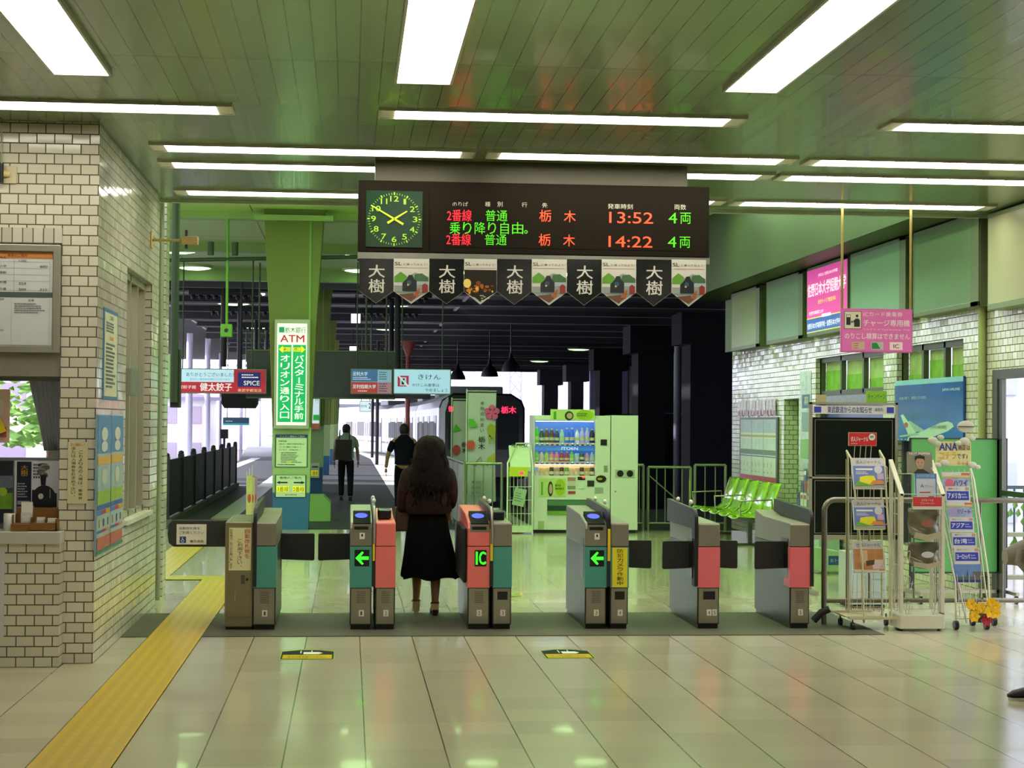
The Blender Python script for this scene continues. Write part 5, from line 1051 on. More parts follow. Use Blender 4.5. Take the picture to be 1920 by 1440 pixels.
for k, z_ in enumerate(zb):
    s_ = MB(m('c4ccd8', .3)); s_.box(xw0, xw1, .03, .137, z_-.012, z_-.002).box(xw0, xw1, .012, .03, z_-.035, z_+.01); shv = s_.build('shelf', t)
    for j in range(12):
        cx = xw0+(xw1-xw0)*(j+.5)/12; MB(m('2a3a8a', .4)).box(cx-.02, cx+.02, .004, .012, z_-.03, z_-.012).disc(cx, z_-.006, .012, .008, .003, 8, m('ff5a3a' if (k == 1 and j % 3 != 1) or (j in (3, 4, 6, 9)) else 'd8d8e8', .4, 0, 0, emit=.9)).build('select_button', shv)
tb = MB(m('f4f8ff', .4, 0, 0, emit=6)); 
for z_ in (zw1-.012, zb[1]-.035): tb.box(xw0+.02, xw1-.02, .05, .07, z_-.008, z_)
tb.build('shelf_lamp', t)
b = MB(m('3f86d8', .4, 0, .05, emit=.5)); b.box(xw0+.01, xw1-.01, .06, .066, zb[0]-.11, zb[0]-.04); b.text('ITOEN', xw0+.45*(xw1-xw0), xw0+.72*(xw1-xw0), zb[0]-.098, zb[0]-.055, .058, m('d8e4f4', .4, 0, 0, emit=.8), .03); b.build('name_strip', t)
MB(GLASS).box(xw0, xw1, .001, .004, zw0, zw1).build('window_pane', t)
def ad(b, x0, x1, z0, z1, y):
    b.box(x0, x1, y, y+.01, z0, z1, m('b8cc7a', .4)); ww = x1-x0; hh = z1-z0; b.disc(x0+ww*.78, z0+hh*.5, ww*.2, hh*.46, y-.002, 20, m('9ab818', .4)); b.disc(x0+ww*.42, z0+hh*.42, ww*.1, hh*.42, y-.002, 16, m('2a2418', .5)); b.disc(x0+ww*.43, z0+hh*.42, ww*.065, hh*.27, y-.003, 16, m('b89a78', .5)); b.quad(x0+ww*.07, x0+ww*.13, z0+hh*.08, z0+hh*.8, y-.002, m('4a9a1c', .4)); b.lines(x0+ww*.6, x0+ww*.95, z0+hh*.35, z0+hh*.7, 2, y-.004, m('4a6a1c', .5), .6)
b = MB(); p0 = V(1032, 788); p1 = V(1115, 768); ad(b, p0[0], p1[0], p0[1], p1[1], -.012); b.build('top_advert', t)
b = MB(); p0 = V(1011, 931); p1 = V(1061, 897); ad(b, p0[0], p1[0], p0[1], p1[1], -.006); b.build('front_advert', t)
b = MB(m('1f3f2f', .3)); p0 = V(1026, 958); p1 = V(1103, 937); b.box(p0[0], p1[0], -.004, .0, p0[1], p1[1]).box(p0[0]+.01, p1[0]-.01, -.006, -.004, p0[1]+.08, p1[1]-.01, m('4f7a5a', .15)).box(p0[0], p1[0], -.03, 0, p0[1]-.05, p0[1]-.0, m('6a9a2a', .4)); b.build('delivery_door', t)
b = MB(BLK); 
for (pa, pb, qa, qb, cc) in ((1126, 1138, 824, 835, '0c0c0e'), (1083, 1097, 894, 900, '2a0a0a'), (1101, 1114, 901, 912, '20241c'), (1115, 1131, 914, 924, '9aa090'), (1132, 1139, 873, 885, '8a8a80'), (1009, 1020, 977, 992, '9ab07a'), (1064, 1079, 895, 901, 'b07a6a'), (1064, 1079, 903, 908, 'c8b8a0'), (1064, 1079, 911, 917, '7a8a6a'), (1065, 1079, 921, 926, 'a83a3a'), (1084, 1097, 904, 916, 'c8d8c8')):
    p0 = V(pa, qb); p1 = V(pb, qa); MB(m(cc, .4)).box(p0[0], p1[0], -.008, 0, p0[1], p1[1]).build('control_plate', t)
p0 = V(1127, 898); b.disc(p0[0], p0[1], .08, .055, -.009, 20, m('1a1c14', .3)); b.disc(p0[0]-.02, p0[1], .04, .018, -.012, 12, m('b8a03a', .4)); p0 = V(1093, 896); b.disc(p0[0]+.01, p0[1]+.01, .025, .015, -.011, 10, m('ff4030', .4, 0, 0, emit=2)); b.build('coin_slot', t)
drinks = [[('green', '3fae2a', .2), ('dark green', '1f3a24', .17), ('brown', '4a3a28', .18), ('brown', '4a3a28', .18), ('navy', '1f2f5a', .17), ('pale green', '7fb8a0', .17), ('blue', '2a5ac8', .19), ('blue', '2a5ac8', .19), ('clear', 'b8c4d0', .17), ('lilac', '9a98c8', .19), ('lilac', '9a98c8', .19), ('black-labelled', '1c1c24', .18)],
          [('green', '4fae2a', .15), ('white and red', 'b09a98', .14), ('lime', '7fae3a', .14), ('pink', 'c06a7a', .14), ('pink', 'c06a7a', .14), ('crimson', '8a2a4a', .14), ('crimson', '8a2a4a', .14), ('green', '6aae4a', .14), ('pale blue', '7aa8c8', .12), ('dark and yellow', '3a4a30', .12), ('pink and blue', 'a87a9a', .13), ('silver-blue', '7a9ab0', .14)],
          [('pale blue', '8aa0c0', .14), ('tan', 'b89a5a', .13), ('tan', 'b89a5a', .13), ('dark brown', '3a3018', .14), ('brown and white', '9a8468', .14), ('dark brown', '3a2a18', .14), ('green', '5a8a2a', .14), ('tan', 'b8a070', .13), ('tan', 'b8a070', .13), ('dark brown', '3a3418', .14), ('gold', 'a88a3a', .14), ('dark brown', '4a3c28', .14)]]
OR = ['first', 'second', 'third', 'fourth', 'fifth', 'sixth', 'seventh', 'eighth', 'ninth', 'tenth', 'eleventh', 'twelfth']
for k in range(3):
    for j, (nm, cc, hh) in enumerate(drinks[k]):
        cx = xw0+(xw1-xw0)*(j+.5)/12; hh = hh*(1.25 if k == 0 else 1.1); rr = .036; can = k == 2 or hh < .135
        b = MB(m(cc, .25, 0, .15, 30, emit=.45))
        if can: b.lathe([(rr*.85, 0), (rr, .008), (rr, hh-.01), (rr*.85, hh)], n=12); b.lathe([(rr*1.01, hh*.3), (rr*1.01, hh*.6)], n=12, mat=m('d0c8b0', .4, emit=.1))
        else: b.lathe([(rr*.9, 0), (rr, .01), (rr, hh*.65), (rr*.6, hh*.82), (rr*.4, hh*.9), (rr*.4, hh)], n=12); b.lathe([(rr*.45, hh*.9), (rr*.45, hh*1.0)], n=10, mat=m('d8d8d8', .4)); b.lathe([(rr*1.01, hh*.2), (rr*1.01, hh*.4)], n=12, mat=m('c8c8a0', .4, emit=.1))
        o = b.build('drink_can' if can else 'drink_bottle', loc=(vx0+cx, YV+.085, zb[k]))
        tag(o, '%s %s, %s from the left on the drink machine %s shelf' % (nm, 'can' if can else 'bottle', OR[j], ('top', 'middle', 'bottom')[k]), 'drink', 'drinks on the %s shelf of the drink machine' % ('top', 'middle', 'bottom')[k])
cx0, cx1 = at(1145.5, 900, YV).x, at(1196, 900, YV).x; w = cx1-cx0
t = thing('recycling_cabinet', 'tall plain pale cabinet with two round black holes beside the drink machine', 'bin', (cx0, YV, 0))
b = MB(VW); b.box(0, w, 0, .7, .05, at(1170, 779, YV).z); b.build('body', t, bevel=.006); zh_ = at(1170, 888, YV).z
b = MB(m('a8b09a', .4)).box(w*.16, w*.88, -.008, 0, zh_-.06, zh_+.06); b.build('hole_plate', t, bevel=.004)
for fx in (.34, .7): MB(BLK).cyl((w*fx, -.012, zh_), (w*fx, -.006, zh_), .05, n=24).build('hole', t)
MB(BLKM).box(.02, w-.02, .03, .65, 0, .05).box(w*.15, w*.15+.015, -.004, 0, .62, .64).build('feet', t)
# leaning magazine rack left of the machine
YR = 26.2; rx = at(951, 1000, YR).x; rx1 = at(998, 1000, YR).x; w = rx1-rx
t = thing('magazine_rack', 'pale free-paper rack with a slanted top left of the drink machine', 'magazine rack', (rx, YR, 0)); RW = m('c4d0b0', .4)
zA = at(952, 868, YR).z; zB = at(990, 832, YR).z
b = MB(RW); b.tube([(0, 0, 0), (0, 0, zA), (w*.42, .3, zB)], .014).tube([(w, 0, 0), (w, 0, zA-.04), (w*.98, .3, zB)], .014).tube([(w*.42, .3, zB), (w*.98, .3, zB)], .012).box(-.01, w+.01, -.01, .35, .02, .12); b.build('frame', t)
b = MB(RW)
for k in range(6): b.tube([(w*(.12+.15*k), .08, .12), (w*(.12+.15*k), .1, zA-.1)], .006, n=5)
for z_ in (.3, .5, .7, .9): b.tube([(0, .02, z_), (w, .02, z_)], .005, n=5)
b.build('wires', t)
b = MB(RW); b.prism([(0, zA-.06), (.28, zB-.03), (.28, zB-.06), (0, zA-.12)], w*.1, w*.92, None, 'x'); b.text('FREE WORK', w*.2, w*.85, zB-.06, zB-.01, .2, m('3a4a1c', .5), .04); b.build('top_panel', t)
MB(m('b0c01c', .5, emit=.1)).box(.02, w*.8, -.02, -.01, zA-.2, zA-.06).disc(w*.55, zA-.15, .035, .025, -.022, 12, m('ff2a4a', .4, 0, 0, emit=2.5)).build('lamp_sign', t)
b = MB(); b.box(-.09, .09, 0, .01, 0, .26, m('8fa884', .5)); b.lines(-.07, .07, .05, .2, 4, -.001, m('5a6a5a', .5)); o = b.build('magazine', loc=(rx+.15, YR-.03, .42)); o.rotation_euler = (R(-8), R(12), 0); tag(o, 'pale green free paper drooping in the rack left of the drink machine', 'magazine')
# railings at the end of the tiled hall
SR = m('8f9a80', .35, .7, .05)
def rail(name, label, x0, x1, y, z=1.03, gap=.13, y1=None, gate=False):
    y1 = y if y1 is None else y1; t = thing(name, label, 'railing', (x0, y, 0)); dx, dy = x1-x0, y1-y; L_ = math.hypot(dx, dy); n = max(2, int(L_/gap))
    MB(SR).cyl((0, 0, z), (dx, dy, z), .022).cyl((0, 0, .12), (dx, dy, .12), .014).build('rails', t)
    for k in range(n+1): MB(SR).cyl((dx*k/n, dy*k/n, 0 if k in (0, n) else .12), (dx*k/n, dy*k/n, z), .022 if k in (0, n) else .009).build('post' if k in (0, n) else 'baluster', t)
    return t
rail('steel_railing', 'steel railing in front of the white banners, left of the drink machine', at(880, 0, 26.6).x, at(948, 0, 26.6).x, 26.6, at(900, 869, 26.6).z)
rail('steel_railing', 'short steel railing right beside the recycling cabinet', at(1197, 0, 27).x, at(1212, 0, 27).x, 27, at(1200, 872, 27).z)
t = rail('railing_gate', 'wider steel railing gate right of the drink machine', at(1221, 0, 27).x, at(1300, 0, 27).x, 27, at(1250, 876, 27).z)
MB(SR).cyl((.02, 0, .85), (at(1300, 0, 27).x-at(1221, 0, 27).x, 0, .3), .01).build('brace', t); MB(m('8fae1c', .5)).cyl((1.27*.52, 0, .3), (1.27*.52, 0, .8), .02).build('yellow_post', t)
rail('steel_railing', 'rightmost steel railing ending near the green seats', at(1308, 0, 27).x, at(1365, 0, 27).x, 27, at(1330, 872, 27).z)
# pale barrier panels going back along the platform edge
t = thing('barrier_panels', 'pale fence panels running back along the platform edge beside the banners', 'fence', (1.72, 26.3, 0))
for k in range(5): MB(m('9a9ca4', .4, .2, .15, 4)).box(-.012, .012, k*1.3+.05, k*1.3+1.25, .1, 1.02).build('panel', t)
for k in range(6): MB(SR).cyl((0, k*1.3, 0), (0, k*1.3, 1.06), .02).build('post', t)
MB(SR).cyl((0, 0, 1.05), (0, 6.5, 1.05), .02).build('top_rail', t)
# vertical banners
def banner(px0, px1, pyt, pyb, Y, label, main):
    a, c = at(px0, pyb, Y), at(px1, pyt, Y); w = c.x-a.x; h = c.z-a.z; t = thing('vertical_banner', label, 'banner', (a.x, Y, 0))
    MB(m('c8d8b8', .4)).tube([(-.02, 0, 0), (-.02, 0, c.z+.06)], .012).tube([(-.02, 0, c.z+.03), (w, 0, c.z+.03)], .008).lathe([(.12, 0), (.12, .05), (.02, .06)], c=(-.02, 0, 0), n=14).build('pole', t)
    b = MB(m('b9bcbc', .7, 0, .06, 3)); n = 10; z0 = a.z
    vs = []
    for k in range(13):
        f = k/12
        for j in range(n+1): u = j/n; vs.append((u*w*(1-.03*math.sin(3*f)), .03*math.sin(u*5+f*3)*(1-f), z0+h*f))
    b.add(vs, [(k*(n+1)+j, k*(n+1)+j+1, (k+1)*(n+1)+j+1, (k+1)*(n+1)+j) for k in range(12) for j in range(n)], smooth=True)
    y = -.04
    if main:
        PK = m('d0508a', .6, 0, .02); cx, cz = w*.84, z0+h*.82
        for k in range(5): a_ = math.radians(90+72*k); b.disc(cx+.075*math.cos(a_), cz+.075*math.sin(a_), .052, .052, y, 12, PK)
        b.disc(cx, cz, .04, y=y-.001, mat=PK, n=10); b.vtext('本物の出会い', w*.43, w*.56, z0+h*.62, z0+h*.92, y, INK, .02, .6); b.vtext('栃木', w*.36, w*.6, z0+h*.47, z0+h*.6, y, INK, .03, .85)
        b.poly([(w*.02, z0+h*.76), (w*.18, z0+h*.76), (w*.36, z0+h*.69), (w*.05, z0+h*.68)], y, m('4fae2a', .6)); b.poly([(w*.68, z0+h*.68), (w*.78, z0+h*.72), (w*.97, z0+h*.7), (w*.97, z0+h*.63), (w*.88, z0+h*.58), (w*.74, z0+h*.6)], y, m('9aa028', .6)); b.quad(w*.74, w*.8, z0+h*.54, z0+h*.61, y, m('9aa028', .6)).quad(w*.9, w*.96, z0+h*.54, z0+h*.6, y, m('9aa028', .6)).poly([(w*.68, z0+h*.4), (w*.97, z0+h*.45), (w*.97, z0+h*.36), (w*.7, z0+h*.34)], y, m('b0a83a', .6))
        b.disc(w*.1, z0+h*.52, .07, .08, y, 14, m('c8483a', .6)); b.poly([(0, z0+h*.58), (w*.1, z0+h*.55), (w*.22, z0+h*.58), (w*.1, z0+h*.56)], y-.001, m('4fae2a', .6))
        b.tube([(w*.2, y, z0+h*.33), (w*.45, y, z0+h*.41), (w*.5, y, z0+h*.33), (w*.62, y, z0+h*.36), (w*.7, y, z0+h*.33)], .006, n=5, mat=INK); b.disc(w*.25, z0+h*.34, .03, y=y, mat=m('b04a3a', .6)); b.lines(w*.15, w*.8, z0+h*.05, z0+h*.2, 3, y, m('8a8a8a', .6))
    else:
        b.poly([(w*.05, z0+h*.66), (w*.2, z0+h*.72), (w*.6, z0+h*.64), (w*.05, z0+h*.62)], y, m('4fae2a', .6)); b.disc(w*.25, z0+h*.4, .07, .09, y, 14, m('b83a4a', .6)); b.vtext('栃木', w*.6, w*.95, z0+h*.35, z0+h*.5, y, INK, .03); b.tube([(w*.4, y, z0+h*.22), (w*.7, y, z0+h*.27), (w*.9, y, z0+h*.2)], .006, n=5, mat=INK)
    b.build('cloth', t); return t
banner(876, 931, 737, 940, 28.2, 'tall white vertical banner with a pink flower and black characters', True)
banner(848, 877, 752, 905, 30.6, 'narrower white banner with a leaf and strawberry, behind the flowered one', False)
# ================================================================ GREEN COLUMNS AND THEIR SIGNS
CG = m('66722c', .5, 0, .08, 2.5); CGL = m('9ab87c', .45, 0, .05); BLU = m('2a6494', .5, 0, .05)
def column(Y, label, full):
    xc = -.87; t = thing('platform_column', label, 'column', (xc, Y, 0), 0, 'green columns down the platform')
    def ring(hw, hd, z): return [(-hw, -0, z), (hw, 0, z), (hw, hd, z), (-hw, hd, z)]
    MB(BLU).loft([ring(.265, .5, 0), ring(.28, .5, .56 if full else .6)], smooth=False).build('base', t, bevel=.004)
    MB(CGL).loft([ring(.28, .5, .56 if full else .6), ring(.295, .5, 1.56)], smooth=False).build('lower_shaft', t, bevel=.004)
    MB(CG).loft([ring(.295, .5, 1.56), ring(.36, .55, 3.2), ring(.46, .7, 4.9)], smooth=False).build('shaft', t, bevel=.01)
    MB(m('6f9a3a', .5)).box(.24, .27, -.01, .02, 1.56, 4.8).build('conduit', t)
    return t
MB(GP).box(-.6, .6, .0, .3, 0, .08).build('column_bracket', loc=(-.87, 27.0, 4.72)); tag(bpy.data.objects['column_bracket'], 'green horizontal bracket at the head of the nearest green column', 'bracket')
column(27.1, 'nearest tapered green column with blue foot, carrying the ATM light sign', True)
for i, Y in enumerate((41., 55., 69., 83., 97.)): column(Y, '%s green column with blue foot down the platform, counted from the ATM column' % ['second', 'third', 'fourth', 'fifth', 'sixth'][i], False)
Yf = 26.98
def cs(px, py): p = at(px, py, Yf); return p.x+.87, p.z
t = thing('light_sign', 'lit vertical ATM sign with green arrows and white katakana on the nearest column', 'sign', (-.87, Yf, 0))
x0, z0 = cs(513, 804); x1, z1 = cs(582, 599)
MB(m('a8ac98', .4, .3)).box(x0, x1, 0, .14, z0, z1).build('casing', t, bevel=.01)
xa, za = cs(518, 797); xb, zb_ = cs(576, 607); w = xb-xa; h = zb_-za
WE = m('e4f2e4', .4, 0, .03, emit=.62); GE = m('0a9a5c', .4, 0, .02, emit=.55); b = MB(WE).box(xa, xb, -.01, .0, za, zb_); y = -.012
b.quad(xa+w*.04, xa+w*.485, za+h*.03, za+h*.79, y, GE).quad(xa+w*.53, xa+w*.97, za+h*.03, za+h*.79, y, GE)
b.quad(xa+w*.06, xa+w*.24, za+h*.91, za+h*.965, y, m('0f8a5a', .4, emit=.4)).text('栃木銀行', xa+w*.26, xa+w*.96, za+h*.905, za+h*.965, y, m('1c2420', .5), .01).text('ATM', xa+w*.1, xa+w*.9, za+h*.815, za+h*.885, y, m('c02040', .4, 0, 0, emit=.3), .05)
YLE = m('e8dc28', .4, 0, 0, emit=.5)
b.poly([(xa+w*.06, za+h*.745), (xa+w*.2, za+h*.78), (xa+w*.2, za+h*.765), (xa+w*.46, za+h*.765), (xa+w*.46, za+h*.725), (xa+w*.2, za+h*.725), (xa+w*.2, za+h*.71)], y-.002, YLE).poly([(xa+w*.95, za+h*.745), (xa+w*.81, za+h*.78), (xa+w*.81, za+h*.765), (xa+w*.55, za+h*.765), (xa+w*.55, za+h*.725), (xa+w*.81, za+h*.725), (xa+w*.81, za+h*.71)], y-.002, YLE)
b.text('東口', xa+w*.2, xa+w*.44, za+h*.73, za+h*.76, y-.004, INK).text('西口', xa+w*.57, xa+w*.8, za+h*.73, za+h*.76, y-.004, INK)
WE2 = m('f0fff0', .4, 0, 0, emit=.7)
b.vtext('オリオン通り入口', xa+w*.12, xa+w*.42, za+h*.05, za+h*.69, y-.002, WE2, .03, .8).vtext('バスターミナル手前', xa+w*.6, xa+w*.9, za+h*.05, za+h*.69, y-.002, WE2, .03, .86)
b.build('face', t)
def colsign(name, lb, pa, pb, qa, qb, fn):
    xa, za = cs(pa, qb); xb, zb_ = cs(pb, qa); b = MB(); w = xb-xa; h = zb_-za; fn(b, w, h); o = b.build(name, loc=(-.87+(xa+xb)/2, 27.085, za)); tag(o, lb, 'sign')
PG = m('c9dcb8', .5, 0, .02)
def s1(b, w, h):
    b.box(-w/2, w/2, 0, .008, 0, h, m('2a3a4a', .5)); b.quad(-w*.47, w*.47, h*.015, h*.985, -.001, PG).quad(-w*.47, w*.47, h*.9, h*.985, -.002, NAVY).text('ワンマン運転のご案内', -w*.36, w*.4, h*.915, h*.97, -.003, PAPER, .01)
    b.text('宇都宮線', -w*.4, -w*.15, h*.77, h*.82, -.003, INK).text('(栃木～東武宇都宮間)は', -w*.38, w*.4, h*.68, h*.73, -.003, INK, .01).text('ワンマン運転にて運行して', -w*.38, w*.3, h*.59, h*.64, -.003, INK, .01).text('おります。(特急は除く)', -w*.38, w*.28, h*.5, h*.55, -.003, INK, .01).lines(-w*.32, w*.4, h*.12, h*.46, 7, -.003, m('4a5a4a', .5), .5, 8).quad(-w*.15, w*.02, h*.13, h*.17, -.002, YLE).lines(-w*.42, w*.42, h*.04, h*.1, 1, -.003, INK)
colsign('sign', 'bordered white notice with navy title under the ATM sign', 515, 577, 815, 876, s1)
def s2(b, w, h):
    b.box(-w/2, w/2, 0, .008, 0, h, m('2a3a2a', .5)); b.quad(-w*.47, w*.47, h*.02, h*.98, -.001, PG).text('番線のご案内', -w*.36, w*.34, h*.82, h*.93, -.003, INK, .01)
    for s_ in (-1, 1): b.poly([(s_*w*.46, h*.66), (s_*w*.34, h*.73), (s_*w*.34, h*.69), (s_*w*.1, h*.69), (s_*w*.1, h*.63), (s_*w*.34, h*.63), (s_*w*.34, h*.59)], -.003, INK)
    b.quad(-w*.45, -w*.06, h*.24, h*.5, -.002, YLE).quad(w*.07, w*.45, h*.24, h*.5, -.002, YLE).text('3番線', -w*.43, -w*.07, h*.25, h*.48, -.003, m('1c4a1c', .5), .01).text('2番線', w*.08, w*.44, h*.25, h*.48, -.003, m('1c4a1c', .5), .01).text('東武宇都宮駅', -w*.18, w*.2, h*.08, h*.15, -.003, INK, 0)
colsign('sign', 'white track guide with arrows for tracks 3 and 2 above the blue column foot', 515, 574, 891, 933, s2)
# the same kind of sign on the second column
t = thing('light_sign', 'narrow lit white sign on the second green column, behind the ATM sign', 'sign', (-.87, 40.9, 0))
a, c = at(578, 806, 40.9), at(602, 669, 40.9); MB(m('a8ac98', .4)).box(a.x+.87, c.x+.87, 0, .1, a.z, c.z).build('casing', t); MB(m('cfe4ea', .4, 0, .02, emit=.7)).box(a.x+.9, c.x+.84, -.01, 0, a.z+.15, c.z-.05).vtext('栃木銀行', a.x+1.02, a.x+1.1, a.z+.6, a.z+1.2, -.013, m('2a8a6a', .5)).box(a.x+.98, c.x+.84, -.013, -.01, a.z+.22, a.z+.35, m('2fae4a', .4, emit=.5)).box(a.x+.9, c.x+.84, -.013, -.01, a.z+.02, a.z+.15, m('b86a4a', .4, emit=.2)).build('face', t)
a, c = at(580, 896, 40.95), at(599, 868, 40.95); o = MB(PG).box(0, c.x-a.x, 0, .01, 0, c.z-a.z).quad(.04, c.x-a.x-.03, .05, .17, -.002, YLE).text('2番線', .05, c.x-a.x-.04, .06, .16, -.004, m('1c4a1c', .5), .02).box(.06, .2, -.004, 0, .24, .27, INK).build('sign', loc=(a.x, 40.95, a.z)); tag(o, 'small yellow-marked track sign on the second green column', 'sign')
a, c = at(576, 980, 29.4), at(620, 930, 29.4)
o = MB(m('8fbf6a', .5, 0, .04)).prism([(0, 0), (0, c.z), (c.x-a.x-.12, c.z), (c.x-a.x, c.z-.12), (c.x-a.x, 0)], 0, .9).build('planter_box', loc=(a.x, 29.4, 0)); tag(o, 'low green box with a cut corner behind the nearest green column', 'box')
# ---- hanging signs and the grey service box over the platform entrance
Y = 36.2; a, c = at(612, 745, Y), at(742, 661, Y); x0, x1 = at(462, 700, Y).x, c.x
t = thing('service_box', 'long grey hanging box over the platform entrance behind the lit signs', 'service box', ((x0+x1)/2, Y, a.z)); w = x1-x0
MB(m('5a5e5a', .6, 0, .08)).box(-w/2, w/2, 0, .3, 0, c.z-a.z).build('box', t, bevel=.01); MB(m('6f8a5a', .5)).box(-w/2, w/2, -.01, .31, c.z-a.z, c.z-a.z+.03).box(-w/2, w/2, -.01, .31, -.03, 0).build('edge_trim', t)
for xx in (-w*.42, -w*.1, w*.3): MB(m('5a6a4a', .5)).cyl((xx, .15, c.z-a.z), (xx, .15, 4.9-a.z), .02).build('hanger_rod', t)
def hsign(px0, px1, pyt, pyb, Y, label, fn, zhang=4.9):
    a, c = at(px0, pyb, Y), at(px1, pyt, Y); w = c.x-a.x; h = c.z-a.z; t = thing('hanging_sign', label, 'sign', ((a.x+c.x)/2, Y, a.z))
    MB(m('8a9a80', .4, .3)).box(-w/2, w/2, 0, .16, 0, h).build('casing', t, bevel=.008); b = MB(); fn(b, w, h); b.build('face', t)
    for xx in (-w*.35, w*.35): MB(m('4a5a3a', .5)).cyl((xx, .08, h), (xx, .08, zhang-a.z), .015).build('hanger_rod', t)
    return t
EM = .75
def hs1(b, w, h):
    x0, x1 = -w/2+.02, w/2-.02; b.box(x0, x1, -.004, .001, .02, h-.02, m('b8dcea', .4, 0, .06, 2, emit=EM)); b.quad(x0, x1, .02, h*.46, -.006, m('c02434', .4, 0, .02, emit=.5)); b.quad(x0+w*.66, x1, h*.46, h-.02, -.006, m('b02434', .4, 0, .02, emit=.45)); b.quad(x0+w*.7, x1-w*.05, h*.28, h*.86, -.008, m('1c2474', .4, emit=.4))
    b.text('ありがとうございました！', x0+w*.18, x0+w*.66, h*.68, h*.84, -.008, m('2a4a5a', .5), .01).text('またのご来店をお待ちしております', x0+w*.22, x0+w*.62, h*.53, h*.61, -.008, m('6a9aa8', .5), 0)
    P_ = m('f0ece8', .4, 0, 0, emit=.7); b.text('健太餃子', x0+w*.32, x0+w*.64, h*.1, h*.42, -.008, P_, .04).text('宇都宮餃子館', x0+w*.02, x0+w*.28, h*.18, h*.32, -.008, P_, .01).text('東武宇都宮店', x0+w*.7, x0+w*.94, h*.08, h*.2, -.008, m('e8d8a8', .4, emit=.5), .02).text('SPICE', x0+w*.76, x0+w*.92, h*.34, h*.52, -.01, P_, .02).lines(x0+w*.74, x0+w*.92, h*.6, h*.8, 2, -.01, P_)
hsign(313, 500, 692, 737, 35.8, 'lit red and pale blue restaurant sign hanging at left over the platform', hs1)
def hs2(b, w, h):
    x0, x1 = -w/2+.02, w/2-.02; b.box(x0, x1, -.004, .001, .02, h-.02, m('a8d4e4', .4, 0, .08, 1.5, emit=EM)); b.quad(x0+w*.06, x0+w*.25, h*.3, h*.72, -.006, m('c03048', .4, emit=.4)).quad(x0+w*.1, x0+w*.21, h*.34, h*.66, -.007, m('b8dce4', .4, emit=.5)).poly([(x0+w*.06, h*.72), (x0+w*.09, h*.72), (x0+w*.25, h*.34), (x0+w*.25, h*.3), (x0+w*.22, h*.3)], -.009, m('d8e4ec', .4, emit=.6)).poly([(x0+w*.13, h*.38), (x0+w*.13, h*.6), (x0+w*.18, h*.62), (x0+w*.17, h*.38)], -.008, INK)
    K = m('1c3a44', .5); b.text('きけん', x0+w*.41, x0+w*.8, h*.58, h*.78, -.006, K, .015).text('かけこみ乗車は', x0+w*.31, x0+w*.78, h*.3, h*.43, -.006, K, .01).text('やめましょう', x0+w*.54, x0+w*.92, h*.1, h*.24, -.006, K, .01)
hsign(737, 846, 692, 739, 35.8, 'lit pale blue warning sign reading kiken with a red running-figure mark', hs2)
def hs3(b, w, h):
    x0, x1 = -w/2+.02, w/2-.02; b.box(x0, x1, -.004, .001, .02, h-.02, m('8fb8d0', .4, 0, .05, emit=.5)); b.quad(x0, x0+w*.62, h*.5, h-.02, -.006, m('4a7ab0', .4, emit=.4)).quad(x0, x0+w*.62, .02, h*.48, -.006, m('c04a48', .4, emit=.4)).quad(x0+w*.62, x1, .02, h*.48, -.006, m('b88a98', .4, emit=.4))
    P_ = m('e8ecf0', .4, 0, 0, emit=.6); b.text('足利大学', x0+w*.03, x0+w*.38, h*.72, h*.88, -.008, P_, .02).lines(x0+w*.03, x0+w*.58, h*.55, h*.68, 2, -.008, P_, .4).text('足利短期大学', x0+w*.03, x0+w*.58, h*.22, h*.38, -.008, P_, .02).lines(x0+w*.15, x0+w*.5, h*.08, h*.16, 1, -.008, P_, .4).lines(x0+w*.66, x0+w*.95, h*.55, h*.9, 4, -.008, m('2a4a5a', .5), .35).lines(x0+w*.66, x0+w*.95, h*.08, h*.45, 4, -.008, m('5a2a3a', .5), .35)
hsign(657, 736, 692, 739, 35.8, 'lit blue and red college sign left of the warning sign', hs3)
hsign(674, 697, 752, 772, 62, 'small white hanging track 2 sign far down the platform', lambda b, w, h: b.box(-w/2+.02, w/2-.02, -.004, .001, .02, h-.02, m('c8dce0', .4, emit=.7)).text('2', w*.25, w*.42, h*.3, h*.8, -.006, INK, .03).text('栃木方面', -w*.4, w*.1, h*.4, h*.65, -.006, m('3a7a6a', .5)), 5.05)
hsign(690, 728, 738, 744, 48, 'thin white lit strip sign below the college sign', lambda b, w, h: b.box(-w/2+.02, w/2-.02, -.004, .001, .01, h-.01, m('d8e4e8', .4, emit=.8)), 5.05)
hsign(418, 467, 783, 797, 60, 'dark teal skewed hanging sign far out over the left track', lambda b, w, h: b.box(-w/2, w/2, -.004, .001, 0, h, m('1c3f5a', .4)).box(-w/2, w/2, -.006, -.004, 0, h*.25, m('2f8a9a', .4, emit=.3)).lines(-w*.4, w*.0, h*.4, h*.6, 1, -.008, PAPER), 5.05)
a, c = at(415, 765, 39), at(483, 737, 39); o = MB(BLKM).prism([(0, .1), (0, c.z-a.z), (c.x-a.x, c.z-a.z), (c.x-a.x, .1), (c.x-a.x-.06, 0), (.06, 0)], 0, .5).cyl((.4, .2, c.z-a.z), (.4, .2, 5.06-a.z), .03).build('monitor_box', loc=(a.x, 39, a.z)); tag(o, 'black hanging monitor box under the red restaurant sign', 'monitor')
for px, pw, nm in ((765, 6, 'left of the warning sign'),):
    a = at(px, 700, 70); t = thing('rust_post', 'red-brown steel post %s carrying the canopy' % nm, 'post', (a.x, 70, 0)); MB(m('7a3024', .6)).cyl((0, 0, 0), (0, 0, 4.6), .09).lathe([(.09, 4.3), (.35, 5.0)], n=8).build('shaft', t)
    MB(m('2c2c30', .6)).box(-.9, .9, -.1, .1, 2.6, 3.6).build('backboard', t)
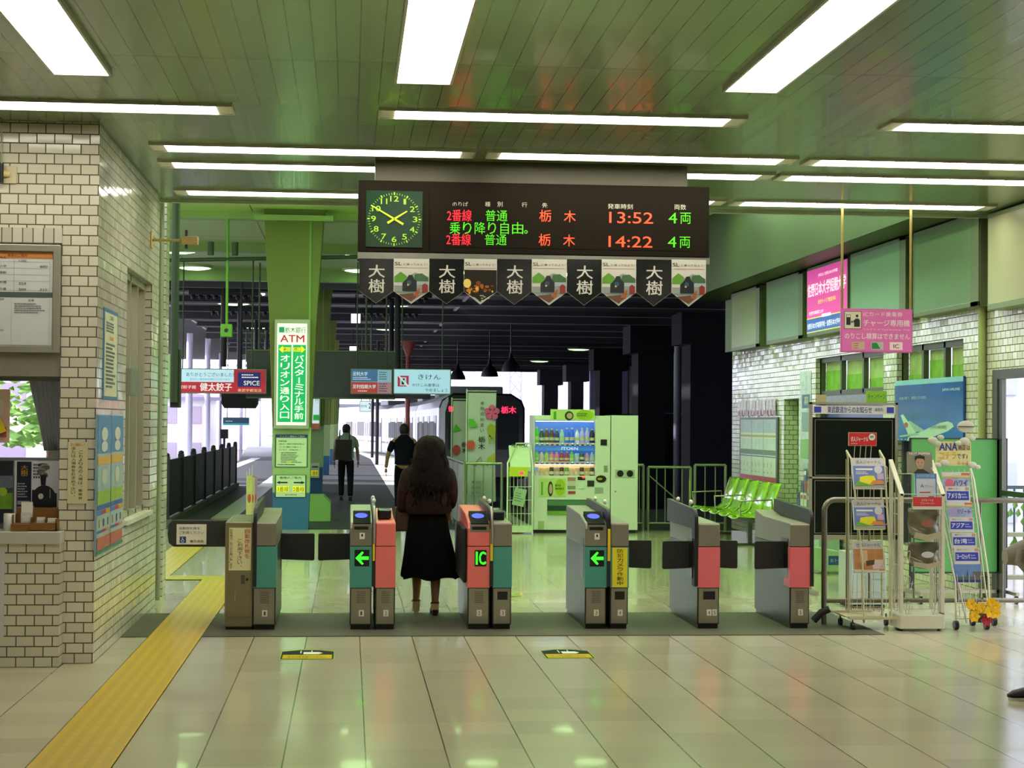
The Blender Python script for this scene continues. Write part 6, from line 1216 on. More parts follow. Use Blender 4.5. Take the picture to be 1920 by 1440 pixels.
# small things under the green ceiling
p = at(425, 620, 27.5); t = thing('hanging_camera', 'small green box hanging on a thin green pole under the green ceiling', 'camera', (p.x, 27.5, p.z)); G3 = m('6fae3a', .5)
MB(G3).box(-.09, .09, -.09, .09, -.1, .1).build('box', t, bevel=.015); MB(G3).cyl((0, 0, .1), (0, 0, 4.9-p.z), .022).build('pole', t); MB(BLK).cyl((0, -.1, 0), (0, -.09, 0), .03).build('lens', t)
MB(m('2c4424', .5)).cyl((-.25, -.1, at(425, 480, 27.5).z-p.z+.0), (-.25, -.1, at(425, 470, 27.5).z-p.z+.12), .05).cyl((.12, -.1, at(425, 480, 27.5).z-p.z), (.12, -.1, at(425, 470, 27.5).z-p.z+.12), .05).tube([(-3, 0, at(320, 497, 27.5).z-p.z), (2.2, 0, at(500, 478, 27.5).z-p.z)], .03).build('conduit', t)
p = at(330, 420, 20); MB(m('2c3a24', .5)).cyl((p.x, 20, 1.85), (p.x, 20, 4.88), .045).box(p.x-.12, p.x+.12, 19.9, 20.1, 4.5, 4.8).build('drop_pipe'); tag(bpy.data.objects['drop_pipe'], 'dark green vertical pipe just past the left brick pier', 'pipe')
a = at(316, 697, 20); o = MB(m('a8c48a', .4, emit=.2)).box(-.06, .0, 0, .2, 0, .5).box(0, .1, 0, .25, -.1, .55, BLKM).build('wall_clock_box', loc=(a.x+.02, 20, a.z-.3)); tag(o, 'narrow box sign mounted on the dark pipe past the brick pier', 'sign')
for k, px in enumerate((372, 640)):
    b = MB(m('1c2418', .6)); p = at(px+20, 386 if k == 0 else 395, 21.5)
    for j in range(14): b.ball((p.x-.35+.06*j+.02*math.sin(j*3), 21.5, 4.83-.03*abs(math.sin(j*1.7))), .05, .05, .045, 8)
    o = b.build('cable_bundle'); tag(o, 'dark cable bundle under the green ceiling, %s of the green column' % ('left', 'right')[k], 'cable')
for i, (px, py, Y) in enumerate(((585, 447, 23.6), (640, 405, 21.2))):
    p = at(px+30, py, Y); o = MB(m('9ab87a', .4)).box(-.5, .5, 0, .12, -.05, .05).build('cable_tray', loc=(p.x, Y, 4.8)); tag(o, 'pale green cable tray under the hall ceiling, %s one' % ('farther', 'nearer')[i], 'tray')

# ================================================================ PLATFORM CANOPY, YARD, TRAIN
DK = m('17181c', .7, 0, .2, .5); GRC = m('6c6c74', .6, 0, .12, .8); PUR = m('2c2c34', .5)
struct('ceiling_canopy', MB(GRC).box(-5.2, 3.1, 38.4, 118, 5.05, 5.1))
struct('ceiling_track_roof', MB(DK).prism([(-5.0, 38.5), (-5.0, 104), (-10.9, 104), (-5.3, 50)], 5.25, 5.35, axis='z').box(2.9, 15.6, 28.9, 105, 5.3, 5.4).box(6.43, 15.6, 24, 28.9, 5.3, 5.4))
t = thing('roof_truss', 'steel purlins and girders carrying the long platform canopy', 'roof frame', (0, 38.4, 0))
edge = m('8a8a9a', .4)
for k in range(17):
    y = 40+k*4.1-38.4; MB(PUR).box(-5.2, 14.5, y, y+.12, 4.85 if k % 3 else 4.65, 5.04).build('purlin', t)
    MB(edge).box(-5.2, 14.5, y-.02, y, 4.86, 4.885).build('lit_edge_strip', t)  # paler strip puts the light on each purlin's edge into colour
for x_ in (-5.2, 3.1): MB(m('a8a8b4', .4)).box(x_-.04, x_+.04, 0, 79, 4.98, 5.05).build('gutter', t)
for i, Y in enumerate((41., 47, 55., 62, 69., 83.)):
    for x_, s_ in ((-2.9, 'left'), (1.1, 'right')):
        if s_ == 'right' and i in (2, 3): continue
        t = thing('canopy_post', 'dark steel canopy post, %s row, %s from the hall' % (s_, ['first', 'second', 'third', 'fourth', 'fifth', 'sixth'][i]), 'post', (x_, Y, 0))
        hgt = 2.45 if i < 4 else 0.0
        MB(m('1c1c22', .5)).cyl((0, 0, 2.9 if i < 4 else 0), (0, 0, 5.05), .07).build('shaft', t)
        MB(m('1c1c22', .5)).box(-.8, .8, -.04, .04, 4.55, 4.7).build('bracket', t); c_ = MB(m('1c1c22', .5))
        for j in range(9): c_.ball((-.7+j*.17, 0, 4.5), .06, .06, .07, 8)
        c_.build('cable_row', t)
GLL = m('c8ffb0', .4, 0, 0, emit=4)
for i, (x_, Y) in enumerate(((-3.25, 49.7), (1.3, 49.2), (1.32, 55.8), (1.34, 62), (1.6, 65.6), (1.35, 74), (-3.25, 62), (9.5, 57.6), (9.5, 72.7), (9.4, 86.9))):
    t = downlight(x_, Y, 4.98 if x_ < 5 else 4.8, 'round canopy lamp %s of the platform centre, %s along its line' % (('right over the track' if x_ > 5 else 'right' if x_ > 0 else 'left'), ['first', 'first', 'second', 'third', 'fourth', 'fifth', 'second', 'first', 'second', 'third'][i]), .42, GLL)
    MB(DK).cyl((0, 0, 0), (0, 0, .4), .03).build('stem', t)
for i, (px, py, Y) in enumerate(((858, 706, 70), (918, 700, 64), (958, 690, 58))):
    p = at(px, py, Y); t = thing('shade_lamp', 'dark bell-shaped hanging lamp over the track, %s from the left' % ('first', 'second', 'third')[i], 'light', (p.x, Y, p.z)); MB(m('101014', .4)).lathe([(.32, -.12), (.3, .0), (.2, .2), (.08, .3), (.05, .5)], n=16).build('shade', t); MB(m('101014', .4)).cyl((0, 0, .5), (0, 0, 5.3-p.z), .025).build('cord', t)
for i, (px, py) in enumerate(((667, 597), (662, 656))):
    Y = (46, 62)[i]; p = at(px, py, Y); o = MB(m('e8e4ff', .4, 0, 0, emit=2.4)).box(-.12, .12, 0, .05, -.12, .12).box(-.14, .14, .05, .1, -.14, .14, DK).cyl((0, .07, .14), (0, .07, 5.06-p.z), .015, mat=DK).build('square_lamp', loc=(p.x, Y, p.z)); tag(o, 'small square white lamp under the grey canopy, %s one' % ('nearer', 'farther')[i], 'light')
p = at(490, 543, 47); o = MB(m('e0dcff', .4, 0, 0, emit=2)).add([(-.28, 0, .0), (0, 0, .0), (0, 0, -.25), (-.06, 0, -.27)], [(0, 1, 2, 3)]).box(-.3, .3, .02, .1, -.0, .05, DK).build('skylight_glint', loc=(p.x+.1, 47, p.z+.1)); tag(o, 'small glowing panel shaped as a skylight glint, left of the green column', 'light')  # skylight glint modelled as a glowing panel
# left fence
t = thing('platform_fence', 'dark solid fence with posts along the left edge of the platform', 'fence', (-2.86, 28.2, 0)); FD = m('1e222a', .6, 0, .1, 4)
for k in range(7): y = k*2.4; MB(FD).box(-.02, .02, y+.05, y+2.35, .12, 1.02+.0*k).build('panel', t)
for k in range(8): y = k*2.4; MB(FD).box(-.05, .05, y-.04, y+.04, 0, 1.08).ball((0, y, 1.1), .05, .05, .04, 8).build('post', t)
MB(m('5a605a', .7)).box(-.12, .1, -.1, 16.9, 0, .09).build('kerb', t)
a = at(420, 835, 46); o = MB(BLKM).box(-.1, .1, 0, .1, 0, .24).cyl((0, .05, -1.2), (0, .05, 0), .03).build('signal_box', loc=(a.x, 46, 1.2)); tag(o, 'small black box on a stick behind the end of the dark fence', 'box')
# small flag stand behind the wide gate
Yn = 19.5; a, c = at(462, 975, Yn), at(477, 895, Yn); t = thing('small_banner_stand', 'cluster of slim yellowish paper flags standing behind the left gates', 'flags', (a.x+.05, Yn, 0))
for k in range(3):
    w_ = .05; x_ = k*.028-.02; MB(m(('c8c878', 'c4c0a0', 'a88ab0')[k], .6, 0, .15, 20)).box(x_-.03, x_+.03, -.02+k*.015, -.015+k*.015, .55, 1.05-.02*k+.04*(k == 2)).disc(x_, .8, .02, .05, -.022+k*.015, 10, m('c05a4a', .6)).build('flag', t); MB(WHT).cyl((x_-.03, -.01+k*.015, 0), (x_-.03, -.01+k*.015, 1.1+.03*k), .004).build('pole', t)
MB(m('5a5a58', .6)).cyl((0, 0, 0), (0, 0, .04), .09, n=16).build('base', t)
# ---- train: four cars following the bend of the platform
SIL = m('b9bcc4', .3, .6, .03, 3.); WDW = m('15181e', .6); DRK = m('0e0f12', .2, 0, .05)
def car(label, x, Y, rz, front):
    t = thing('train_car', label, 'train', (x, Y, -1.1), rz, 'cars of the silver commuter train'); L_ = 19.6; hw = 1.4
    prof = [(-hw, .95), (-hw, 3.25), (-hw+.1, 3.5), (-hw+.45, 3.72), (hw-.45, 3.72), (hw-.1, 3.5), (hw, 3.25), (hw, .95)]
    b = MB(SIL); b.prism(prof, .25 if front else 0, L_, None, 'y'); b.build('body', t)
    MB(m('2c2c30', .7)).box(-hw+.15, hw-.15, .6, L_-.4, .35, .95).build('underframe', t)
    for k in range(4):
        y = 2.3+k*4.9; d = MB(m('c9ccd4', .3, .4)); d.box(-hw-.012, -hw, y-.65, y+.65, 1.1, 3.0); 
        for s_ in (-.6, .05): d.box(-hw-.016, -hw-.012, y+s_+.08, y+s_+.47, 1.95, 2.75, WDW)
        d.box(-hw-.02, -hw-.012, y-.68, y-.64, 1.1, 3.0, WDW).box(-hw-.02, -hw-.012, y+.64, y+.68, 1.1, 3.0, WDW).box(-hw-.018, -hw-.012, y-.01, y+.01, 1.1, 3.0, WDW); d.build('side_door', t)
        if k < 3: MB(WDW).box(-hw-.01, -hw, y+1.0, y+3.9, 1.95, 2.8).build('side_window', t)
    MB(m('3a1c28', .4)).box(-hw-.008, -hw, .3, L_, 1.62, 1.72).build('stripe', t)
    for yy in (2.6, 10.5): MB(m('8f9298', .5)).box(-.9, .9, yy, yy+2.6, 3.72, 4.0).build('roof_unit', t, bevel=.04)
    if front:
        f = MB(DRK); f.prism([(-hw, .95), (-hw, 3.25), (-hw+.1, 3.5), (-hw+.45, 3.72), (hw-.45, 3.72), (hw-.1, 3.5), (hw, 3.25), (hw, .95)], 0, .26, None, 'y'); f.build('front_end', t, bevel=.06)
        b = MB(m('bcbfc6', .3, .5)); b.prism([(-hw+.03, .97), (-hw+.03, 3.2), (-hw+.12, 3.45), (-hw+.3, 3.6), (-hw+.3, 3.45), (-hw+.2, 3.1), (-hw+.2, .97)], -.03, 0, None, 'y'); b.build('front_rim', t)
        MB(m('22262c', .08)).box(-hw+.3, -.5, -.02, 0, 1.9, 3.0).box(-.42, .42, -.02, 0, 1.2, 3.0).box(.5, hw-.2, -.02, 0, 1.9, 3.05).build('windscreen', t)
        r = MB(m('ff1c3a', .4, 0, 0, emit=6)); r.text('普通', -1.1, -.75, 3.12, 3.3, -.03, None, .03); r.build('type_light', t); r = MB(m('ff1c3a', .4, 0, 0, emit=6)); r.text('栃木', .62, 1.1, 3.08, 3.3, -.03, None, .03); r.build('destination_light', t)
        MB(m('2a2a2e', .6)).box(-.35, .35, -.35, 0, .5, .75).build('coupler', t)
        for xx in (-1.0, 1.0): MB(m('ff2a3a', .4, 0, 0, emit=1.5)).cyl((xx, -.03, 1.35), (xx, -.01, 1.35), .07).build('tail_lamp', t)
car('front silver train car with black face and red destination display, at the right track', 4.3, 57, 0, True)
ang = 0; x_, y_ = 4.3, 77
for i, lb in enumerate(('second car of the silver train, behind the black-faced one', 'third car of the silver train, further round the bend', 'last visible car of the silver train, at the far bend')):
    ang += R((2.5, 5.5, 8)[i]); car(lb, x_, y_, ang, False); x_ -= 20*math.sin(ang); y_ += 20*math.cos(ang)
for i in range(7):   # dark wedge-shaped noise panels above the train roof
    pass
# ---- far background: buildings, masts, viaduct
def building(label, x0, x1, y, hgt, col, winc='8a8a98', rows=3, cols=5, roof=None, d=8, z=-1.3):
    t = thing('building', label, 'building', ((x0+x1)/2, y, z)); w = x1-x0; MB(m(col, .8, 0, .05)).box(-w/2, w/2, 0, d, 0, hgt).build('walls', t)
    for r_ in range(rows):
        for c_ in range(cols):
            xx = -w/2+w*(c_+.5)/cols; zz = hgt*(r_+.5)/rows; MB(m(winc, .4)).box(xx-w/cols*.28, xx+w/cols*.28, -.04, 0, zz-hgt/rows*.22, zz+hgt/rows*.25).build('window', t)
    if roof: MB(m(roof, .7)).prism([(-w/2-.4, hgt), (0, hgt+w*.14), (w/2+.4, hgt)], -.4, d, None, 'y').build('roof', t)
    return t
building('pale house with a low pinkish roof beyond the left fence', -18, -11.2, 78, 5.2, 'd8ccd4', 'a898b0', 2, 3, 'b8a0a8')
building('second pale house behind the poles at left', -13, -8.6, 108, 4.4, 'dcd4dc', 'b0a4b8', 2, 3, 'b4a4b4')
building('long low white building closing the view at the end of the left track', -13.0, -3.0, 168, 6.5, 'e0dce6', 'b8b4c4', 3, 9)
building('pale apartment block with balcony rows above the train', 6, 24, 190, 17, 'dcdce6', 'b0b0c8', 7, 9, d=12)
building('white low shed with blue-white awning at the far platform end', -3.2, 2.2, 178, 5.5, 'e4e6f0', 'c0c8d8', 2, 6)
for i, (px, Y, w_, hh) in enumerate(((354, 70, .22, 6.4), (388, 74, .2, 6.4), (412, 90, .15, 6.4), (452, 112, .15, 9), (487, 120, .14, 8))):
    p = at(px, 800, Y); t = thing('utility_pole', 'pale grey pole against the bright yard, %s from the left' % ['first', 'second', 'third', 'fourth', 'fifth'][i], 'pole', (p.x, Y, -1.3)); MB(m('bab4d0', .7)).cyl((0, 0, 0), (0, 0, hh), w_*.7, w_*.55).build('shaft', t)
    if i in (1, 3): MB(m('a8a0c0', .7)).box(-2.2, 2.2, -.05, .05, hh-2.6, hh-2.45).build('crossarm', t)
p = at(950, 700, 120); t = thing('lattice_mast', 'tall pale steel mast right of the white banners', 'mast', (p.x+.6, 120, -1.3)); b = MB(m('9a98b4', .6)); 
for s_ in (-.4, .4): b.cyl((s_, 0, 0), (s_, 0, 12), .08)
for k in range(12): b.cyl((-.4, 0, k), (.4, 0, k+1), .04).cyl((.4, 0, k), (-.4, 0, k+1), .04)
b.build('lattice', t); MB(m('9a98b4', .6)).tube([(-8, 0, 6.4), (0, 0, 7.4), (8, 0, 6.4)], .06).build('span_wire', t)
# concrete viaduct piers on the right
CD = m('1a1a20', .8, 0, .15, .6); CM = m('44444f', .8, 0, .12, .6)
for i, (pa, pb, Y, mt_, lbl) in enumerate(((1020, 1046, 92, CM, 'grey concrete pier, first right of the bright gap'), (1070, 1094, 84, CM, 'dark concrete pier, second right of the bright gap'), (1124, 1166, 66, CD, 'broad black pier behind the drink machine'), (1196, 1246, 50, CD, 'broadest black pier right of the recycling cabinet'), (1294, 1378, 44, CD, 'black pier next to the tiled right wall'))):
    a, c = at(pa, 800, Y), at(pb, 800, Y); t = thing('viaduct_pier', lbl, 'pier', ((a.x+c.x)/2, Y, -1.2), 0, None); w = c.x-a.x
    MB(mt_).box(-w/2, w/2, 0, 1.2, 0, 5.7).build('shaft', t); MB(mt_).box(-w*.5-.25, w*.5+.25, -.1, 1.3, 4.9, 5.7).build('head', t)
a, c = at(1098, 800, 96), at(1300, 800, 96)
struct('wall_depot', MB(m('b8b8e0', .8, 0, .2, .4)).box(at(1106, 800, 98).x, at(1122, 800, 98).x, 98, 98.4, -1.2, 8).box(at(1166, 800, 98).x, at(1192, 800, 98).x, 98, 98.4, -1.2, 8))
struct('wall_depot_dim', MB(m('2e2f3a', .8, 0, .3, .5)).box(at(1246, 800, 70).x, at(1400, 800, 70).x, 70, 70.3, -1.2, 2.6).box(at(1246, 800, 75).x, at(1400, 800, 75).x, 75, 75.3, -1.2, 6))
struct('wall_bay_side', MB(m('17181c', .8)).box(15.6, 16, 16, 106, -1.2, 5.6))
a = at(1285, 775, 60); o = MB(m('8a8ab0', .3, .5)).cyl((at(1244, 775, 69.95).x, 69.95, at(1285, 775, 69.95).z), (at(1372, 775, 69.95).x, 69.95, at(1285, 775, 69.95).z), .035).build('overhead_pipe'); tag(o, 'thin pale horizontal pipe glinting between the black piers', 'pipe')
a = at(1270, 700, 58); o = MB(m('77778a', .5)).cyl((a.x, 58, -1), (a.x, 58, 4.4), .12).build('steel_mast'); tag(o, 'grey vertical mast between the broad black pier and the right wall', 'mast')
t = thing('parked_vehicle', 'small dark vehicle front seen between two black piers', 'vehicle', (at(1180, 770, 75).x, 75, -1.1)); MB(m('24242e', .3)).box(-.9, .9, 0, 3, .3, 2.2).prism([(-.8, 2.2), (-.6, 3.2), (.6, 3.2), (.8, 2.2)], .2, 2.6).build('body', t, bevel=.08); MB(m('a8a8d0', .2)).box(-.6, .2, -.02, 0, 1.4, 2.6).build('windscreen', t); MB(BLK).cyl((-.9, .6, .35), (-.6, .6, .35), .35).cyl((.6, .6, .35), (.9, .6, .35), .35).build('wheels', t)
# street outside the right door
t = building('white arcaded building across the street, through the right door', 0, 9, 0, 5.4, 'd8dce6', 'b8bccc', 3, 12, None, d=4, z=-.2); t.location = (11.05, 24.1, -.2)
struct('floor_street', MB(m('b8b8ba', .8)).box(XR+.3, 60, -5, 24.1, -.35, -.05))
t = thing('street_fence', 'dark street fence low behind the glass door', 'fence', (8.0, 20.4, -.05)); 
for k in range(24): MB(m('2a3038', .5)).cyl((k*.12-1.4, 0, 0), (k*.12-1.4, 0, 1.0), .012).build('bar', t)
MB(m('2a3038', .5)).box(-1.45, 1.45, -.015, .015, .96, 1.0).build('rail', t)
t = thing('planter_shelf', 'plant shelf with leafy pots inside the glass door', 'planter', (6.66, 16.8, -.05)); MB(m('7a7a5a', .5)).box(-.5, .5, -.02, .1, .62, .66).box(-.5, .5, -.02, .1, .2, .24).box(-.5, -.47, -.02, .1, 0, .98).box(.47, .5, -.02, .1, 0, .98).build('shelf', t); rnd = random.Random(5); b = MB(m('4f7a2a', .6, 0, .3, 20))
for k in range(90): x_, z_ = rnd.uniform(-.45, .45), rnd.choice([.66, .24])+rnd.uniform(.02, .3); y_ = rnd.uniform(-.04, .08); b.add([(x_, y_, z_), (x_+.03, y_-.01, z_+.03), (x_+.01, y_, z_+.09), (x_-.03, y_-.01, z_+.04)], [(0, 1, 2, 3)])
b.build('foliage', t)
# ---- floor stickers
def sticker(px0, px1, ptop, pbot, label):
    L0, R0, L1, R1 = onz(px0, pbot), onz(px1, pbot), onz(px0+16, ptop), onz(px1-16, ptop); cx = (L0.x+R0.x)/2; w = abs(R0.x-L0.x); y0 = L0.y; y1 = onz((px0+px1)/2, ptop).y; h = y1-y0
    b = MB(); z = .001
    def fl(pts, dz, mt_): b.add([(x_, y_, z+dz) for x_, y_ in pts], [tuple(range(len(pts)))], mt_)
    fl([(-w/2, 0), (w/2, 0), (w/2, h*.8), (w*.2, h*.97), (0, h), (-w*.2, h*.97), (-w/2, h*.8)], 0, m('8aa83a', .85)); fl([(-w*.48, .015), (w*.48, .015), (w*.48, h*.78), (w*.18, h*.93), (-w*.18, h*.93), (-w*.48, h*.78)], .0004, m('1c2a20', .85)); fl([(-w*.45, .03), (w*.45, .03), (w*.45, h*.45), (-w*.45, h*.45)], .0008, m('b8a414', .85))
    fl([(-w*.08, h*.5), (w*.2, h*.5), (w*.28, h*.62), (w*.2, h*.72), (-w*.08, h*.72)], .0009, PAPER); fl([(-w*.14, h*.6), (-w*.12, h*.6), (-w*.12, h*.85), (-w*.14, h*.85)], .0009, PAPER); fl([(w*.06, h*.7), (w*.08, h*.7), (w*.08, h*.88), (w*.06, h*.88)], .001, PAPER)
    M_ = b.M; b.M = Matrix.Translation((0, 0, z+.0012)) @ Matrix.Rotation(R(-90), 4, 'X'); b.text('切符はお取り下さい', -w*.36, w*.36, .0, 1, 0, None) if False else None; b.M = None
    vs, fs, bb = text_data('きっぷをお取りください', .01); kx = w*.7/(bb[1]-bb[0]); ky = h*.22/(bb[3]-bb[2]); b.add([((v.x-bb[0])*kx-w*.35, (v.y-bb[2])*ky+h*.12, z+.0012) for v in vs], fs, INK)
    o = b.build('floor_sticker', loc=(cx, y0, 0)); tag(o, label, 'floor sticker')
sticker(523, 627, 1218, 1237, 'green-black and yellow floor sticker in front of the left walk-through')
sticker(1024, 1118, 1217, 1235, 'green-black and yellow floor sticker in front of the IC gate')
a = onz(985, 1119); o = MB(m('8a9a2a', .3)).box(-.12, .12, 0, .25, 0, .002).build('floor_sticker', loc=(a.x-.15, a.y, .001)); tag(o, 'small olive floor sticker behind the gates, past the mat', 'floor sticker')

# ================================================================ PEOPLE
SK = m('a87a58', .5, 0, .04); 
def ellring(cx, cy, z, rx, ry, n=20, wob=0, seed=0, fold=0):
    return [(cx+(rx*(1+wob*math.sin(fold*2*math.pi*j/n+seed)))*math.cos(2*math.pi*j/n), cy+(ry*(1+wob*math.sin(fold*2*math.pi*j/n+seed)))*math.sin(2*math.pi*j/n), z) for j in range(n)]
def head(b, cx, cy, zt, r=.092, mat=None):
    b.loft([ellring(cx, cy, zt-.235, .035, .04), ellring(cx, cy, zt-.215, .055, .06), ellring(cx, cy, zt-.17, .068, .08), ellring(cx, cy, zt-.11, .076, .094), ellring(cx, cy, zt-.05, .07, .088), ellring(cx, cy, zt-.015, .045, .06), ellring(cx, cy, zt, .01, .01)], mat)
def hand(parent, wx, wy, wz, side, s=1.):
    """relaxed hand hanging from the wrist: palm and five separate fingers"""
    pts = [((wx, wy, wz), (.02*s, .016*s)), ((wx, wy+.004, wz-.04*s), (.026*s, .013*s)), ((wx, wy+.012, wz-.085*s), (.03*s, .012*s))]; ed = [(0, 1), (1, 2)]
    o_ = skin('palm', pts, ed, SK, parent, 1)
    for k, (off, l_) in enumerate(((-.024, .062), (-.008, .07), (.008, .066), (.023, .052))):
        y0 = wy+.012+off*.9*s; skin('finger', [((wx, y0, wz-.085*s), .0085*s), ((wx-side*.004, y0+.002, wz-.085*s-l_*.5*s), .008*s), ((wx-side*.014, y0+.004, wz-.085*s-l_*s), .007*s)], [(0, 1), (1, 2)], SK, parent, 1)
    skin('thumb', [((wx, wy+.02*s+.008, wz-.03*s), .01*s), ((wx-side*.01, wy+.045*s, wz-.06*s), .009*s), ((wx-side*.014, wy+.05*s, wz-.085*s), .007*s)], [(0, 1), (1, 2)], SK, parent, 1)
# woman walking through the second passage, seen from behind
wx, wy = onz(812, 1150).x-.06, 15.05
t = thing('person', 'person seen from behind with long dark curly hair, brown fur-like jacket and long black skirt', 'person', (wx, wy, 0.006))
SKW = m('b88a6a', .5, 0, .04)
# body: legs, pelvis, torso, arms, neck as one skinned surface
J = [((0, 0, .80), (.13, .10)), ((0, 0, .95), (.115, .09)), ((0, .0, 1.14), (.13, .09)), ((0, 0, 1.27), (.09, .06)), ((0, 0, 1.33), .04), ((0, .01, 1.38), .04),
     ((-.075, 0, .76), .08), ((-.085, .05, .44), .052), ((-.085, .10, .32), .048), ((-.088, .14, .12), .03), ((-.088, .16, .07), .03),
     ((.075, 0, .76), .08), ((.07, 0, .44), .052), ((.068, -.02, .32), .05), ((.066, -.03, .12), .031), ((.066, -.02, .07), .031),
     ((-.15, 0, 1.25), .045), ((-.19, -.01, 1.03), .036), ((-.205, .06, .84), .026), ((.15, 0, 1.25), .045), ((.185, -.02, 1.03), .036), ((.17, .1, .90), .026)]
Ed = [(0, 1), (1, 2), (2, 3), (3, 4), (4, 5), (0, 6), (6, 7), (7, 8), (8, 9), (9, 10), (0, 11), (11, 12), (12, 13), (13, 14), (14, 15), (3, 16), (16, 17), (17, 18), (3, 19), (19, 20), (20, 21)]
skin('body', J, Ed, SKW, t, 2)
b = MB(SKW); head(b, 0, .03, 1.50); b.build('head', t)
HR = m('150e0a', .85, 0, .4, 40, bump=.8)
b = MB(HR); rnd = random.Random(2); n = 36; rings = []
for z, rx, ry, yo in ((1.525, .02, .02, .01), (1.515, .07, .075, .01), (1.48, .105, .11, .0), (1.43, .125, .125, -.005), (1.37, .14, .13, -.02), (1.30, .155, .13, -.035), (1.23, .17, .12, -.05), (1.16, .175, .11, -.065), (1.10, .165, .095, -.075), (1.05, .13, .07, -.085), (1.01, .07, .04, -.09)):
    rings.append([(rx*(1+.07*math.sin(7*a+z*40)+rnd.uniform(-.05, .05))*math.cos(a)+.012, yo+ry*(1+.07*math.sin(9*a+z*55)+rnd.uniform(-.05, .05))*math.sin(a), z+rnd.uniform(-.008, .008)) for a in [2*math.pi*j/n for j in range(n)]])
b.loft(rings)
for k in range(46):   # curls
    a = rnd.uniform(math.pi*.95, math.pi*2.05); rr = 1.; x0_ = .15*math.cos(a)*rnd.uniform(.7, 1.05); y0_ = .11*math.sin(a)-.03; pts = []
    zt0 = rnd.uniform(1.2, 1.42); 
    for q in range(10): f = q/9; pts.append((x0_*(1+.15*f)+.014*math.sin(q*1.9+k), y0_-.04*f+.012*math.cos(q*1.9+k), zt0-.3*f))
    b.tube(pts, [.012*(1-.5*abs(2*q/9-1)) for q in range(10)], n=5)
b.build('hair', t)
FUR = m('2e221a', .9, 0, .45, 60, bump=1.)
b = MB(FUR); b.loft([ellring(0, 0, .86, .185, .13, 28, .03, 1, 7), ellring(0, 0, .89, .2, .145, 28, .03, 2, 7), ellring(0, 0, .97, .195, .14, 28, .03, 0, 6), ellring(0, 0, 1.08, .195, .14, 28, .02, 0, 5), ellring(0, -.005, 1.18, .2, .135, 28), ellring(0, -.005, 1.25, .19, .12, 28), ellring(0, 0, 1.31, .12, .09, 28), ellring(0, 0, 1.35, .06, .06, 28)])
b.build('jacket', t)
for s_, e_, w_ in ((-1, (-.215, -.01, 1.03), (-.22, .05, .865)), (1, (.205, -.02, 1.03), (.19, .08, .905))):
    skin('sleeve', [((s_*.15, 0, 1.26), .07), ((s_*.185, -.01, 1.15), .068), (e_, .06), (w_, .05)], [(0, 1), (1, 2), (2, 3)], FUR, t, 2)
hand(t, -.222, .05, .835, -1, .9); hand(t, .185, .09, .87, 1, .9)
SKT = m('040405', .95, 0, .2, 8)
b = MB(SKT); n = 48; rings = []
for i, (z, rx, ry, xo) in enumerate(((.93, .13, .1, 0), (.9, .145, .115, 0), (.82, .165, .135, 0), (.7, .18, .15, .0), (.55, .2, .17, .008), (.42, .222, .19, .016), (.34, .24, .2, .022), (.315, .235, .2, .022))):
    f = max(0, (.9-z)/.6); rings.append([(xo+(rx+.02*f*math.sin(7*a+.6)+.008*f*math.sin(13*a)+(.008*f if math.cos(a) > .7 else 0))*math.cos(a), .02+(ry+.02*f*math.sin(7*a+.6))*math.sin(a), z+.012*f*math.sin(5*a)-.03*f*math.cos(a)*0) for a in [2*math.pi*j/n for j in range(n)]])
b.loft(rings, cap=False); b.build('skirt', t)
SHO = m('e0c88c', .5, 0, .1, 20)
for s_, (fx, fy, fz, pitch) in ((-1, (-.088, .16, .0, 0)), (1, (.066, -.02, .0, 0))):
    b = MB(SHO); lift = .045
    b.loft([[(fx+u*.03, fy-.05, v) for u, v in ((-1, lift), (1, lift), (1, lift+.055), (-1, lift+.055))], [(fx+u*.032, fy+.02, v) for u, v in ((-1, lift-.01), (1, lift-.01), (1, lift+.05), (-1, lift+.05))], [(fx+u*.04, fy+.1, v) for u, v in ((-1, .004), (1, .004), (1, .045), (-1, .045))], [(fx+u*.03, fy+.16, v) for u, v in ((-1, .004), (1, .004), (1, .025), (-1, .025))]]); b.build('shoe', t, bevel=.006)
    MB(BLK if s_ > 0 else SHO).prism([(fx-.026, lift+.005), (fx+.026, lift+.005), (fx+.02, 0), (fx-.02, 0)], fy-.05, fy-.005).build('heel', t); MB(m('7a6238', .5)).tube([(fx-.034, fy, .1), (fx-.03, fy-.045, .115), (fx+.03, fy-.045, .115), (fx+.034, fy, .1)], .006, n=6).build('ankle_strap', t)
a, c = at(741, 996, 15.1), at(766, 940, 15.1)
t2 = thing('handbag', 'brown square handbag held low in the left hand of the long-haired person', 'bag', ((a.x+c.x)/2, 15.1, a.z)); w = c.x-a.x; h = c.z-a.z
MB(m('3a2418', .6, 0, .2, 20)).box(-w/2, w/2+.02, -.03, .07, 0, h*.82).build('body', t2, bevel=.01); MB(m('2a1a12', .6)).tube([(-w*.25, .02, h*.8), (-w*.2, .02, h*1.1), (w*.2, .02, h*1.1), (w*.25, .02, h*.8)], .006, n=6).build('strap', t2)
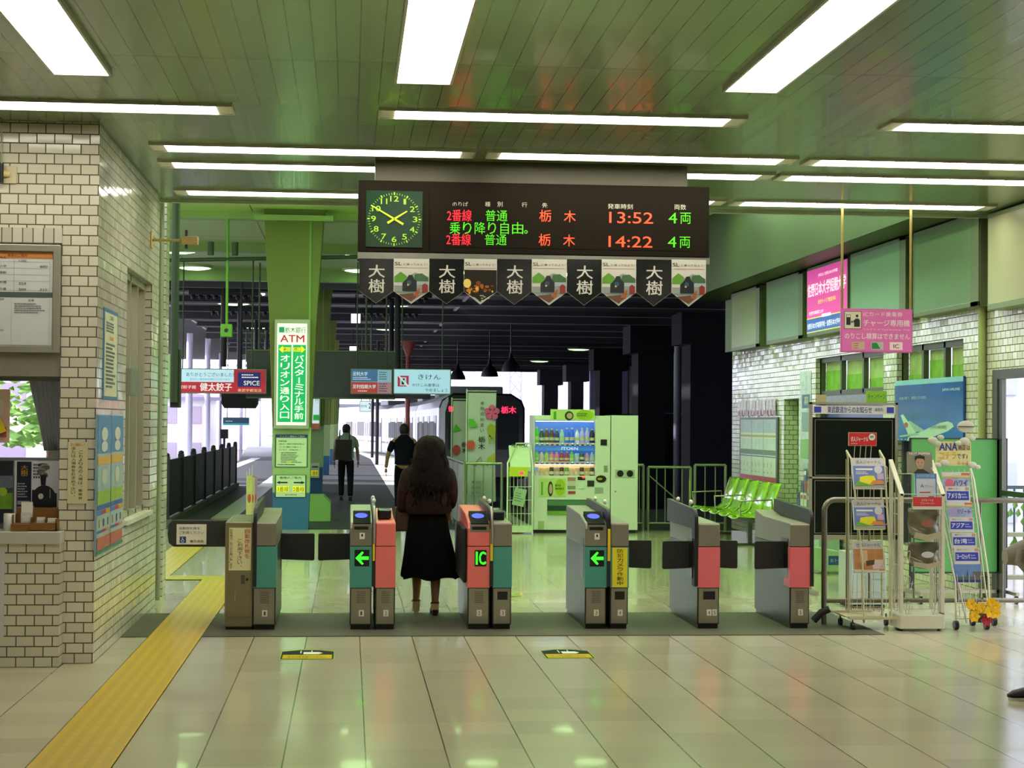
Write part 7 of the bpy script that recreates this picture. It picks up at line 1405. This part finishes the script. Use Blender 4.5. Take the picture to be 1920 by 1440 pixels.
def man(label, x, y, zt, shirt, trou, z0=0., wide=1., pack=False, stride=.1, arms=.0):
    t = thing('person', label, 'person', (x, y, z0)); s = zt/1.68
    def S(*p): return (p[0]*s, p[1]*s, p[2]*s)
    J = [(S(0, 0, .92), (.12*s, .1*s)), (S(0, 0, 1.1), (.12*s, .09*s)), (S(0, 0, 1.3), (.15*s, .1*s)), (S(0, 0, 1.41), (.09*s, .06*s)), (S(0, .01, 1.5), .05*s),
         (S(-.09, 0, .86), .085*s), (S(-.1, .05+stride*.6, .48), .06*s), (S(-.1, stride*.2, .1), .045*s), (S(-.1, stride*.2+.14, .04), .04*s),
         (S(.09, 0, .86), .085*s), (S(.1, -.0, .48), .06*s), (S(.1, -stride*1.2, .1), .045*s), (S(.1, -stride*1.2+.14, .04), .04*s),
         (S(-.19*wide, 0, 1.37), .055*s), (S(-.25*wide-arms, -.03, 1.1), .042*s), (S(-.26*wide-arms*1.4, .04, .86), .032*s), (S(.19*wide, 0, 1.37), .055*s), (S(.25*wide+arms*.4, .03, 1.1), .042*s), (S(.27*wide+arms*.6, .1, .87), .032*s)]
    Ed = [(0, 1), (1, 2), (2, 3), (3, 4), (0, 5), (5, 6), (6, 7), (7, 8), (0, 9), (9, 10), (10, 11), (11, 12), (3, 13), (13, 14), (14, 15), (3, 16), (16, 17), (17, 18)]
    skin('body', J, Ed, SK, t, 2); b = MB(SK); head(b, 0, .02, 1.68*s); b.build('head', t)
    b = MB(m('14120f', .6, 0, .3, 40)); c_ = 1.68*s; b.loft([ellring(0, .0, c_-.17, .072, .07), ellring(0, -.005, c_-.12, .085, .1), ellring(0, 0, c_-.06, .086, .1), ellring(0, 0, c_-.01, .06, .075), ellring(0, 0, c_+.012, .01, .01)]); b.build('hair', t)
    b = MB(shirt); b.loft([[(q[0]*s, q[1]*s, q[2]*s) for q in rg] for rg in (ellring(0, 0, .93, .175, .13), ellring(0, 0, 1.1, .17, .125), ellring(0, 0, 1.28, .2*wide, .13), ellring(0, 0, 1.38, .2*wide, .11), ellring(0, 0, 1.45, .1, .08), ellring(0, 0, 1.49, .06, .06))]); b.build('shirt', t)
    for k, (i0, i1) in enumerate(((13, 14), (16, 17))):
        p0, p1 = Vector(J[i0][0]), Vector(J[i1][0]); skin('sleeve', [(p0, .075*s), (p0.lerp(p1, .5), .07*s), (p0.lerp(p1, .85), .062*s)], [(0, 1), (1, 2)], shirt, t, 1)
    skin('trousers', [(S(0, 0, .95), (.135*s, .115*s)), (S(-.09, 0, .84), .1*s)]+[(J[6][0], .078*s), (Vector(J[7][0])+Vector((0, 0, -.02)), .062*s), (S(.09, 0, .84), .1*s), (J[10][0], .078*s), (Vector(J[11][0])+Vector((0, 0, -.02)), .062*s)], [(0, 1), (1, 2), (2, 3), (0, 4), (4, 5), (5, 6)], trou, t, 2)
    for k in (7, 11):
        p = J[k][0]; b = MB(BLK); b.loft([[(p[0]+u*.04, p[1]-.06, v) for u, v in ((-1, .0), (1, .0), (.8, .08), (-.8, .08))], [(p[0]+u*.045, p[1]+.04, v) for u, v in ((-1, .0), (1, .0), (.8, .085), (-.8, .085))], [(p[0]+u*.05, p[1]+.13, v) for u, v in ((-1, 0), (1, 0), (.7, .05), (-.7, .05))], [(p[0]+u*.03, p[1]+.19, v) for u, v in ((-1, 0), (1, 0), (.7, .03), (-.7, .03))]]); b.build('shoe', t, bevel=.005)
    hand(t, *J[15][0], -1, s); hand(t, *J[18][0], 1, s)
    return t
p = onz(648, 938); t = man('person in pale short-sleeved shirt and dark trousers walking away down the platform', p.x, p.y, 1.60, m('9ab0a0', .8, 0, .1, 8), m('16181c', .8), stride=.16)
o = MB(m('2e221c', .7, 0, .2, 12)).box(-.19, .15, -.12, .12, 0, .42).tube([(-.12, .02, .4), (-.1, .14, .62), (-.1, .2, .5)], .014, mat=m('1c2824', .6)).tube([(.1, .02, .4), (.1, .14, .62), (.1, .2, .5)], .014, mat=m('1c2824', .6)).build('backpack', loc=(p.x-.03, p.y-.3, .86), bevel=.03); tag(o, 'brown bag hanging low on the back of the pale-shirted person', 'bag')
q = at(757, 900, 31.5); man('person in dark navy shirt walking away beside the long-haired person', q.x, 31.5, 1.62, m('10121c', .85, 0, .1, 8), m('0c0c12', .85), stride=.12, arms=.05)
# passer-by at the right edge: only a shoe and the coat over the arm reach into the frame
fp = onz(1901, 1316); x0 = fp.x+.36; yp = fp.y
t = thing('person', 'person cut by the right picture edge, black sneaker and beige coat over the arm', 'person', (x0, yp, 0))
J = [((0, 0, .92), (.11, .12)), ((0, 0, 1.1), (.1, .12)), ((0, 0, 1.3), (.1, .15)), ((0, 0, 1.42), (.06, .09)), ((-.01, 0, 1.5), .05), ((0, .09, .86), .085), ((-.03, .09, .48), .06), ((-.13, .06, .12), .045), ((-.25, .06, .05), .038), ((0, -.09, .86), .085), ((.05, -.09, .48), .06), ((.16, -.08, .12), .045), ((.06, -.08, .05), .038), ((0, .19, 1.37), .055), ((.04, .24, 1.1), .042), ((-.12, .2, .95), .032), ((0, -.19, 1.37), .055), ((.03, -.24, 1.1), .042), ((-.13, -.2, 1.0), .032)]
Ed = [(0, 1), (1, 2), (2, 3), (3, 4), (0, 5), (5, 6), (6, 7), (7, 8), (0, 9), (9, 10), (10, 11), (11, 12), (3, 13), (13, 14), (14, 15), (3, 16), (16, 17), (17, 18)]
skin('body', J, Ed, SK, t, 2); b = MB(SK); b.M = Matrix.Rotation(R(90), 4, 'Z'); head(b, 0, 0, 1.68); b.M = None; b.build('head', t)
b = MB(m('14120f', .6, 0, .3, 40)); b.loft([ellring(.02, 0, 1.52, .06, .075), ellring(.015, 0, 1.58, .1, .086), ellring(.0, 0, 1.65, .09, .08), ellring(0, 0, 1.69, .01, .01)]); b.build('hair', t)
b = MB(m('5a5a60', .8)); b.loft([ellring(0, 0, .9, .13, .17), ellring(0, 0, 1.1, .12, .17), ellring(0, 0, 1.3, .13, .2), ellring(0, 0, 1.4, .1, .19), ellring(0, 0, 1.47, .06, .06)]); b.build('shirt', t)
skin('trousers', [((0, 0, .95), (.12, .14)), ((0, .09, .84), .1), ((-.03, .09, .48), .075), ((-.1, .07, .16), .06), ((0, -.09, .84), .1), ((.05, -.09, .48), .075), ((.14, -.08, .16), .06)], [(0, 1), (1, 2), (2, 3), (0, 4), (4, 5), (5, 6)], m('22242c', .8), t, 2)
for k, (sx, sy) in enumerate(((-.14, .06), (.15, -.08))):
    b = MB(m('101014', .6, 0, .1, 40)); n = 14; rings = []
    for f, hw, zt1 in ((-.1, .02, .07), (-.07, .038, .10), (0, .042, .1), (.07, .046, .09), (.14, .048, .075), (.2, .04, .06), (.235, .014, .04)):
        rings.append([(sx-f, sy+hw*math.cos(2*math.pi*j/n), .018+max(0, (zt1-.018))*(.5+.5*math.sin(2*math.pi*j/n))) for j in range(n)])
    b.loft(rings); b.tube([(sx-.04, sy, .108), (sx-.06, sy+.012, .112), (sx-.05, sy+.03, .1)], .004, n=5).tube([(sx-.04, sy, .108), (sx-.07, sy-.014, .106)], .004, n=5); b.build('sneaker', t)
    b = MB(m('a8a49c', .5)); rr = []
    for f, hw in ((-.105, .025), (-.07, .042), (0, .044), (.1, .048), (.18, .044), (.225, .02)):
        rr.append([(sx-f, sy-hw, .0), (sx-f, sy+hw, .0), (sx-f, sy+hw, .018), (sx-f, sy-hw, .018)])
    b.loft(rr, smooth=False); b.build('sole', t)
hand(t, -.13, .2, .95, -1, 1.); hand(t, -.14, -.2, 1.0, 1, 1.)
a = at(1884, 1076, yp-.15); c = at(1920, 1012, yp-.15)
b = MB(m('9a968a', .9, 0, .06, 10)); cz = (a.z+c.z)/2; n = 16; rings = []
for k in range(9):
    f = k/8; x_ = a.x+.0+.4*f; rr = .015+.085*math.sin(math.pi*min(1, .12+f*.55)); rings.append([(x_-x0, -.15+rr*1.1*math.cos(2*math.pi*j/n)*(1+.12*math.sin(3*j+k)), cz+.02*math.sin(5*f)+rr*(1+.1*math.sin(4*j+k*.5))*math.sin(2*math.pi*j/n)) for j in range(n)])
b.loft(rings); b.tube([(a.x-x0+.06, -.24, cz+.05), (a.x-x0+.04, -.255, cz-.02), (a.x-x0+.1, -.25, cz-.08), (a.x-x0+.2, -.25, cz-.1)], .022, n=8)
o = b.build('folded_coat', loc=(x0, yp, 0)); tag(o, 'beige rolled coat carried over an arm at the right picture edge', 'coat')
# hide nothing, end of scene
t = thing('garden_tree', 'sunlit green tree seen through the ticket counter window', 'tree', (-8.6, 52, -1.3)); rnd = random.Random(9); b = MB(m('7fa85a', .8, 0, .3, 3))
for k in range(700):
    a_, r_ = rnd.uniform(0, 6.28), 2.3*rnd.random()**.5; z_ = 2.2+rnd.uniform(0, 4.2); x_, y_ = r_*math.cos(a_)*(1-abs(z_-4)/5), r_*math.sin(a_)*.5; u = rnd.uniform(-.2, .2); v_ = rnd.uniform(.1, .25)
    b.add([(x_-v_, y_, z_), (x_, y_-u, z_-v_*.5), (x_+v_, y_+u, z_+.02), (x_, y_+.1, z_+v_*.6)], [(0, 1, 2, 3)])
b.build('crown', t); MB(m('6a5a4a', .8)).cyl((0, 0, 0), (0, 0, 3.4), .16, .09).build('trunk', t)
